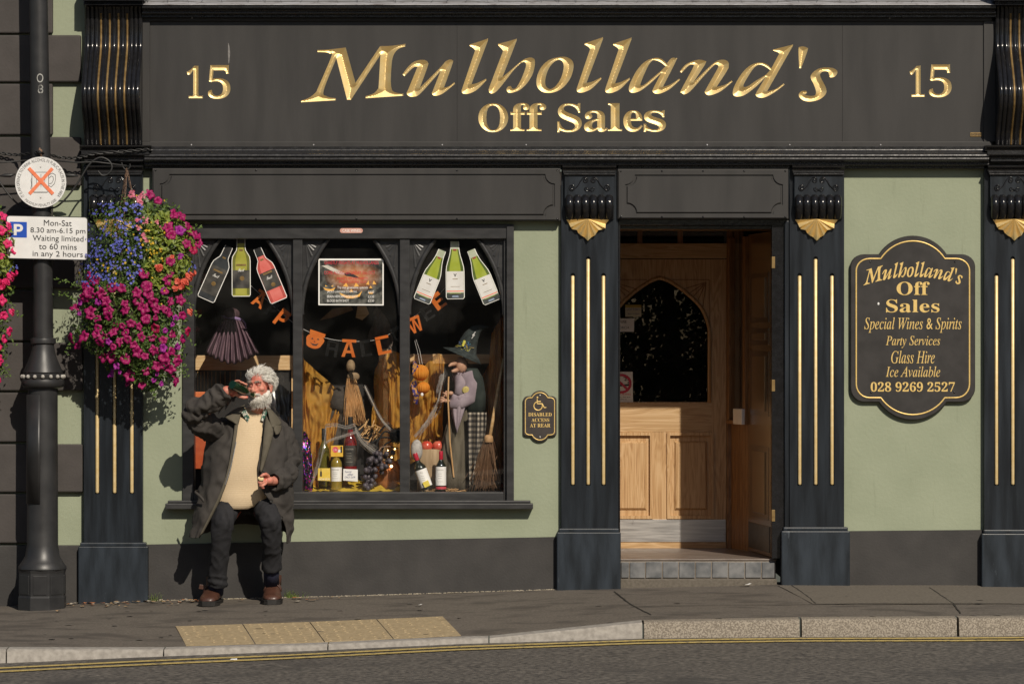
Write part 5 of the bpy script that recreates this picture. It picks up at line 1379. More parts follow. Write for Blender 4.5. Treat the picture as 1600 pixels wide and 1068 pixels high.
# ---- things stuck to the inside of the glass
def flat(mb, pts, y, th=.0012, mi=0):
    return mb.prism([(WX(a,y),WZ(b,y)) for a, b in pts], y-th, y, mi)
def bottle_shape(kind):
    """half outline of a bottle card: (half width, height up from base), base 0 top 1"""
    if kind == 'bordeaux': return [(.138,0),(.150,.02),(.150,.60),(.140,.67),(.105,.73),(.072,.78),(.064,.83),(.060,.985),(.056,1)]
    return [(.140,0),(.152,.02),(.152,.47),(.142,.56),(.115,.66),(.088,.75),(.072,.83),(.064,.90),(.062,.985),(.058,1)]
def bottle_card(name, label, cx, top, base, lean, kind, cols, group=None):
    """cx,top/base px of axis ends (top (x,y), base (x,y)); cols: glass, shade, label, foot, capsule"""
    T = Vector((top[0], top[1])); B = Vector((base[0], base[1])); ax = T-B; Ln = ax.length; u = ax/Ln; n = Vector((-u.y, u.x))
    Y = .050
    def at(w, h): p = B+u*h*Ln+n*w*Ln; return (p.x, p.y)
    H = bottle_shape(kind)
    def shape(off, h0=0.0, h1=1.0):
        hs = [q[1] for q in H]; ws = [q[0] for q in H]; R = []
        ks = sorted(set([h0, h1]+[h for h in hs if h0 < h < h1]+list(np.linspace(h0, h1, 8))))
        for h in ks: R.append((float(np.interp(h, hs, ws))+off, h))
        return [at(w, h) for w, h in R]+[at(-w, h) for w, h in R[::-1]]
    root = thing(name, label, 'window sticker', W(B.x, B.y, Y), group)
    ol = shape(.012); ol[0] = at(.14, -.012); ol[-1] = at(-.14, -.012)
    flat(MB(), ol, Y, .001).build('white_border', M['paper'], root)
    g = MB(); flat(g, shape(0), Y-.0012, .0006); g.build('bottle_print', cols['glass'], root)
    if cols.get('shade'):
        for sgn in (1, -1):
            hs = [q[1] for q in H]; ws = [q[0] for q in H]; ks = [k for k in np.linspace(.02, .86, 12)]
            o_ = [at(sgn*float(np.interp(k, hs, ws)), k) for k in ks]; i_ = [at(sgn*float(np.interp(k, hs, ws))*.66, k) for k in ks]
            flat(MB(), o_+i_[::-1], Y-.002, .0003).build('shade_print', cols['shade'], root)
    l0, l1 = cols['lab']
    flat(MB(), shape(-.004, l0, l1), Y-.0026, .0003).build('label_print', cols['label'], root)
    flat(MB(), shape(.002, cols.get('cap', .86), 1), Y-.0026, .0003).build('capsule_print', cols['capsule'], root)
    if kind != 'bordeaux':
        flat(MB(), shape(-.004, .0, .085), Y-.0026, .0003).build('base_print', cols['foot'], root)
        flat(MB(), shape(-.004, .118, .135), Y-.0031, .0003).build('band_print', M['redprint'], root)
        flat(MB(), [at(-.028,.435),(at(0,.375)),at(.028,.435),at(.014,.435),at(0,.405),at(-.014,.435)], Y-.0032, .0003).build('emblem', M['ink'], root)
        flat(MB(), [at(-.045,.345),at(.045,.345),at(.045,.335),at(-.045,.335)], Y-.0032, .0003).build('label_line', M['gilt_dull'], root)
        flat(MB(), [at(-.08,.21),at(.08,.21),at(.08,.204),at(-.08,.204)], Y-.0032, .0003).build('label_line', M['gilt_dull'], root)
        flat(MB(), [at(-.05,.05),at(.05,.05),at(.06,.02),at(-.06,.02)], Y-.0032, .0003).build('highlight_print', mat('pale_blue_print', (.2,.26,.36), (.28,.34,.44), scale=60), root)
        flat(MB(), [at(-.03,.865),at(.03,.865),at(.03,.835),at(-.03,.835)], Y-.0032, .0003).build('neck_band', mat('maroon_print', (.3,.05,.03)), root)
    else:
        flat(MB(), [at(-.085,.545),at(.085,.545),at(.085,.515),at(-.085,.515)], Y-.0032, .0003).build('label_line', M['gilt_dull'], root)
        P = [at(.015+.04*cos(q), .30+.04*sin(q)) for q in np.linspace(0, 2*pi, 14, endpoint=False)]
        flat(MB(), P, Y-.0032, .0003).build('emblem', M['gilt_dull'], root)
        a, b = at(-.075, .455), at(.075, .43)
        mx_, my_ = (a[0]+b[0])/2, (a[1]+b[1])/2; text('𝓣𝓾𝓲𝓽', (mx_-5, my_-2.4, mx_+5, my_+2.4), Y-.0032, M['paper'], root, thick=.0003, rot=math.atan2(n.y, n.x) if n.x > 0 else math.atan2(-n.y, -n.x))
        flat(MB(), [at(-.03,.80),at(.03,.80),at(.03,.77),at(-.03,.77)], Y-.0032, .0003).build('neck_band', M['gilt_dull'], root)
    return root
def pm(n, c1, c2, **k): return mat(n, c1, c2, scale=k.pop('scale', 14), rough=.35, **k)
blk_lab = pm('black_label_print', (.02,.02,.02), (.09,.085,.075))
wht_lab = pm('white_label_print', (.62,.61,.58), (.72,.71,.68))
cap_bk = pm('black_capsule_print', (.015,.015,.015), (.05,.05,.05)); cap_wh = pm('silver_green_capsule', (.38,.42,.30), (.5,.53,.42))
foot = pm('dark_glass_print', (.025,.03,.03), (.08,.09,.09))
DKC = dict(glass=pm('dark_bottle_print', (.012,.016,.018), (.05,.055,.06)), label=blk_lab, lab=(.10,.60), capsule=cap_bk, foot=foot, cap=.85)
YEL = dict(glass=pm('olive_wine_print', (.28,.28,.03), (.38,.37,.07)), shade=pm('dark_olive_print', (.12,.125,.02), (.18,.18,.04)), label=blk_lab, lab=(.13,.44), capsule=cap_bk, foot=foot, cap=.90)
ROS = dict(glass=pm('rose_wine_print', (.62,.12,.10), (.7,.2,.17)), shade=pm('deep_rose_print', (.40,.06,.05), (.5,.1,.08)), label=blk_lab, lab=(.23,.56), capsule=cap_bk, foot=foot, cap=.85)
GRN = dict(glass=pm('green_glass_print', (.30,.36,.03), (.36,.42,.07)), shade=pm('dark_green_print', (.07,.11,.02), (.11,.15,.03)), label=wht_lab, lab=(.10,.475), capsule=cap_wh, foot=foot, cap=.865)
g_ = 'flat wine bottle stickers on the window glass'
bottle_card('bottle_sticker', 'dark red wine bottle sticker leaning right, leftmost of the window bottles', 0, (358,385), (321.5,467), 0, 'bordeaux', DKC, g_)
bottle_card('bottle_sticker', 'upright yellow white wine bottle sticker between the dark and the pink bottle', 0, (376.5,371), (377,462), 0, 'bordeaux', YEL, g_)
bottle_card('bottle_sticker', 'pink rose wine bottle sticker leaning left in the left window light', 0, (402,388), (436,469), 0, 'bordeaux', ROS, g_)
bottle_card('bottle_sticker', 'green bottle sticker with white label leaning right beside the middle mullion', 0, (691,391), (659,470), 0, 'burgundy', GRN, g_)
bottle_card('bottle_sticker', 'upright green bottle sticker with white label, middle of the three green bottles', 0, (710.5,377), (711.5,466), 0, 'burgundy', GRN, g_)
bottle_card('bottle_sticker', 'green bottle sticker with white label leaning left beside the right window stile', 0, (736,390.5), (769,471), 0, 'burgundy', GRN, g_)

# ---- poster
po = thing('halloween_poster', 'dark landscape poster with orange glow and white border on the middle pane', 'poster', W(548, 477, .05))
flat(MB(), [(499,404),(597,404),(599.5,407.5),(599.5,477),(497.5,476.5),(497.5,406)], .05, .001).build('sheet', M['paper'], po)
pmn = bpy.data.materials.new('night_scene_print'); pmn.use_nodes = True; t_ = pmn.node_tree; b_ = t_.nodes["Principled BSDF"]; N_, L_ = t_.nodes.new, t_.links.new
ge = N_("ShaderNodeNewGeometry"); mp_ = N_("ShaderNodeMapping"); mp_.vector_type = 'POINT'
cpt = W(552, 432, .05); mp_.inputs['Location'].default_value = (-cpt.x*5.5, 0, -cpt.z*10); mp_.inputs['Scale'].default_value = (5.5, 0, 10); L_(ge.outputs['Position'], mp_.inputs[0])
gr = N_("ShaderNodeTexGradient"); gr.gradient_type = 'SPHERICAL'; L_(mp_.outputs[0], gr.inputs[0])
nn_ = N_("ShaderNodeTexNoise"); nn_.inputs['Scale'].default_value = 28; nn_.inputs['Detail'].default_value = 6; L_(ge.outputs['Position'], nn_.inputs[0])
r1_ = N_("ShaderNodeValToRGB"); r1_.color_ramp.elements[0].color = (.012,.014,.013,1); r1_.color_ramp.elements[1].color = (.16,.16,.14,1); r1_.color_ramp.elements[0].position = .4; r1_.color_ramp.elements[1].position = .7; L_(nn_.outputs[0], r1_.inputs[0])
r2_ = N_("ShaderNodeValToRGB"); e_ = r2_.color_ramp.elements; e_[0].color = (0,0,0,1); e_[1].color = (.5,.17,.05,1); e_[1].position = .8; L_(gr.outputs['Fac'], r2_.inputs[0])
ad_ = N_("ShaderNodeMix"); ad_.data_type = 'RGBA'; ad_.blend_type = 'ADD'; ad_.inputs[0].default_value = 1; L_(r1_.outputs[0], ad_.inputs[6]); L_(r2_.outputs[0], ad_.inputs[7]); L_(ad_.outputs[2], b_.inputs['Base Color']); b_.inputs['Roughness'].default_value = .4
flat(MB(), [(499.5,406.5),(596,406.5),(597.6,409),(597.6,475),(499.5,474.7)], .0488, .0004).build('night_print', pmn, po)
yp = .0478
flat(MB(), [(502,415),(512,414),(545,430),(528,428)], yp+.0004, .0003).build('light_beam', mat('pale_print', (.5,.48,.42), (.6,.57,.5), scale=60), po)
flat(MB(), [(537,428),(543,425),(550,427),(557,431),(562,434),(556,434),(548,432),(541,431)], yp+.0002, .0003).build('bat_print', M['ink'], po)
amb = mat('amber_print', (.8,.36,.05), (.85,.5,.12), scale=120)
for P in ([(536,447),(541,441),(544,448)],[(553,448),(556,441),(561,447)],[(546,456),(549,451),(552,456)],[(530,457),(540,461),(550,462),(560,460),(566,454),(562,463),(552,466),(542,466),(534,462)],
          [(508,445),(512,447),(508,447.5)],[(517,447),(521,445),(520,448)],[(505,449),(511,451),(517,451.5),(524,449),(521,454),(514,455),(508,453)],
          [(572,444),(576,438),(577,445)],[(582,444),(584,438),(588,444)],[(577,450),(579,446),(582,450)],[(575,456),(584,456),(582,459),(577,459)]):
    flat(MB(), P, yp+.0002, .0003).build('pumpkin_glow', amb, po)
for body, box, m in (('GHASTLY FRIGHTS AT MULHOLLANDS',(507,407.5,591.5,413),M['red']),('COME ALONG SATURDAY 31st OCT',(506.5,423.3,586,428.5),M['red']),('FANCY DRESS PARTY',(527,433,575,437),M['red']),('PRIZES GIVEN OUT',(530,438.5,573,442),M['red']),
                     ('Try our gruesome specials',(527,447,575,452),M['paper']),('JACKO LANTERN COCKTAIL',(511,454,558,458),M['paper']),('BRAIN HEMORRHAGE SHOT',(511,461,559,465),M['paper']),('BLOOD BATH SHOT',(511,467.5,545,471.5),M['paper']),
                     ('£4.50',(575,454,584.5,458),M['paper']),('£3.50',(575,461,584.5,465),M['paper']),('£3.50',(575,467.5,584.5,471.5),M['paper'])):
    text(body, box, yp-.0004, m, po, thick=.0003)

# ---- letter garland
YG = .16
gar = thing('letter_garland', 'string of shiny orange and black card letters with a pumpkin hanging across the window', 'garland', W(548, 530, YG))
tr_ = MB(); tr_.tube([W(p.x, p.y, YG) for p in catmull([(385,440,0),(405,458,0),(440,489,0),(470,512,0),(510,528,0),(548,533,0),(590,530,0),(622,513,0),(650,492,0),(672,474,0),(697,448,0)], 6)], .0011, 5); tr_.build('string', M['paper'], gar)
foil_o = mat('orange_foil', (.72,.15,.02), (.8,.22,.04), scale=12, rough=.28, metal=.25, bump=.2); foil_k = mat('black_foil', (.005,.005,.005), (.012,.012,.012), scale=14, rough=.25, bump=.3, spec=.4)
def gletter(ch, cx, cy, w, h, rot, m, tab=True):
    loops = fit(text_loops(ch), (cx-w/2, cy-h/2, cx+w/2, cy+h/2)); r = radians(rot)
    def rt(a, b): return (cx+(a-cx)*cos(r)-(b-cy)*sin(r), cy+(a-cx)*sin(r)+(b-cy)*cos(r))
    loops = [[rt(*p) for p in resample(L, 1.5)] for L in loops]; pt = []; li = []
    for L in loops: li.append(list(range(len(pt), len(pt)+len(L)))); pt += L
    P, F = cdt(pt, li); A = np.array(P); C = np.array([A[list(f)].mean(0) for f in F]); kp = inside(C, loops)
    sk = random.uniform(-.2,.2)
    mb = MB(); mb.add([W(p[0], p[1], YG-.012+(p[0]-cx)/S*sk) for p in P], [f for f, k in zip(F, kp) if k])
    if tab:
        q = [rt(cx-w*.5, cy-h*.5-2.5), rt(cx+w*.5, cy-h*.5-2.5), rt(cx+w*.5, cy-h*.5+2), rt(cx-w*.5, cy-h*.5+2)]
        mb.add([W(a, b, YG-.0135) for a, b in q], [(0,1,2,3)])
    return mb.build('card_letter', m, gar, solid=.0025)
for ch, cx, cy, w, h, rot, m in (('𝗔',406,468,19,24,32,foil_o),('𝗣',425,484,14,22,36,foil_k),('𝗣',440,498,17,26,38,foil_o),('𝗛',519,545,18,24,10,foil_k),('𝗔',545,545,22,25,3,foil_o),('𝗟',572,545,17,23,-8,foil_k),('𝗟',599,540,21,26,-12,foil_o),
                             ('𝗢',621,523,15,20,-25,foil_k),('𝗪',649,508,22,22,-24,foil_o),('𝗘',668,489,17,21,-33,foil_k),('𝗘',685,471,18,23,-36,foil_o)):
    gletter(ch, cx, cy, w, h, rot, m)
pc = MB(); pc.prism([(WX(492+(14+1.0*cos(5*q))*cos(q),YG), WZ(532+12.5*sin(q),YG)) for q in np.linspace(0,2*pi,28,endpoint=False)], YG-.014, YG-.011)
pc.prism([(WX(a,YG),WZ(b,YG)) for a, b in ((485,514),(509,522),(507,528),(484,521))], YG-.0145, YG-.0115); pk_o = pc.build('card_pumpkin', foil_o, gar)
for P in ([(486,529),(488.5,527),(489.5,530)],[(495,530.5),(497,528),(499,531)],[(484.5,534),(488,536.5),(493,537.5),(498,536),(494.5,540),(488.5,539)],[(491,532),(492.5,534),(490.5,534)]):
    flat(MB(), P, YG-.0145, .0006).build('face_cut', M['ink'], pk_o)

# ---- purple pleated cape with a lilac ribbon
pl = thing('pleated_cape', 'mauve pleated fabric skirt gathered with lilac ribbon, hanging in the left window', 'costume', W(362, 566, .45))
YC = .45
def cape(nf, r0, r1, z0, z1, y, seed, name):
    mb = MB(); rows = []; rr = random.Random(seed)
    for i in range(15):
        t = i/14; r = []
        for k in range(nf*8+1):
            a = (k/(nf*8)-.5); ph = 2*pi*k/8
            half = r0+(r1-r0)*t**.9; px = 362+a*2*half*(1+.0*t); bulge = 3.2*t*t*sin(ph)*.9
            py = z0+(z1-z0)*t - (14*(abs(a)*2)**1.6)*t + (2.5*cos(ph)*t*t)
            yy = y-.05-.12*sqrt(max(0,1-(2*a)**2))*t+.030*(.3+t)*cos(ph)
            r.append(W(px+bulge*.5, py, yy))
        rows.append(r)
    mb.grid(rows); return mb.build(name, mat('mauve_cloth', (.085,.045,.065), (.17,.10,.125), scale=9, rough=.75, stretch=(4,4,.5), detail=5), pl, smooth=True, solid=.004)
cape(9, 15, 43, 502, 564, YC, 1, 'outer_pleats'); cape(7, 12, 36, 500, 567, YC-.03, 2, 'front_pleats')
rb = MB(); rb.grid([[W(x, 492+3.5*((x-362)/22)**2*(1 if x > 355 else .4)+d+ (x-348)*.12, YC-.075+.10*((x-362)/26)**2) for x in np.linspace(346,379,10)] for d in (0,4.5)]); rb.tube([W(378,498,YC-.04), W(383,505,YC-.05), W(385,513,YC-.05)], .004, 5)
rb.build('ribbon', mat('lilac_satin', (.24,.16,.34), (.33,.24,.44), scale=20, rough=.3), pl, smooth=True, solid=.002)
kb = MB(); kb.ball(W(362,492,YC-.02), (.055,.06,.045), 16, 10); kb.build('gathered_top', mat('dark_mauve_cloth', (.05,.025,.03), (.1,.06,.07), scale=40), pl, smooth=True)

# ---- organza drapes
def sheet(corners, nu, nv, fold, namp, y0, y1, m, name, label, seed=0, cat='drape', parent=None):
    """curtain between a top edge and a bottom edge given as px polylines; folds run from top to bottom"""
    T, Bm = corners; T = catmull([(a,b,0) for a,b in T], 6); Bm = catmull([(a,b,0) for a,b in Bm], 6); rows = []
    for i in range(nv+1):
        t = i/nv; r = []
        for k in range(nu+1):
            s = k/nu; p = T[min(len(T)-1, int(s*(len(T)-1)))].lerp(T[min(len(T)-1, int(s*(len(T)-1))+1)], s*(len(T)-1)%1)
            q = Bm[min(len(Bm)-1, int(s*(len(Bm)-1)))].lerp(Bm[min(len(Bm)-1, int(s*(len(Bm)-1))+1)], s*(len(Bm)-1)%1)
            c = p.lerp(q, t); y = y0+(y1-y0)*t+fold*.6*sin(s*nu*.5+seed+5*nz((t*2.5,s*3,seed)))+namp*.7*nz((s*6,t*5,seed))+.022*nz((s*16,t*14,seed+3))+.012*(1-2.2*abs(nz((s*12+t*5,t*9,seed+8))))
            r.append(W(c.x+3*nz((t*3,s*6,seed+4)), c.y, y))
        rows.append(r)
    mb = MB(); mb.grid(rows); o = mb.build(name, m, parent, smooth=True)
    if parent is None: tag(o, label, cat)
    return o
org = sheer('orange_organza', (.84,.42,.05), (.92,.52,.10), .66, 9, (1,1,1)); org_d = sheer('rust_organza', (.55,.21,.025), (.66,.29,.05), .8, 9, (1,1,1))
sheet(([(473,556),(480,566),(520,602),(538,618)], [(473,760),(482,768),(500,760),(512,730)]), 90, 50, .022, .05, .45, .30, org, 'organza_drape', 'sheer orange drape falling from the left mullion behind the bottles')
sheet(([(586,575),(598,558),(612,548),(626,552)], [(580,668),(597,690),(612,720),(640,705)]), 70, 40, .022, .05, .55, .40, org, 'organza_drape', 'sheer orange drape gathered behind the black spider')
sheet(([(638,600),(660,575),(682,552),(695,560)], [(640,725),(660,712),(676,700),(690,705)]), 76, 40, .022, .06, .52, .50, org, 'organza_drape', 'sheer orange drape behind the paper pumpkins and the witch')
sheet(([(768,520),(778,505),(786,490),(793,480)], [(752,768),(765,768),(780,768),(793,768)]), 60, 44, .02, .04, .30, .28, org_d, 'rust_drape', 'rust coloured drape hanging behind the long broom')
sheet(([(744,598),(755,585),(768,560),(780,545)], [(742,700),(752,705),(768,700),(782,690)]), 48, 28, .02, .04, .54, .52, org_d, 'rust_drape', 'rust coloured drape end between the witch and the broom')
yf = mat('yellow_tissue_cloth', (.62,.40,.02), (.75,.54,.06), scale=14, rough=.7, trans=.25)
mb = MB(); rows = []
for i in range(26):
    r = []
    for k in range(40):
        px = 476+k*4.1; y = .10+.36*i/25; hump = (.05+.05*nz((px*.03,y*9,2)))*(i/25)**1.2+.022*nz((px*.11,y*16,5)); r.append(Vector((WX(px,y), y, FZ+.006+max(0,hump))))
    rows.append(r)
mb.grid(rows); tag(mb.build('yellow_cloth', yf, smooth=True), 'crumpled bright yellow cloth spread under the wine bottles', 'cloth')

# ---- bottles standing in the window
gl_b = mat('dark_bottle_glass', (.010,.014,.008), rough=.06, spec=.7, coat=.5)
def wine_mat(n, c): 
    m = mat(n, c, rough=.05, spec=.6, coat=.6); b = m.node_tree.nodes["Principled BSDF"]; b.inputs['Transmission Weight'].default_value = .55; return m
def bottle(name, label, px, y, base_py, H, r, glass, lab_m, cap_m, lab=(.10,.42), lean=0, wine=None, marks=True, capf=.80):
    c = W(px, base_py, y); root = thing(name, label, 'bottle', c)
    up = Vector((sin(lean), 0, cos(lean)))
    P = [(0,.0),(r*.92,.0),(r,.012),(r,H*.58),(r*.93,H*.64),(r*.62,H*.71),(r*.40,H*.77),(r*.36,H*.82),(r*.36,H*.985),(r*.34,H)]
    MB().lathe(P, c, 24, axis=up).build('glass', glass, root, auto=50)
    MB().lathe([(r*.37,H*capf),(r*.39,H*(capf+.01)),(r*.39,H*.985),(r*.36,H*1.002),(0,H*1.003)], c, 18, axis=up).build('capsule', cap_m, root, auto=40)
    if lab_m:
        lb = MB().lathe([(r*1.006,H*lab[0]),(r*1.008,H*lab[0]+.001),(r*1.008,H*lab[1]-.001),(r*1.006,H*lab[1])], c, 24, axis=up, caps=False).build('label', lab_m, root, auto=40)
        if marks:
            k = MB()
            for f, w in ((.84,.9),(.80,.9),(.62,.5),(.5,.55),(.38,.45),(.2,.7)):
                z = H*(lab[0]+(lab[1]-lab[0])*f); k.grid([[c+up*(z+d)+Vector((r*1.012*sin(a)*cos(lean), -r*1.012*cos(a), 0)) for a in np.linspace(-w*.8-.2, w*.8-.2, 8)] for d in (0,.0018)])
            k.build('label_lines', mat('label_print_grey', (.35,.33,.28)), lb)
    return root
wl = M['paper']; red_c = mat('red_capsule', (.42,.012,.03), (.5,.02,.05), rough=.3, scale=30)
b1 = bottle('wine_bottle', 'red wine bottle with white label and red capsule standing by the witch skirt', 689, .14, 765, .285*.84, .034*.95, gl_b, wl, red_c, lab=(.12,.60), capf=.74)
mb = MB(); mb.lathe([(.0335,.006),(.0335,.022)], WL[b1.name], 24, caps=False); mb.build('base_band', mat('pink_red_band', (.55,.06,.08), rough=.4), b1)
bottle('wine_bottle', 'white wine bottle with cream label below the small yellow price card', 525.5, .17, 765, .27, .035, wine_mat('pale_wine_glass', (.55,.40,.06)), wl, mat('gold_capsule', (.55,.4,.08), rough=.3, metal=.5), lab=(.20,.52))
bottle('wine_bottle', 'tall rose wine bottle with black label behind a handwritten card', 547.5, .24, 752, .40, .040, wine_mat('rose_wine_glass', (.42,.025,.03)), blk_lab, cap_bk, lab=(.24,.56))
bottle('wine_bottle', 'cobweb draped white wine bottle at the left behind the yellow offer card', 506, .26, 760, .36, .036, wine_mat('green_wine_glass', (.22,.20,.03)), None, M['ink'], marks=False)
b5 = bottle('wine_bottle', 'leaning wine bottle with a white label and yellow sticker beside the mullion', 668, .16, 764, .235, .038, gl_b, wl, red_c, lab=(.08,.55), lean=-.34, capf=.8)
q_ = WL[b5.name]; mb = MB(); mb.obox(q_+Vector((-.006,-.043,.035)), (.017,0,.008), (0,.0015,0), (-.007,0,.016)); mb.build('yellow_sticker', mat('yellow_label', (.78,.6,.05), (.82,.68,.12), scale=60), b5)
# cards
def card(name, label, poly, y, m, prints):
    root = thing(name, label, 'price card', W(poly[0][0], poly[2][1], y))
    flat(MB(), poly, y, .0015).build('card', m, root)
    for body, box, mm in prints: text(body, box, y-.0017, mm, root, thick=.0003)
    return root
scr = mat('blue_pen', (.05,.06,.2))
card('price_card', 'white handwritten card leaning on the rose bottle', [(536.5,732),(559,733),(559,752),(536,750)], .13, M['paper'], (('Special',(539,735,549,738.5),scr),('offer',(543,739,552,742.5),scr),('ONLY £6.99',(538.5,743.5,555,746.5),scr)))
c = card('price_card', 'yellow offer card with a red roundel above the white wine bottle', [(517,695.5),(536,695.5),(536,713),(517,713)], .15, mat('orange_yellow_card', (.75,.42,.03), (.8,.5,.06), scale=40), ())
flat(MB(), [(524+4.6*cos(q), 702+4.6*sin(q)) for q in np.linspace(0,2*pi,18,endpoint=False)], .1483, .0004).build('red_roundel', mat('pink_red_roundel', (.7,.08,.12)), c)
text('2 for', (521,700,527,704), .1478, M['paper'], c, thick=.0003)
flat(MB(), [(532,697),(534.5,697),(534.5,707),(532,707)], .1483, .0004).build('bottle_picture', M['ink'], c); flat(MB(), [(528,702),(532,702),(532,706),(528,706)], .1483, .0004).build('bottle_picture', M['paper'], c)
c = card('price_card', 'yellow offer card with a bottle picture and black price strip at the left', [(497,731),(516,731),(516,751),(496.5,750)], .13, mat('bright_yellow_card', (.8,.55,.06), (.85,.62,.12), scale=40), (('NOW £5.99',(498.5,746.6,515,749.6),M['paper']),))
flat(MB(), [(496.8,745.5),(516.2,746),(516.4,751.5),(496.6,750.5)], .1290, .0004).build('price_strip', M['ink'], c); flat(MB(), [(500,744),(500,737),(501,735),(501,731.5),(502,731.5),(502,735),(503,737),(503,744)], .1288, .0004).build('bottle_picture', M['ink'], c)

# ---- bunch of dark grapes
gp = thing('grape_bunch', 'bunch of dusty dark purple grapes hanging beside the copper pot', 'grapes', W(583, 766, .15))
gm_ = mat('dusty_grape', (.040,.032,.045), (.10,.085,.095), scale=60, rough=.5, wear=(.16,.14,.14), wscale=50, wthr=.6)
grape = MB().ball((0,0,0), (.0155,.0155,.018), 10, 8).mesh('grape', gm_, smooth=True); rr = random.Random(4)
n = 0
while n < 62:
    py = rr.uniform(706, 764); wdt = 21-(py-706)*.18-(6 if py > 755 else 0); cxg = 597-(py-706)*.42+(3 if py < 720 else 0); px = cxg+rr.uniform(-wdt, wdt)
    inst('grape', grape, gp, Matrix.Translation(W(px, py, .15+rr.uniform(-.035,.03))) @ Matrix.Rotation(rr.uniform(-.6,.6), 4, 'Y')); n += 1
st_ = MB(); st_.tube([W(592,704,.15), W(596,698,.16), W(608,697,.17), W(622,700,.18)], .004, 6); st_.build('stem', M['rust'], gp)
# ---- copper pot, twig bundle, log with apples
pt_ = MB(); pt_.lathe([(.03,0),(.062,.01),(.080,.05),(.086,.10),(.078,.14),(.062,.165),(.066,.175),(.060,.172)], W(606,764,.30), 26); tag(pt_.build('copper_pot', mat('worn_copper', (.42,.16,.07), (.52,.24,.12), rough=.35, metal=.55, scale=18, bump=.2), smooth=True), 'round copper pot behind the grapes in the middle window', 'pot')
fl_ = thing('fairy_lights', 'small string of lit fairy lights beside the copper pot', 'lights', W(610, 735, .2))
bm_ = bpy.data.materials.new('lit_bulb'); bm_.use_nodes = True; bb = bm_.node_tree.nodes["Principled BSDF"]; bb.inputs['Emission Color'].default_value = (1,.62,.25,1); bb.inputs['Emission Strength'].default_value = 9; bb.inputs['Base Color'].default_value = (.8,.6,.3,1)
for px, py, r in ((611.5,728,.0085),(612,714,.005),(617,701,.005),(606,703,.004),(603,722,.004),(607,718,.0035),(604.5,711,.003)):
    MB().ball(W(px,py,.19), r, 10, 8).build('bulb', bm_, fl_, smooth=True)
wr = MB(); wr.tube([W(p.x,p.y,.195) for p in catmull([(600,735,0),(604,722,0),(603,711,0),(607,703,0),(618,701,0),(613,714,0),(612,728,0),(620,738,0)],6)], .0012, 5); wr.build('wire', mat('green_wire', (.03,.06,.02)), fl_)
tw = MB(); rr = random.Random(8)
for i in range(26):
    a = (rr.uniform(566,592), rr.uniform(662,690)); ang = rr.choice((.25,.35,-1.0,-.9,1.9))+rr.gauss(0,.12); L = rr.uniform(8,20)
    tw.tube([W(a[0]-L*cos(ang)/2, a[1]-L*sin(ang)/2, .3+rr.uniform(-.04,.04)), W(a[0]+L*cos(ang)/2, a[1]+L*sin(ang)/2, .3+rr.uniform(-.04,.04))], rr.uniform(.003,.005), 5)
tag(tw.build('cane_lattice', mat('golden_cane', (.5,.28,.10), (.62,.4,.18), scale=50)), 'broken golden cane lattice lying above the grapes', 'cane')
lg = MB(); prof = [(.085,0),(.088,.05),(.082,.12),(.086,.17),(.080,.255),(.07,.258)]
mb = MB(); rows = []
for r, h in prof: rows.append([W(674,766,.33)+Vector((r*(1+.07*sin(3*a+h*9)+.03*sin(7*a))*cos(a), r*.8*(1+.06*sin(4*a))*sin(a), h)) for a in np.linspace(0,2*pi,30,endpoint=False)])
mb.grid(rows, closed=True); mb.f.append(tuple(range(150,180))); mb.m.append(0)
tag(mb.build('tree_stump', mat('driftwood', (.28,.19,.10), (.42,.31,.19), scale=10, stretch=(3,3,.5), detail=7, rough=.85, bump=.5), smooth=True), 'pale wooden stump with two red apples on top', 'stump')
ap = mat('red_apple_skin', (.55,.05,.03), (.68,.16,.10), scale=30, rough=.3, coat=.3)
for px, lab in ((667,'shiny red apple on the stump beside the grey cloth ball'),(685,'shiny red apple on the stump beside the witch skirt')):
    a = MB(); a.lathe([(0,.012),(.012,.003),(.03,.010),(.037,.032),(.034,.052),(.02,.066),(.008,.062),(0,.054)], W(px,705.5,.31), 18); a.tube([W(px,703,.31)+Vector((0,0,.045)), W(px,703,.31)+Vector((.004,0,.062))], .0016, 5)
    tag(a.build('apple', ap, smooth=True), lab, 'apple')

# ---- paper honeycomb pumpkins
hn = thing('honeycomb_ornament', 'orange paper honeycomb ornament of two balls with spotted bow hanging by a string', 'ornament', W(658, 620, .35))
hc = mat('orange_tissue', (.80,.27,.02), (.88,.36,.04), scale=20, rough=.8, trans=.3)
for (px, py, rw, rh) in ((657,582,13.5,13),(661.5,605.5,10.5,9.5)):
    mb = MB(); rows = []
    for i in range(15):
        t = pi*i/14; rows.append([W(px,py,.35)+Vector((PX(rw)*sin(t)*cos(a)*(1-.06*(k%2)), PX(rw)*sin(t)*sin(a)*(1-.06*(k%2)), PX(rh)*cos(t)*(1-.03*(k%2)))) for k, a in enumerate(np.linspace(0,2*pi,36,endpoint=False))])
    mb.grid(rows, closed=True); mb.build('paper_ball', hc, hn)
mb = MB(); mb.tube([W(656,569,.35), W(653,552,.34), W(648,532,.3)], .0012, 5); mb.tube([W(660,569,.35), W(656,548,.34), W(650,530,.3)], .0012, 5); mb.build('string', M['paper'], hn)
sp = mat('spotted_blue_ribbon', (.04,.03,.16), (.5,.25,.06), scale=55, rough=.5, mixpos=(.5,.56))
for P in ([(646,560),(654,572),(650,592),(644,584)],[(642,598),(650,594),(654,612),(646,618)],[(648,616),(656,612),(652,632),(646,628)]):
    mb = MB(); mb.add([W(*P[0],.34), W(*P[1],.315), W(*P[2],.34), W(*P[3],.31)], [(0,1,2,3)]); mb.build('ribbon', sp, hn, solid=.002)
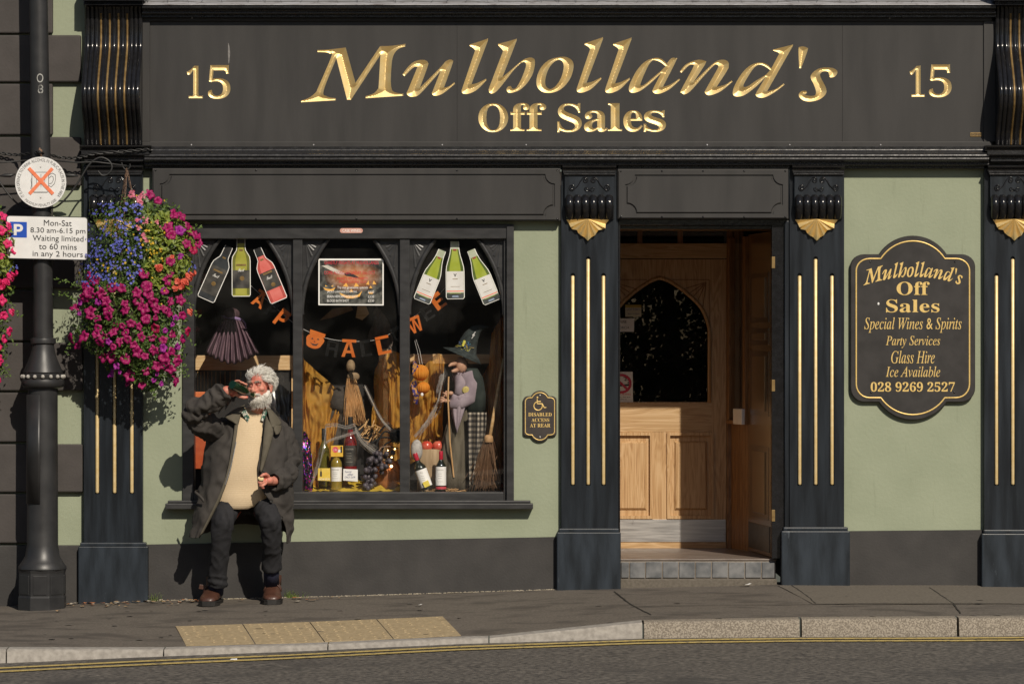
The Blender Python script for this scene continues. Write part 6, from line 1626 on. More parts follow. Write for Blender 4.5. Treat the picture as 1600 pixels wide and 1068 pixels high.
MB().ball(W(659.5,616,.31), (.009,.004,.011), 10, 8).build('tag', M['paper'], hn, smooth=True)

# ---- black spider and cobwebs
sd = thing('toy_spider', 'large fluffy black toy spider perched beside the middle mullion', 'toy spider', W(620, 690, .2))
mb = MB(); rr = random.Random(3); fz_ = mat('black_fluff', (.006,.006,.006), (.012,.012,.012), rough=.9, scale=80)
mb.ball(W(621,680,.2), (.045,.045,.042), 14, 10)
for i in range(500):
    d = Vector((rr.gauss(0,1),rr.gauss(0,1),rr.gauss(0,1))).normalized(); p = W(621,680,.2)+d*.043; s_ = d.orthogonal().normalized()*.003
    mb.add([p-s_, p+s_, p+d*rr.uniform(.008,.016)+s_*2], [(0,1,2)])
mb.build('body', fz_, sd)
for L in ([(612,678),(601,674),(590,690),(588,704)],[(612,684),(599,683),(590,686),(580,692)],[(614,688),(602,694),(596,706),(592,716)],[(615,672),(606,664),(598,668),(592,676)]):
    mb = MB(); mb.tube([W(p.x,p.y,.185) for p in catmull([(a,b,0) for a,b in L],5)], .0055, 7); mb.build('leg', fz_, sd, smooth=True)
web = sheer('cobweb_fibre', (.72,.70,.67), (.82,.80,.77), .22, 90, (1,1,1)); web2 = sheer('dense_cobweb_fibre', (.72,.69,.64), (.82,.8,.76), .42, 70, (1,1,1))
def webband(L, w0, w1, y, m, n=5, seed=1):
    mb = MB(); rr = random.Random(seed); C = catmull([(a,b,0) for a,b in L], 8)
    for k in range(n):
        o = rr.uniform(-1,1); rows = []
        for i, p in enumerate(C):
            t = i/(len(C)-1); q = C[min(i+1,len(C)-1)]-C[max(i-1,0)]; q = q.normalized(); nn = Vector((-q.y,q.x,0)); w = (w0+(w1-w0)*t); off = o*w*.6+w*.25*sin(t*5+seed+k); hw = w*rr.uniform(.15,.6)*(.55+.45*sin(t*9+k))*(.6+.4*nz((t*6,k,seed)))
            rows.append([W(p.x+nn.x*(off+hw*s), p.y+nn.y*(off+hw*s), y+.012*k+.006*s) for s in (-1,-.3,.3,1)])
        mb.grid(rows)
        for j in range(3):
            o2 = rr.uniform(-1,1); mb.tube([W(p.x+rr.gauss(0,.3), p.y+o2*w0*.8+rr.gauss(0,.3), y-.005) for p in C[::3]], .0009, 3)
    return mb
for L, w0, w1, y, m, lab in (([(570,603),(582,628),(596,655),(612,672),(624,676)],3,9,.17,web2,'pale stretched cobweb strand running down to the spider'),([(555,668),(562,684),(575,697),(588,706)],6,9,.16,web2,'thick pale cobweb swag between the bottles and the grapes'),
        ([(508,666),(525,664),(540,668),(555,664)],4,5,.14,web,'thin cobweb veil stretched above the wine bottles'),([(509,668),(507,690),(502,715),(496,735),(482,764)],4,8,.14,web,'cobweb trailing down the left wine bottle'),([(694,585),(688,610),(684,630),(672,655),(650,684)],7,6,.2,web2,'pale cobweb hanging from the witch hands towards the grey ball'),
        ([(556,675),(540,680),(520,686),(508,692)],3,3,.14,web,'thin cobweb strand across the rose bottle')):
    tag(webband(L, w0, w1, y, m, 5, len(lab)).build('cobweb', m, smooth=True), lab, 'cobweb', 'stretched cobwebs in the window')
mb = MB(); rows = []
for i in range(12):
    t = pi*i/11; rows.append([W(651,703,.22)+Vector((.038*sin(t)*cos(a)*(1+.12*nz((cos(a)*2,sin(a)*2,t))), .035*sin(t)*sin(a), .066*cos(t)*(1+.08*nz((cos(a)*2,t,4))))) for a in np.linspace(0,2*pi,18,endpoint=False)])
mb.grid(rows, closed=True); tag(mb.build('gauze_ball', mat('grey_gauze', (.36,.34,.32), (.48,.46,.43), scale=60, rough=.9, bump=.5), smooth=True), 'grey gauze wrapped ball beside the middle mullion', 'ornament')

# ---- the straw figure in the middle window
sf = thing('straw_figure', 'dark cloth scarecrow figure holding an upturned straw broom in the middle window', 'figure', W(545, 742, .42))
dk = mat('dark_brown_cloth', (.03,.024,.02), (.065,.055,.045), scale=18, rough=.9, bump=.3)
mb = MB(); mb.ball(W(535,628,.46), (.085,.08,.10), 16, 12); mb.ball(W(548,655,.44), (.09,.07,.06), 16, 10); mb.tube([W(525,640,.46), W(522,690,.46), W(528,742,.46)], [.05,.05,.045], 10); mb.tube([W(545,650,.46), W(545,700,.46), W(546,742,.46)], [.05,.05,.045], 10)
for i, v in enumerate(mb.v): d = .014*nz(v, 14); mb.v[i] = (v[0]+d, v[1]+d, v[2]+d)
mb.build('body', dk, sf, smooth=True)
mb = MB(); mb.ball(W(548,572,.40), (.028,.03,.042), 12, 10); mb.ball(W(552,588,.39), (.04,.03,.03), 12, 8); mb.build('head', mat('sack_cloth', (.22,.15,.08), (.34,.24,.14), scale=40, rough=.9, bump=.4), sf, smooth=True)
stw = mat('straw', (.5,.27,.10), (.66,.42,.2), scale=60, stretch=(3,3,.3)); mb = MB(); rr = random.Random(2)
for i in range(170):
    a = rr.uniform(-1,1); t0 = rr.uniform(590,606); x0 = 549+a*7; x1 = 556+a*15+rr.gauss(0,2); y1 = rr.uniform(648,666)
    mb.tube([W(x0,t0,.38+rr.uniform(-.02,.02)), W((x0+x1)/2+a*1.5,(t0+y1)/2,.37), W(x1,y1,.37+rr.uniform(-.02,.02))], .0022, 3)
s_ = mb.build('straw_bristles', stw, sf); s_['kind'] = 'stuff'
mb = MB(); mb.tube([W(541,620,.36), W(540,640,.35), W(536,658,.35)], .0022, 5); mb.build('cord', M['rust'], sf)

# ---- witch with a bent hat
wt = thing('toy_witch', 'standing toy witch in bent black hat, lilac shawl and checked skirt', 'witch figure', W(722, 767, .34))
YW = .28
def lathe_px(rows, name, m, fold=0, nf=0, yc=YW, sq=.75, par=None, seed=0):
    mb = MB(); R_ = []
    for px, py, r in rows:
        c = W(px, py, yc); R_.append([c+Vector((PX(r)*(1+fold*sin(nf*a+seed)+.03*nz((a*2,py*.05,seed)))*cos(a), PX(r)*sq*(1+fold*sin(nf*a+seed))*sin(a), 0)) for a in np.linspace(0,2*pi,64,endpoint=False)])
    mb.grid(R_, closed=True); n = len(R_); mb.f += [tuple(range(64)), tuple(range((n-1)*64, n*64))]; mb.m += [0,0]
    return mb.build(name, m, par or wt, smooth=True)
olive = mat('olive_brown_cloth', (.075,.062,.040), (.14,.12,.085), scale=12, stretch=(3,3,.5), rough=.9, bump=.3)
lathe_px([(725,640,18),(722,665,24),(718,700,28),(714,740,31),(712,767,32)], 'skirt', olive, .09, 9)
chk = bpy.data.materials.new('black_cream_check'); chk.use_nodes = True; t_ = chk.node_tree; N_, L_ = t_.nodes.new, t_.links.new; b_ = t_.nodes["Principled BSDF"]
ge = N_("ShaderNodeNewGeometry"); sx = N_("ShaderNodeSeparateXYZ"); L_(ge.outputs['Position'], sx.inputs[0])
def stripe(sock, k):
    m1 = N_("ShaderNodeMath"); m1.operation = 'MULTIPLY'; m1.inputs[1].default_value = k; L_(sock, m1.inputs[0]); m2 = N_("ShaderNodeMath"); m2.operation = 'FRACT'; L_(m1.outputs[0], m2.inputs[0]); m3 = N_("ShaderNodeMath"); m3.operation = 'GREATER_THAN'; m3.inputs[1].default_value = .5; L_(m2.outputs[0], m3.inputs[0]); return m3.outputs[0]
a1 = stripe(sx.outputs[0], 40); a2 = stripe(sx.outputs[2], 30); sm = N_("ShaderNodeMath"); sm.operation = 'ADD'; L_(a1, sm.inputs[0]); L_(a2, sm.inputs[1])
m4 = N_("ShaderNodeMath"); m4.operation = 'MULTIPLY'; m4.inputs[1].default_value = .5; L_(sm.outputs[0], m4.inputs[0])
rp = N_("ShaderNodeValToRGB"); rp.color_ramp.interpolation = 'CONSTANT'; e = rp.color_ramp.elements; e[0].color = (.02,.018,.018,1); e[1].color = (.42,.37,.29,1); e[1].position = .9; q = e.new(.4); q.color = (.12,.105,.09,1); L_(m4.outputs[0], rp.inputs[0]); L_(rp.outputs[0], b_.inputs['Base Color']); b_.inputs['Roughness'].default_value = .9
mb = MB(); rows = []
for i in range(20):
    t = i/19; r = []
    for k in range(26):
        s = k/25; xl_ = 731-2*t+4*t*t; xr_ = 757-18*t**2.2+1.5; px = xl_+(xr_-xl_)*s; r.append(W(px+1.0*sin(s*14+t), 644+t*116*(1-.16*s*s), .17-.03*sin(s*12+1)+.04*(s-.4)**2-.02*t))
    rows.append(r)
mb.grid(rows); mb.build('checked_apron', chk, wt, smooth=True, solid=.004)
lathe_px([(737,575,9),(740,590,15),(742,615,17),(742,645,17)], 'bodice', mat('dark_green_cloth', (.012,.02,.017), (.03,.04,.035), scale=16, rough=.9), .04, 5, yc=YW-.02)
lil = mat('lilac_cloth', (.24,.19,.22), (.34,.28,.31), scale=14, rough=.9, bump=.3)
mb = MB(); mb.tube([W(730,582,.26), W(736,600,.25), W(732,622,.23), W(718,630,.20), W(702,632,.18)], [.045,.052,.05,.042,.028], 14); mb.tube([W(720,585,.28), W(722,600,.25), W(716,618,.22)], [.04,.045,.03], 12)
for i, v in enumerate(mb.v): d = .008*nz(v, 18); mb.v[i] = (v[0]+d, v[1]-d, v[2]+d)
mb.build('sleeves', lil, wt, smooth=True)
mb = MB(); rows = []
for i in range(12):
    t = i/11; w = 14*(1-t**1.7)+1; r = [W(716-4*t+w*s+2*t, 618+58*t-6*abs(s), .20-.03*(1-s*s)-.008*sin(s*9)) for s in np.linspace(-1,1,14)]; rows.append(r)
mb.grid(rows); mb.build('shawl_point', lil, wt, smooth=True, solid=.004)
mb = MB(); mb.ball(W(728,609,.195), (.024,.008,.024), 8, 6); mb.build('yellow_patch', mat('yellow_felt', (.45,.36,.10), (.55,.45,.15), scale=60), wt)
skin_t = mat('doll_skin', (.48,.26,.16), (.56,.33,.22), scale=40, rough=.6)
mb = MB(); mb.ball(W(721,570,.26), (.038,.04,.052), 14, 10); mb.tube([W(712,568,.23), W(705,569,.20), W(701,572,.185)], [.014,.011,.006], 8); mb.tube([W(714,578,.235), W(706,580,.205)], [.016,.008], 8); mb.build('head', skin_t, wt, smooth=True)
mb = MB(); mb.ball(W(698,626,.165), (.022,.016,.013), 10, 8)
for j, (dx, dy) in enumerate(((-9,-6),(-11,-3),(-11,0),(-10,3))): mb.tube([W(697,625,.16), W(697+dx*.6,625+dy*.7,.15), W(697+dx,625+dy+1,.155)], [.006,.005,.0035], 6)
mb.tube([W(699,622,.16), W(696,615,.15), W(692,613,.15)], [.006,.005,.004], 6); mb.ball(W(704,614,.17), (.018,.014,.013), 10, 8)
for j in range(4): mb.tube([W(703,613,.165), W(697-j,611+j*2.5,.155), W(694-j*.5,615+j*2,.155)], [.006,.005,.0035], 6)
mb.build('hands', skin_t, wt, smooth=True)
mb = MB(); mb.tube([W(701,588,.155), W(700,624,.15), W(703,690,.16), W(709,745,.18)], .005, 7); mb.build('staff', stw, wt)
mb = MB(); rr = random.Random(6)
for i in range(120):
    a = rr.uniform(0,1); p = W(712+a*18+rr.gauss(0,2), 562+rr.uniform(0,6), .27+rr.uniform(-.03,.05)); q = p+Vector((rr.gauss(0,.012), rr.gauss(0,.01), -rr.uniform(.05,.11))); mb.tube([p, (p+q)/2+Vector((rr.gauss(0,.006),0,0)), q], .0016, 3)
mb.build('hair', mat('dull_purple_hair', (.07,.035,.06), (.14,.08,.10), scale=60), wt)
hatm = mat('black_felt', (.012,.018,.018), (.034,.046,.046), scale=40, rough=.95, bump=.3)
mb = MB(); rows = []
for px, py, r, dy in ((709,552,4,0),(722,556,30,0),(728,552,20,0),(729,548,15,0),(732,536,12.5,0),(737,524,10,0),(744,514,7,0),(753,510,4.5,0),(762,510,2.2,0)):
    c = W(px, py, .28); tl = .25 if r > 18 else .15; rows.append([c+Vector((PX(r)*cos(a), PX(r)*.9*sin(a), PX(r)*(.45*cos(a)*(-1) if r > 14 else -.55*cos(a)))) for a in np.linspace(0,2*pi,26,endpoint=False)])
rows = rows[1:]; mb.grid(rows, closed=True); mb.f.append(tuple(range((len(rows)-1)*26, len(rows)*26))); mb.m.append(0)
mb.build('hat', hatm, wt, smooth=True, solid=.004)
cols_ = [mat('felt_%s' % n, c, scale=60, rough=.8) for n, c in (('yellow',(.6,.55,.08)),('teal',(.05,.25,.30)),('gold',(.5,.36,.1)),('blue',(.06,.12,.35)))]
mb = MB(); rr = random.Random(9)
for i in range(46):
    a = (727+rr.gauss(0,4.5), 543+rr.gauss(0,5)); ang = rr.uniform(0,6.3); L = rr.uniform(4,9); mb.tube([W(a[0],a[1],.235), W(a[0]+L*cos(ang)/2,a[1]+L*sin(ang)/2,.225), W(a[0]+L*cos(ang),a[1]+L*sin(ang),.235)], .0016, 4, mi=rr.randrange(4))
mb.tube([W(726,532,.23), W(723,541,.22)], .008, 6, mi=0); mb.build('hat_trim', cols_, wt)
mb = MB(); mb.tube([W(738,524,.235), W(743,518,.245), W(737,529,.23), W(742,523,.24)], .003, 5); mb.build('hat_buckle', M['steel'], wt)
# ---- long broom
br = thing('besom_broom', 'long handled twig broom leaning in the right corner of the window', 'broom', W(760, 767, .3))
mb = MB(); mb.tube([W(787,560,.22), W(780,598,.20), W(771,650,.17), W(765,685,.15)], [.0085,.0095,.0105,.012], 10); mb.build('handle', mat('bamboo', (.5,.3,.12), (.62,.42,.2), scale=12, stretch=(1,1,4), rough=.5), br, smooth=True)
mb = MB(); mb.lathe([(.014,.045),(.026,.035),(.03,.0),(.026,-.004)], W(763.5,690,.15), 16); mb.build('ferrule', mat('tan_leather', (.42,.24,.10), (.5,.3,.15), scale=40), br, smooth=True)
mb = MB(); rr = random.Random(12)
for i in range(330):
    a = rr.gauss(0,.5); d = rr.gauss(0,.5); x1 = 757+a*21+ (4 if rr.random() < .06 else 0); y1 = rr.uniform(738,767)
    mb.tube([W(763.5+a*5,688,.15+d*.012), W(761.5+a*11,715,.15+d*.02), W(x1,y1,.15+d*.03)], .0017, 3)
for P in ([(765,690),(771,720),(778,742),(782,756)],[(768,695),(774,728),(770,748),(776,762)],[(772,722),(777,712)]): mb.tube([W(a,b,.11) for a,b in P], .0018, 4)
t_o = mb.build('twigs', mat('brown_twig', (.14,.075,.04), (.28,.17,.10), scale=40, stretch=(3,3,.3)), br); t_o['kind'] = 'stuff'
mb = MB(); rr = random.Random(4)
for i in range(40):
    a = W(700+rr.gauss(0,14), 762+rr.gauss(0,3), .14+rr.uniform(-.03,.05)); a.z = FZ+rr.uniform(.004,.02); b = a+Vector((rr.gauss(0,.03), rr.gauss(0,.02), rr.gauss(0,.006))); b.z = max(b.z, FZ+.003); mb.tube([a, b], .0016, 3)
tag(mb.build('loose_twigs', stw), 'loose straw and twigs on the window shelf under the witch', 'twigs', kind='stuff')
# ---- sequinned cloth, black satin behind the man, dark cape by the poster
sq = bpy.data.materials.new('sequins'); sq.use_nodes = True; t_ = sq.node_tree; N_, L_ = t_.nodes.new, t_.links.new; b_ = t_.nodes["Principled BSDF"]
ge = N_("ShaderNodeNewGeometry"); vo = N_("ShaderNodeTexVoronoi"); vo.inputs['Scale'].default_value = 130; L_(ge.outputs['Position'], vo.inputs['Vector'])
hs = N_("ShaderNodeHueSaturation"); hs.inputs['Saturation'].default_value = 1.4; hs.inputs['Value'].default_value = .5; L_(vo.outputs['Color'], hs.inputs['Color']); mxs = N_("ShaderNodeMix"); mxs.data_type = 'RGBA'; mxs.inputs[7].default_value = (.01,.01,.012,1)
gt = N_("ShaderNodeMath"); gt.operation = 'GREATER_THAN'; gt.inputs[1].default_value = .38; sxc = N_("ShaderNodeSeparateColor"); L_(vo.outputs['Color'], sxc.inputs[0]); L_(sxc.outputs[1], gt.inputs[0]); L_(gt.outputs[0], mxs.inputs[0]); L_(hs.outputs[0], mxs.inputs[6]); L_(mxs.outputs[2], b_.inputs['Base Color']); b_.inputs['Metallic'].default_value = .7; b_.inputs['Roughness'].default_value = .25
sheet(([(473,672),(478,676),(482,684),(486,690)], [(473,766),(480,768),(487,766),(489,750)]), 14, 16, .012, .02, .16, .14, sq, 'sequin_cloth', 'strip of multicoloured sequinned cloth beside the left mullion', 2, 'cloth')
sat = mat('black_satin', (.012,.012,.014), (.03,.03,.034), scale=6, rough=.28, spec=.7)
sheet(([(418,600),(430,596),(446,606),(452,612)], [(412,680),(428,690),(446,700),(452,690)]), 26, 16, .016, .03, .35, .3, sat, 'satin_cloth', 'black satin cloth hanging behind the seated man', 3, 'cloth')
sheet(([(588,478),(596,486),(606,500),(614,528)], [(575,530),(588,540),(600,546),(612,556)]), 20, 14, .02, .04, .75, .7, mat('grey_velvet', (.09,.07,.06), (.16,.13,.11), scale=20, rough=.9), 'velvet_cape', 'grey brown velvet cape hanging below the poster', 5, 'costume')
for P, lab in (([(559,478),(572,478),(577,490),(566,500),(556,496)],'pale wooden batten end below the poster'),([(500,500),(520,482),(548,478),(552,484),(520,496)],'tan fabric corner below the poster')):
    mb = MB(); flat(mb, P, .7, .02); tag(mb.build('wooden_piece', M['pine'] if 'batten' in lab else mat('tan_cloth', (.2,.11,.05), (.26,.16,.08), scale=30)), lab, 'decoration')

# ---- notices on the shop door
def notice(name, label, poly, m, y):
    r = thing(name, label, 'notice', W(poly[3][0], poly[3][1], y)); flat(MB(), poly, y, .001).build('sheet', m, r); return r
YD = dY+.026
n1 = notice('notice', 'white handwritten paper notice taped inside the door glass', [(948,497),(991,497.5),(990.5,518),(948,518)], M['paper'], YD)
text('PLEASE USE', (951,500.5,979,504.5), YD-.0012, M['ink'], n1, thick=.0003); text('TORCH', (964,509.5,982.5,513.5), YD-.0012, M['ink'], n1, thick=.0003)
n2 = notice('notice', 'small yellow topped notice above the handwritten one', [(977,476),(1002,476),(1002,494.5),(977,494.5)], mat('pale_yellow_paper', (.55,.52,.38), (.62,.58,.44), scale=40), YD)
flat(MB(), [(977,476),(1002,476),(1002,480.5),(977,480.5)], YD-.0012, .0003).build('yellow_band', mat('mustard_print', (.42,.30,.06)), n2); text('LOTTERY', (979.5,481.5,1000,485), YD-.0012, scr, n2, thick=.0003); text('8am to 8pm', (981,488.5,999,492), YD-.0012, scr, n2, thick=.0003)
n3 = notice('no_smoking_sign', 'white no smoking notice with red circle low on the door glass', [(945,580.5),(988.5,580.5),(989,628),(945,628)], M['paper'], YD)
cxn, cyn = 971.0, 599.0
mb = MB(); mb.tube([W(cxn+14*cos(q), cyn+13.5*sin(q), YD-.0015) for q in np.linspace(0, 2*pi, 30)], .0095, 6, caps=False, flat=(1,.15,1)); mb.tube([W(cxn-10,cyn-9.5,YD-.0018), W(cxn+10,cyn+9.5,YD-.0018)], .0085, 6, flat=(1,.15,1)); mb.build('prohibition_ring', mat('crimson_print', (.55,.02,.06), rough=.4), n3)
mb = MB(); flat(mb, [(960,601),(983,599.5),(983,602.5),(960,604)], YD-.001, .0003); mb.tube([W(p.x,p.y,YD-.0012) for p in catmull([(974,589,0),(979,591,0),(976,594,0),(983,594,0),(981,598,0),(985,598,0)],4)], .0025, 5, flat=(1,.2,1)); mb.build('cigarette', M['ink'], n3)
text('NO SMOKING', (953,614,985.5,617), YD-.0012, M['red'], n3, thick=.0003); text('It is against the law', (953,619,985,621.5), YD-.0012, M['ink'], n3, thick=.0003); text('to smoke in', (960,622.3,979,624.3), YD-.0012, M['ink'], n3, thick=.0003)
# ================================================================== THE SEATED MAN
man = thing('person', 'seated man with white hair and beard in long dark coat, drinking from a green bottle', 'person', (WX(385,-.3), -.3, gz(WX(385,-.3), -.3)))
skin = mat('ruddy_skin', (.52,.19,.135), (.64,.28,.2), rough=.55, scale=22, detail=5, sss=.08, bump=.15, bscale=120, wear=(.58,.12,.09), wscale=14, wthr=.5)
coat_m = mat('dark_olive_coat_cloth', (.035,.031,.028), (.051,.045,.040), rough=.9, scale=9, detail=6, bump=.35, bscale=140, stretch=(1,1,.6))
collar_m = mat('lighter_olive_collar', (.085,.074,.052), (.11,.096,.07), rough=.9, scale=20, bump=.3, bscale=140)
knit = bpy.data.materials.new('cream_knit'); knit.use_nodes = True; t_ = knit.node_tree; N_, L_ = t_.nodes.new, t_.links.new; b_ = t_.nodes["Principled BSDF"]
ge = N_("ShaderNodeNewGeometry"); wv = N_("ShaderNodeTexWave"); wv.bands_direction = 'Z'; wv.inputs['Scale'].default_value = 24; wv.inputs['Distortion'].default_value = 2.5; wv.inputs['Detail'].default_value = 2; L_(ge.outputs['Position'], wv.inputs[0])
w2 = N_("ShaderNodeTexNoise"); w2.inputs['Scale'].default_value = 130; L_(ge.outputs['Position'], w2.inputs[0])
rp = N_("ShaderNodeValToRGB"); rp.color_ramp.elements[0].color = (.54,.41,.26,1); rp.color_ramp.elements[1].color = (.65,.52,.345,1); L_(w2.outputs[0], rp.inputs[0]); L_(rp.outputs[0], b_.inputs['Base Color']); b_.inputs['Roughness'].default_value = .95
sm = N_("ShaderNodeMath"); sm.operation = 'ADD'; L_(wv.outputs['Fac'], sm.inputs[0]); L_(w2.outputs[0], sm.inputs[1]); bp = N_("ShaderNodeBump"); bp.inputs['Strength'].default_value = .10; bp.inputs['Distance'].default_value = .005; L_(sm.outputs[0], bp.inputs['Height']); L_(bp.outputs[0], b_.inputs['Normal'])
trou = mat('dark_navy_trouser_cloth', (.009,.009,.011), (.015,.015,.018), rough=.85, scale=10, bump=.25, bscale=160)
hair_m = mat('white_grey_hair', (.80,.77,.70), (.92,.90,.84), rough=.6, scale=30, trans=.12)
beard_m = mat('white_beard', (.70,.66,.59), (.92,.89,.83), rough=.7, scale=35, trans=.1)
leather = mat('brown_leather', (.055,.023,.015), (.085,.037,.024), rough=.42, scale=14, bump=.25, bscale=60, coat=.15)
sole_m = mat('dark_rubber_sole', (.012,.011,.010), (.02,.018,.016), rough=.6, scale=30)
sock_m = mat('navy_sock', (.012,.014,.035), (.02,.022,.05), rough=.95, scale=60)

def evaluated(mb, voxel, smooth_it=3, name='tmp'):
    me = mb.mesh(name, [], (0,0,0)); bm = bmesh.new(); bm.from_mesh(me); bmesh.ops.recalc_face_normals(bm, faces=bm.faces); bm.to_mesh(me); bm.free()
    o = bpy.data.objects.new(name, me); COL.objects.link(o)
    r = o.modifiers.new('r', 'REMESH'); r.mode = 'VOXEL'; r.voxel_size = voxel; r.adaptivity = 0
    if smooth_it: s_ = o.modifiers.new('s', 'SMOOTH'); s_.factor = .5; s_.iterations = smooth_it
    dg = bpy.context.evaluated_depsgraph_get(); dg.update()
    out = bpy.data.meshes.new_from_object(o.evaluated_get(dg)); bpy.data.objects.remove(o); bpy.data.meshes.remove(me)
    return out
def finish(me, name, m, parent, fn=None, smooth=True):
    """take a world-space mesh, push its points through fn(array, normals), hang it under parent"""
    n = len(me.vertices); a = np.empty(n*3); me.vertices.foreach_get('co', a); a = a.reshape(-1,3)
    nn = np.empty(n*3); me.vertices.foreach_get('normal', nn); nn = nn.reshape(-1,3)
    if fn: a = fn(a, nn)
    L = np.array(WL[parent.name]); me.vertices.foreach_set('co', (a-L).ravel()); me.name = name
    me.materials.clear()
    for q in (m if isinstance(m, list) else [m]): me.materials.append(q)
    me.polygons.foreach_set('use_smooth', [smooth]*len(me.polygons)); me.update()
    return place(name, me, parent, WL[parent.name])
def folds(scale, amp, aniso=(1,1,1), seed=0, ridged=True):
    def f(a, n):
        k = np.empty(len(a))
        for i, p in enumerate(a):
            v = noise.noise(Vector((p[0]*scale*aniso[0]+seed, p[1]*scale*aniso[1], p[2]*scale*aniso[2])))
            k[i] = (1-abs(v)*2.2) if ridged else v
        return a+n*(k*amp)[:,None]
    return f

# ---- head frame: face turned towards the bottle, tipped slightly back
HC = W(406.5, 605, -.29)
HR = Matrix.Rotation(radians(-23), 3, 'Z') @ Matrix.Rotation(radians(3), 3, 'X') @ Matrix.Rotation(radians(-3), 3, 'Y')
HS = .865
def Hd(x, y, z): return HC+HR @ (Vector((x, y, z))*HS)
def hball(mb, c, r, seg=16, rings=12): mb.ball(Hd(*c), [q*HS for q in r], seg, rings, mat=HR)
def htube(mb, pts, rad, seg=8): mb.tube([Hd(*p) for p in pts], rad, seg)
def fin(mb, pts, rad, seg=7):
    """finger / limb: capsule chain"""
    pts = [Vector(p) for p in pts]
    if not hasattr(rad, '__len__'): rad = [rad]*len(pts)
    mb.tube(pts, rad, seg); 
    for p, r in zip(pts, rad): mb.ball(p, r, seg, 6)
# ---- skin: head, neck, both hands and forearms, trunk and legs in one surface
sk = MB()
hball(sk, (0,.022,.050), (.074,.092,.080)); hball(sk, (0,-.028,-.012), (.062,.066,.084)); hball(sk, (0,-.045,-.072), (.046,.046,.036)); hball(sk, (0,.0,-.045), (.060,.06,.05))
htube(sk, [(-.048,-.072,.040),(-.02,-.089,.043),(0,-.090,.040),(.02,-.089,.043),(.048,-.072,.040)], .011)
htube(sk, [(0,-.088,.034),(0,-.104,.010),(0,-.121,-.014)], [.008,.010,.0135]); hball(sk, (0,-.116,-.017), (.015,.014,.012))
for s_ in (-1,1):
    hball(sk, (s_*.013,-.106,-.020), (.009,.010,.008)); hball(sk, (s_*.040,-.066,-.006), (.026,.022,.022))
    hball(sk, (s_*.078,.012,-.004), (.011,.021,.034)); hball(sk, (s_*.082,.018,.010), (.009,.017,.018)); hball(sk, (s_*.079,.006,-.030), (.009,.011,.013))
htube(sk, [(-.020,-.090,-.044),(0,-.099,-.043),(.020,-.090,-.044)], .0075); htube(sk, [(-.018,-.088,-.056),(0,-.097,-.057),(.018,-.088,-.056)], .008)
nb_ = W(397, 660, -.20)
sk.tube([Hd(0,.012,-.04), Hd(0,.012,-.09), nb_+Vector((0,0,.02)), nb_-Vector((0,0,.06))], [.056,.055,.058,.085], 16)
# trunk core and legs (under the clothes)
sk.tube([nb_-Vector((0,0,.02)), W(390,700,-.20), W(385,750,-.21), W(384,785,-.17)], [.07,.12,.12,.12], 14)
for sh_, e in ((W(352,672,-.2), nb_), (W(436,672,-.2), nb_)): sk.tube([e-Vector((0,0,.03)), sh_], [.06,.055], 10)
# raised right arm (image left)
El, Wr = W(307,653,-.43), W(354,610,-.50)
fin(sk, [W(347,676,-.21), El, W(332,630,-.47), Wr], [.05,.043,.038,.030], 10)
# bottle: mouth at the lips, base towards the camera and up
Bm, Bb = Hd(0,-.108,-.049), W(359.5,599,-.57)
bu = (Bb-Bm).normalized()
BL = .225; Bb = Bm+bu*BL
# palm sits on the outer-left of the bottle body, fingers over the top, thumb underneath
side = Vector((-.62,.10,.0)); side = (side-bu*side.dot(bu)).normalized(); upv = bu.cross(side)
if upv.z < 0: upv = -upv
bc = Bb-bu*.075                                     # grip centre
def around(t, r, al): return bc+bu*t+(side*cos(al)+upv*sin(al))*r
pc_ = around(0, .048, -.15)
sk.ball(pc_, (.030,.030,.040), 12, 8); fin(sk, [Wr, pc_+(Wr-pc_)*.3, pc_], [.029,.027,.026], 10)
for j, (t, rr_) in enumerate(((-.040,.0086),(-.018,.0092),(.004,.0092),(.025,.008))):
    ln = (2.1,2.35,2.3,1.9)[j]
    fin(sk, [around(t*.8, .044, .25), around(t, .0435, .9), around(t-.002, .0415, 1.45), around(t-.004, .040, ln)], [rr_*1.15,rr_*1.08,rr_,rr_*.85], 8)
fin(sk, [around(-.02,.046,-.45), around(-.042,.044,-.95), around(-.058,.041,-1.5), around(-.068,.040,-1.85)], [.0125,.0115,.0105,.009], 8)
# resting left arm (image right): forearm comes forward over the thigh, hand half closed round something small
El2, Wr2 = W(449,730,-.27), W(429,751,-.45)
fin(sk, [W(438,678,-.2), El2, W(442,741,-.36), Wr2], [.05,.042,.036,.028], 10)
hp_ = W(416.5,750,-.515)
sk.ball(W(420,750.5,-.495), (.030,.034,.026), 12, 8); fin(sk, [Wr2, W(421,751,-.49)], [.028,.026], 10)
for j, (a, b, c_, d_) in enumerate((((413,743.5,-.515),(407.5,744,-.535),(405.5,748,-.535),(408.5,750.5,-.53)), ((412,747.5,-.525),(406,749,-.545),(404.5,753,-.54),(408,755,-.53)),
                                    ((412.5,751.5,-.528),(407,754,-.545),(406,758,-.538),(409.5,759,-.528)), ((414.5,755.5,-.525),(410,758.5,-.538),(409.5,761.5,-.53),(412,762,-.522)))):
    r = (.0092,.0096,.0092,.008)[j]; fin(sk, [W(*a), W(*b), W(*c_), W(*d_)], [r*1.12,r*1.05,r,r*.86], 8)
fin(sk, [W(419,743.5,-.515), W(415.5,740.5,-.54), W(411.5,741,-.557), W(408.5,743,-.562)], [.0125,.0115,.0105,.009], 8)
for hip, kn, an in ((W(366,780,-.16),W(347,820,-.43),W(337,917,-.29)),(W(402,780,-.16),W(421,815,-.43),W(424,900,-.27))):
    sk.tube([hip, kn, (kn+an)/2, an], [.08,.052,.043,.035], 12)
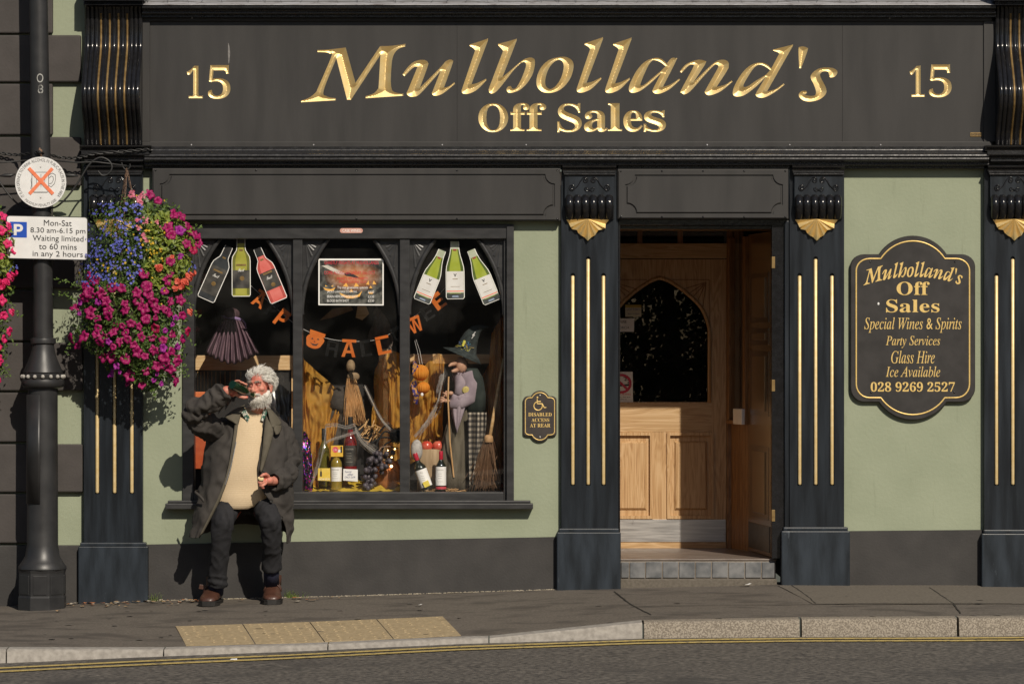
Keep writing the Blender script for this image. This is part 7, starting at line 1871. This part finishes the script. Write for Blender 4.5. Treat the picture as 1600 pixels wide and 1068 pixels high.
def face_sculpt(a, n):
    L = (np.array(HR.inverted()) @ (a-np.array(HC)).T).T
    def push(c, s, d):
        q = np.exp(-(((L-np.array(c))/np.array(s))**2).sum(1)); return q[:,None]*np.array(d)
    dl = np.zeros_like(L)
    for s_ in (-1,1):
        dl += push((s_*.030,-.092,.022), (.015,.03,.0095), (0,.013,0)); dl += push((s_*.030,-.080,.010), (.016,.02,.006), (0,-.003,0))
        dl += push((s_*.034,-.09,-.034), (.012,.03,.016), (0,.006,0)); dl += push((s_*.060,-.05,.06), (.02,.03,.03), (-s_*.005,.003,0))
        dl += push((s_*.086,.008,-.002), (.006,.010,.018), (-s_*.006,-.002,0))
    dl += push((0,-.10,-.0500), (.022,.02,.0035), (0,.007,0)); dl += push((0,-.1,.034), (.012,.02,.006), (0,.004,0))
    for z_ in (.062,.072,.082): dl += push((0,-.09,z_), (.04,.03,.0016), (0,.0022,0))
    return a+(np.array(HR) @ dl.T).T
body = finish(evaluated(sk, .0042, 3), 'body', skin, man, face_sculpt)
# eyes: narrowed against the sun
em = [mat('eye_white', (.42,.36,.32), rough=.25), mat('dark_iris', (.03,.02,.015), rough=.2)]
for s_ in (-1,1):
    e = MB(); e.ball(Hd(s_*.030,-.074,.0205), (.0125,.0125,.0085), 14, 10, 0, HR); e.ball(Hd(s_*.030-.002,-.0835,.0200), (.0052,.0035,.0048), 10, 8, 1, HR); e.build('eye', em, man, smooth=True)
    lid = MB(); lid.tube([Hd(s_*.043,-.078,.020), Hd(s_*.036,-.0865,.0262), Hd(s_*.028,-.0885,.0268), Hd(s_*.018,-.085,.022)], [.0028,.004,.004,.0028], 6); lid.tube([Hd(s_*.043,-.078,.019), Hd(s_*.034,-.0865,.0145), Hd(s_*.026,-.0875,.0142), Hd(s_*.018,-.085,.019)], [.002,.003,.003,.002], 6); lid.build('eyelid', skin, man, smooth=True)
# hair, beard, brows: many short curled locks
def lock(mb, p, n, rng, L, r, curl=1.0, down=.5, seg=4):
    n = n.normalized(); t = Vector((rng.gauss(0,1), rng.gauss(0,1), rng.gauss(0,.6)-down)); t = (t-n*t.dot(n)); t = t.normalized() if t.length > 1e-4 else n.orthogonal()
    b = n.cross(t); c = rng.choice((-1,1))*curl; P = []
    for i in range(seg+1):
        s_ = i/seg; ang = s_*1.9*c; P.append(p+t*(L*s_*cos(ang*.6))+b*(L*.55*s_*sin(ang))+n*(L*.42*sin(s_*2.6)))
    mb.tube(P, [r*.7, r, r, r*.8, r*.3][:seg+1], 3, caps=False)
rg = random.Random(31)
hm = MB(); hball(hm, (0,.030,.055), (.078,.088,.078), 20, 14)
hm.v = [v for v in hm.v]
hm = MB(); hball(hm, (0,.030,.048), (.072,.084,.074), 20, 14); n0 = 0
while n0 < 250:                                   # wavy clumps swept back and out from a high hairline
    d = Vector((rg.gauss(0,1), rg.gauss(0,1)+.2, rg.gauss(0,1)+.3)).normalized()
    x, y, z = d.x*.077, .026+d.y*.090, .048+d.z*.078
    if y < -.02 and z < max(.045, .090-abs(x)*.6): continue
    if -.02 <= y < .035 and z < .022: continue
    if y >= .035 and z < -.055: continue
    n0 += 1
    t = Vector((d.x*1.1+rg.gauss(0,.35), .75 if z > .06 else .35, (.25 if y < -.02 else -.15)-.9*max(0,(.06-z)/.08)+rg.gauss(0,.25)))
    t = (t-d*t.dot(d)).normalized(); bb_ = d.cross(t); L0 = rg.uniform(.035,.062); cu = rg.choice((-1,1))*rg.uniform(.3,1.0); li = rg.uniform(.10,.34)
    for k in range(13):
        o_ = t*rg.gauss(0,.007)+bb_*rg.gauss(0,.0085); P = []; L1 = L0*rg.uniform(.75,1.15); c1_ = cu+rg.gauss(0,.15)
        for i in range(6):
            q = i/5; P.append(Hd(x,y,z)+HR @ (o_+t*(L1*q)+bb_*(.012*c1_*sin(q*4.2+c1_))+d*(L1*li*sin(q*2.7)*(.7 if z > .1 else 1))))
        hm.tube(P, [.0010,.0015,.0016,.0015,.0012,.0005], 3, caps=False)
for i in range(650):                              # fine flyaway strands soften the outline
    d = Vector((rg.gauss(0,1), rg.gauss(0,1)+.3, rg.gauss(0,1)+.3)).normalized(); x, y, z = d.x*.080, .028+d.y*.092, .050+d.z*.082
    if (y < -.02 and z < max(.055, .095-abs(x)*.6)) or (-.02 <= y < .035 and z < .025) or z < -.05: continue
    P = []; t = Vector((rg.gauss(0,1), rg.gauss(0,.8)+.4, rg.gauss(0,.8)-.2)); t = (t-d*t.dot(d)).normalized(); L1 = rg.uniform(.02,.05); c1_ = rg.gauss(0,1)
    for k in range(5): q = k/4; P.append(Hd(x,y,z)+HR @ (d*(L1*.42*q)+t*(L1*q*q*.8)+d.cross(t)*(.006*c1_*sin(q*3))))
    hm.tube(P, [.0009,.0008,.0007,.0006,.0003], 3, caps=False)
hair = hm.build('hair', hair_m, man, smooth=True)
# the smooth cap must not show on the brow: it lies inside the skull there
bm_ = MB(); n0 = 0
hball(bm_, (0,-.050,-.082), (.057,.053,.042), 18, 12)
for s_ in (-1,1): htube(bm_, [(s_*.066,.0,-.028),(s_*.062,-.02,-.050),(s_*.050,-.046,-.066)], [.010,.016,.022], 10)
while n0 < 1700:
    a = rg.uniform(-1.75,1.75); z = rg.uniform(-.122,-.030)
    side_ = abs(sin(a))
    ztop = -.026-.034*(1-side_)**.5 if abs(a) < 1.1 else -.004
    if z > ztop: continue
    if abs(a) < .5 and -.062 < z: continue
    rx = .066-.25*max(0,-.07-z); ry = .100-.55*max(0,-.085-z); x = rx*sin(a); y = .0-ry*cos(a)*.98
    if z < -.095: x *= .8
    d = Vector((sin(a), -cos(a), -.25-.8*max(0,(-.085-z)/.04))).normalized()
    lock(bm_, Hd(x, y+.004, z), HR @ d, rg, rg.uniform(.014,.028), rg.uniform(.0010,.0018), .5, 1.6); n0 += 1
for i in range(170):                               # moustache
    s_ = rg.choice((-1,1)); t = rg.random(); p = Hd(s_*(.006+.026*t), -.103+.016*t, -.034-.008*t); lock(bm_, p, HR @ Vector((s_*.3,-1,0)), rg, rg.uniform(.012,.018), .0014, .5, 1.2)
for i in range(500):                              # loose whiskers
    a = rg.uniform(-1.6,1.6); z = rg.uniform(-.13,-.06); rx = .066-.25*max(0,-.07-z); ry = .100-.55*max(0,-.085-z); x, y = rx*sin(a), -ry*cos(a)
    if abs(a) < .5 and z > -.068: continue
    d = Vector((sin(a), -cos(a), -.5)).normalized(); L1 = rg.uniform(.012,.028); s2 = rg.gauss(0,.5); P = [Hd(x,y,z)+HR @ (d*(L1*.6*q)+Vector((s2*.3,0,-1))*(L1*.7*q*q)) for q in (0,.33,.66,1)]
    bm_.tube(P, [.0009,.0008,.0006,.0003], 3, caps=False)
bm_.build('beard', beard_m, man, smooth=True)
eb = MB()
for s_ in (-1,1):
    for i in range(50):
        t = rg.random(); p = Hd(s_*(.016+.032*t), -.1+.022*t*t, .040+.004*sin(t*3)); lock(eb, p, HR @ Vector((0,-1,.3)), rg, rg.uniform(.008,.013), .0011, .5, -.1)
eb.build('eyebrows', mat('grey_brow_hair', (.3,.25,.2), (.42,.37,.3), scale=80), man, smooth=True)

# ---- jumper
mb = MB(); rows = []
JR = [(637,397,26,.070,-.20),(648,396,34,.085,-.205),(660,394,42,.125,-.205),(690,389,58,.160,-.215),(720,385,68,.172,-.225),(750,381,66,.178,-.235),(772,377,62,.175,-.24),(784,375,58,.165,-.24),(790,374,54,.155,-.235)]
C_j = catmull([(a,b,c) for a,b,c,_,_ in JR], 4); D_j = catmull([(d,e,0) for *_,d,e in JR], 4)
for p, q in zip(C_j, D_j):
    r = []
    for a in np.linspace(0, 2*pi, 48, endpoint=False):
        X = p.y+PX(1)*0; px = p.y+p.z*.93*cos(a); y = q.y+q.x*sin(a); py = p.x
        if p.x > 782 and sin(a) < 0: py += 5*(-sin(a))**2*(1 if cos(a) < .3 else .3)
        v = W(px, py, y); k = .006*nz(v, 9)+.007*sin(p.x*.09+3*cos(a)+2*nz(v,4))*(1 if p.x > 700 else .3)
        r.append(v+Vector((k*cos(a), -k*abs(sin(a)), 0)))
    rows.append(r)
mb.grid(rows, closed=True); mb.build('jumper', knit, man, smooth=True, fix=True, solid=.006)
# shirt collar points
chq = mat('green_check_shirt', (.03,.10,.07), (.50,.48,.42), rough=.9, scale=95, mixpos=(.48,.54), stretch=(1,1,.6))
for L in ([(381,636,-.27),(377.5,645,-.315),(387,660,-.335),(390,652,-.335),(385,641,-.30)],[(415,634,-.27),(417,645,-.31),(411,658,-.335),(407,656,-.335),(411,643,-.30)]):
    mb = MB(); c = sum((W(*q) for q in L), Vector())/len(L); mb.add([W(*q) for q in L]+[c+Vector((0,-.012,0))], [(i,(i+1)%5,5) for i in range(5)]); mb.build('shirt_collar', chq, man, solid=.004)

# ---- coat
CO = [ # py-ordered rows: front-left edge ... back ... front-right edge  (px, py, y)
 [(377,641,-.27),(362,650,-.25),(350,658,-.19),(362,654,-.11),(396,642,-.085),(430,652,-.11),(441,660,-.19),(428,652,-.26),(414,640,-.27)],
 [(371,664,-.345),(348,664,-.30),(330,668,-.20),(352,668,-.085),(394,666,-.07),(436,668,-.085),(446,674,-.20),(434,668,-.31),(411,664,-.345)],
 [(363,700,-.395),(340,698,-.36),(321,694,-.21),(346,698,-.075),(390,698,-.068),(438,700,-.075),(452,702,-.21),(440,700,-.36),(407,702,-.40)],
 [(356,738,-.415),(332,738,-.385),(315,736,-.22),(340,738,-.075),(388,738,-.068),(442,738,-.075),(455,738,-.22),(443,740,-.385),(403,742,-.425)],
 [(344,772,-.42),(322,774,-.40),(309,774,-.24),(336,776,-.09),(384,776,-.09),(444,776,-.09),(458,774,-.22),(449,776,-.37),(412,768,-.44)],
 [(331,803,-.415),(313,806,-.40),(303,806,-.26),(330,800,-.11),(380,798,-.10),(440,800,-.11),(457,800,-.22),(453,805,-.33),(432,795,-.40)],
 [(318,826,-.40),(306,828,-.385),(299,828,-.28),(324,822,-.13),(378,812,-.11),(438,816,-.12),(457,822,-.22),(454,828,-.29),(446,822,-.34)],
 [(311,839,-.385),(303,840,-.37),(297,836,-.29),(320,832,-.14),(376,818,-.11),(436,826,-.12),(453,838,-.22),(452,846,-.27),(448,848,-.30)]]
rowsC = []
cols = [catmull([Vector(p) for p in r], 14) for r in CO]
ncol = len(cols[0])
for k in range(ncol):
    rowsC.append(catmull([c[k] for c in cols], 12))
rows = []
for i in range(len(rowsC[0])):
    r = []
    for k in range(ncol):
        q = rowsC[k][i]; v = W(q.x, q.y, q.z); t = i/(len(rowsC[0])-1); s_ = k/(ncol-1)
        out = Vector((sin(2*pi*(s_-.5))*-1, -cos(2*pi*(s_-.5))*-1, 0)); out = Vector((-sin(2*pi*s_), -cos(2*pi*s_), 0))
        f1 = .006*t*sin(s_*46+2*nz((s_*3,t*2,1)))+.006*nz((v.x*7,v.y*7,v.z*4))-.010+.010*max(-.6,1-abs(nz((v.x*10+v.z*5,v.y*7,v.z*6)))*3.2)+.006*max(-.6,1-abs(nz((v.x*19-v.z*9,v.y*12,v.z*13)))*3.2)
        r.append(v+out*f1)
    rows.append(r)
mb = MB(); mb.grid(rows); coat = mb.build('coat', coat_m, man, smooth=True, fix=True, solid=.011)
# sleeves: creased tubes
def sleeve(pts, rad, seed, squash=None):
    P = catmull([W(*p) for p in pts], 14); R_ = [v.x for v in catmull([(r,0,0) for r in rad], 14)]
    mb = MB(); mb.tube(P, R_, 60, caps=False)
    n = len(P)
    for i, v in enumerate(mb.v):
        j = i//60; p = P[j]; v = Vector(v); d = (v-p).normalized(); a = 2*pi*(i%60)/60
        k = .004*sin(j*.4+3.0*sin(a+seed)+4*nz((v.x*6,v.y*6,v.z*6+seed)))+.015*nz((v.x*9,v.y*9,v.z*9+seed))+.012*max(-.5,1-3.2*abs(nz((v.x*11+j*.06,v.y*11,v.z*14))))+.006*max(-.5,1-3.2*abs(nz((v.x*24,v.y*24,v.z*27))))-.006
        mb.v[i] = tuple(v+d*k)
    o = mb.build('sleeve', coat_m, man, smooth=True, solid=.008); return o
sleeve([(356,668,-.17),(341,672,-.26),(319,664,-.37),(303,652,-.445),(309,641,-.475),(328,629,-.50),(344,617,-.512),(353,610.5,-.515)], [.056,.072,.074,.066,.064,.058,.053,.049], 1)
sleeve([(425,662,-.17),(438,676,-.20),(447,700,-.215),(450,722,-.25),(449,738,-.31),(441,746,-.385),(434,750,-.43),(428,751,-.455)], [.050,.064,.066,.062,.060,.055,.050,.047], 4)
# collar, lapel and storm flap, pocket flap
def panel(L, R_, n, name, m, th=.006, bulge=.012):
    A = catmull([W(*p) for p in L], n); B = catmull([W(*p) for p in R_], n); mb = MB()
    mb.grid([[a.lerp(b, t)+Vector((0, -bulge*sin(pi*t), 0)) for t in np.linspace(0,1,7)] for a, b in zip(A, B)]); return mb.build(name, m, man, smooth=True, solid=th)
panel([(383,632,-.275),(378,640,-.315),(374,656,-.365),(371,664,-.375)], [(366,640,-.255),(357,646,-.30),(352.5,652,-.345),(367,660,-.375)], 5, 'coat_collar', collar_m)
panel([(413,632,-.275),(418,642,-.315),(421,655,-.36),(424,667,-.37)], [(424,640,-.25),(433,650,-.28),(440,661,-.31),(430,667,-.365)], 5, 'coat_collar', collar_m)
panel([(416,648,-.345),(413,668,-.385),(410,700,-.42),(406,735,-.44)], [(424,665,-.37),(427,676,-.38),(421,700,-.41),(409,738,-.44)], 6, 'lapel', collar_m)
panel([(427,665,-.37),(428,672,-.38),(431,679,-.38)], [(440,664,-.33),(439,672,-.345),(435,677.5,-.37)], 4, 'storm_flap', collar_m)
panel([(372,662,-.375),(368,690,-.405),(361,730,-.425),(350,765,-.43),(336,796,-.425),(316,834,-.40)], [(367,664,-.375),(363,692,-.41),(356,732,-.43),(345,767,-.435),(331,798,-.43),(312,836,-.405)], 6, 'front_facing', collar_m, bulge=.004)
panel([(305,766,-.375),(313,773,-.405),(319,780,-.42)], [(304,770,-.375),(312,777,-.405),(318,784,-.42)], 4, 'pocket_welt', coat_m, bulge=.006)
z_ = MB(); z_.tube([W(*p) for p in ((369,690,-.412),(364,715,-.428),(359,735,-.434),(352,757,-.44))], .0028, 6); z_.build('zip', M['steel'], man)

# ---- trousers: seat and two creased legs fused
tm = MB()
tm.ball(W(384,782,-.19), (.165,.12,.085), 18, 12)
for hip, th_, kn, c1_, c2_, hem in (((364,781,-.17),(354,793,-.31),(348,815,-.425),(345,845,-.40),(341.5,884,-.345),(339.5,915,-.305)),((403,781,-.17),(414,792,-.31),(421,810,-.425),(424,838,-.395),(424.5,868,-.325),(425,889,-.285))):
    P = catmull([W(*q) for q in (hip,th_,kn,c1_,c2_,hem)], 6); R_ = [v.x for v in catmull([(r,0,0) for r in (.088,.083,.069,.062,.059,.060)], 6)]
    tm.tube(P, R_, 22); tm.ball(W(*kn), .066, 14, 10)
def trfold(a, n):
    out = np.array(a)
    for i, p in enumerate(a):
        v = Vector(p); kz = p[2]
        k = .004*nz(v, 9)+.006*max(-.5,1-3*abs(nz((v.x*13+v.z*6,v.y*10,v.z*9))))+.0025*max(-.5,1-3*abs(nz((v.x*26-v.z*14,v.y*18,v.z*20))))-.005
        if kz < .12: k += .004*sin(kz*150+v.x*30)
        if kz > .40: k += .005*sin((v.x+v.y)*70+4*nz(v,6))
        out[i] = p+n[i]*k
    return out
finish(evaluated(tm, .008, 5), 'trousers', trou, man, trfold)
# buttons down the coat front
bt_ = MB().lathe([(.010,0),(.0105,.002),(.009,.004),(.004,.003)], (0,0,0), 12).mesh('button', sole_m)
for px, py, y in ((413,712,-.43),(411,738,-.455),(424,782,-.44),(440,808,-.38)):
    inst('button', bt_, man, Matrix.Translation(W(px,py,y)) @ Matrix.Rotation(pi/2, 4, 'X'))
# ---- socks and boots
so_ = MB(); so_.tube([W(424.5,875,-.31), W(424,893,-.275), W(424,912,-.235)], [.047,.047,.047], 16); so_.build('sock', sock_m, man, smooth=True)
so_ = MB(); so_.tube([W(341,890,-.335), W(338,912,-.295), W(337,926,-.26)], [.047]*3, 16); so_.build('sock', sock_m, man, smooth=True)
def boot(px, heel_y, toe_y, yaw, strap_out):
    X = WX(px, (heel_y+toe_y)/2); zg = gz(X, toe_y)+.002; L = heel_y-toe_y
    R = Matrix.Rotation(yaw, 3, 'Z'); o0 = Vector((X, heel_y, zg))
    def B(u, s_, z): return o0+R @ Vector((s_, -u*L, z))
    rt = thing_part = None
    mb = MB(); rows = []
    for u, w, h, zb in [(u_, w_*1.22, .02+(h_-.02)*1.2, z_) for u_, w_, h_, z_ in ((-.02,.030,.060,.022),(.05,.039,.105,.020),(.16,.042,.125,.020),(.30,.043,.122,.020),(.42,.044,.100,.020),(.55,.047,.082,.020),(.70,.050,.068,.020),(.84,.047,.060,.020),(.94,.037,.050,.021),(1.0,.018,.036,.024))]:
        rows.append([B(u, w*cos(a)*(1 if sin(a) < 0 else .92), zb+(h-zb)*(.5+.5*sin(a))) + Vector((0,0,.003*nz((u*8,cos(a)*3,px)))) for a in np.linspace(-pi/2, 1.5*pi, 24, endpoint=False)])
    mb.grid(rows, closed=True); n = len(rows); mb.f += [tuple(range(24)), tuple(range((n-1)*24, n*24))]; mb.m += [0,0]
    mb.tube([B(.17,0,.105), B(.15,0,.165)], [.052,.054], 20)
    b = mb.build('boot', leather, man, smooth=True)
    sl_ = MB(); pts = [(-.03,.026),(.03,.038),(.15,.043),(.32,.042),(.45,.043),(.6,.049),(.72,.0525),(.86,.050),(.96,.040),(1.02,.022)]
    pts = [(u, w*1.2) for u, w in pts]; ring = [(u, w) for u, w in pts]+[(u, -w) for u, w in pts[::-1]]
    for z0, z1, g in ((0,.024,0),(.024,.030,.003)):
        k = len(ring); sl_.add([B(u, s_+(g if s_ > 0 else -g), z0) for u, s_ in ring]+[B(u, s_+(g if s_ > 0 else -g), z1) for u, s_ in ring], [(i,(i+1)%k,k+(i+1)%k,k+i) for i in range(k)]+[tuple(range(k))[::-1], tuple(range(k,2*k))])
    sl_.build('sole', sole_m, b)
    for u, z, w in ((.30,.112,.0),(.44,.095,.0)):
        st = MB(); P = [B(u, .055*cos(a), .055+(z-.030)*sin(a)) for a in np.linspace(.25, pi-.25, 12)]; st.tube(P, .0045, 6, flat=(1,2.2,1)); st.build('strap', leather, b, smooth=True)
    fl2 = MB(); q = B(.30, -.052, .105); fl2.obox(q+Vector((-.014,-.01,0)), (.022,0,-.003), (0,.002,0), (.003,0,.014)); 
    if strap_out: fl2.build('strap_end', leather, b, bevel=.002)
    tg = MB(); tg.ball(B(.26,0,.138), (.030,.022,.024), 12, 8); tg.build('tongue', leather, b, smooth=True)
boot(335.5, -.155, -.43, radians(-8), 1); boot(424.5, -.135, -.41, radians(2), 0)
# ---- what he holds
bt = thing('drinks_bottle', 'green glass beer bottle tipped to the seated man lips', 'bottle', Bm+bu*.1)
gg = mat('green_beer_glass', (.0015,.012,.003), (.003,.024,.005), rough=.05, spec=.7, coat=.6, scale=10)
MB().lathe([(.0,0),(.025,0),(.0275,.006),(.0275,.115),(.025,.135),(.018,.160),(.0135,.175),(.0125,.208),(.0145,.212),(.0145,.221),(.0125,.225),(.010,.224),(.009,.21)], Bb, 26, axis=-bu).build('glass', gg, bt, auto=50)
MB().lathe([(.0150,.2145),(.0154,.2165),(.0152,.223),(.0128,.2262)], Bb, 18, axis=-bu, caps=False).build('pale_lip', mat('foil_lip', (.5,.42,.25), rough=.4), bt, smooth=True)
cp = MB(); cp.ball(W(408,748,-.553), (.017,.009,.013), 12, 8); cp.ball(W(404.5,746.5,-.551), (.008,.007,.008), 10, 6)
tag(cp.build('bread_piece', mat('pale_bread', (.72,.55,.28), (.8,.66,.4), scale=80, rough=.9), smooth=True), 'small pale yellow morsel held in the seated man lowered hand', 'food')
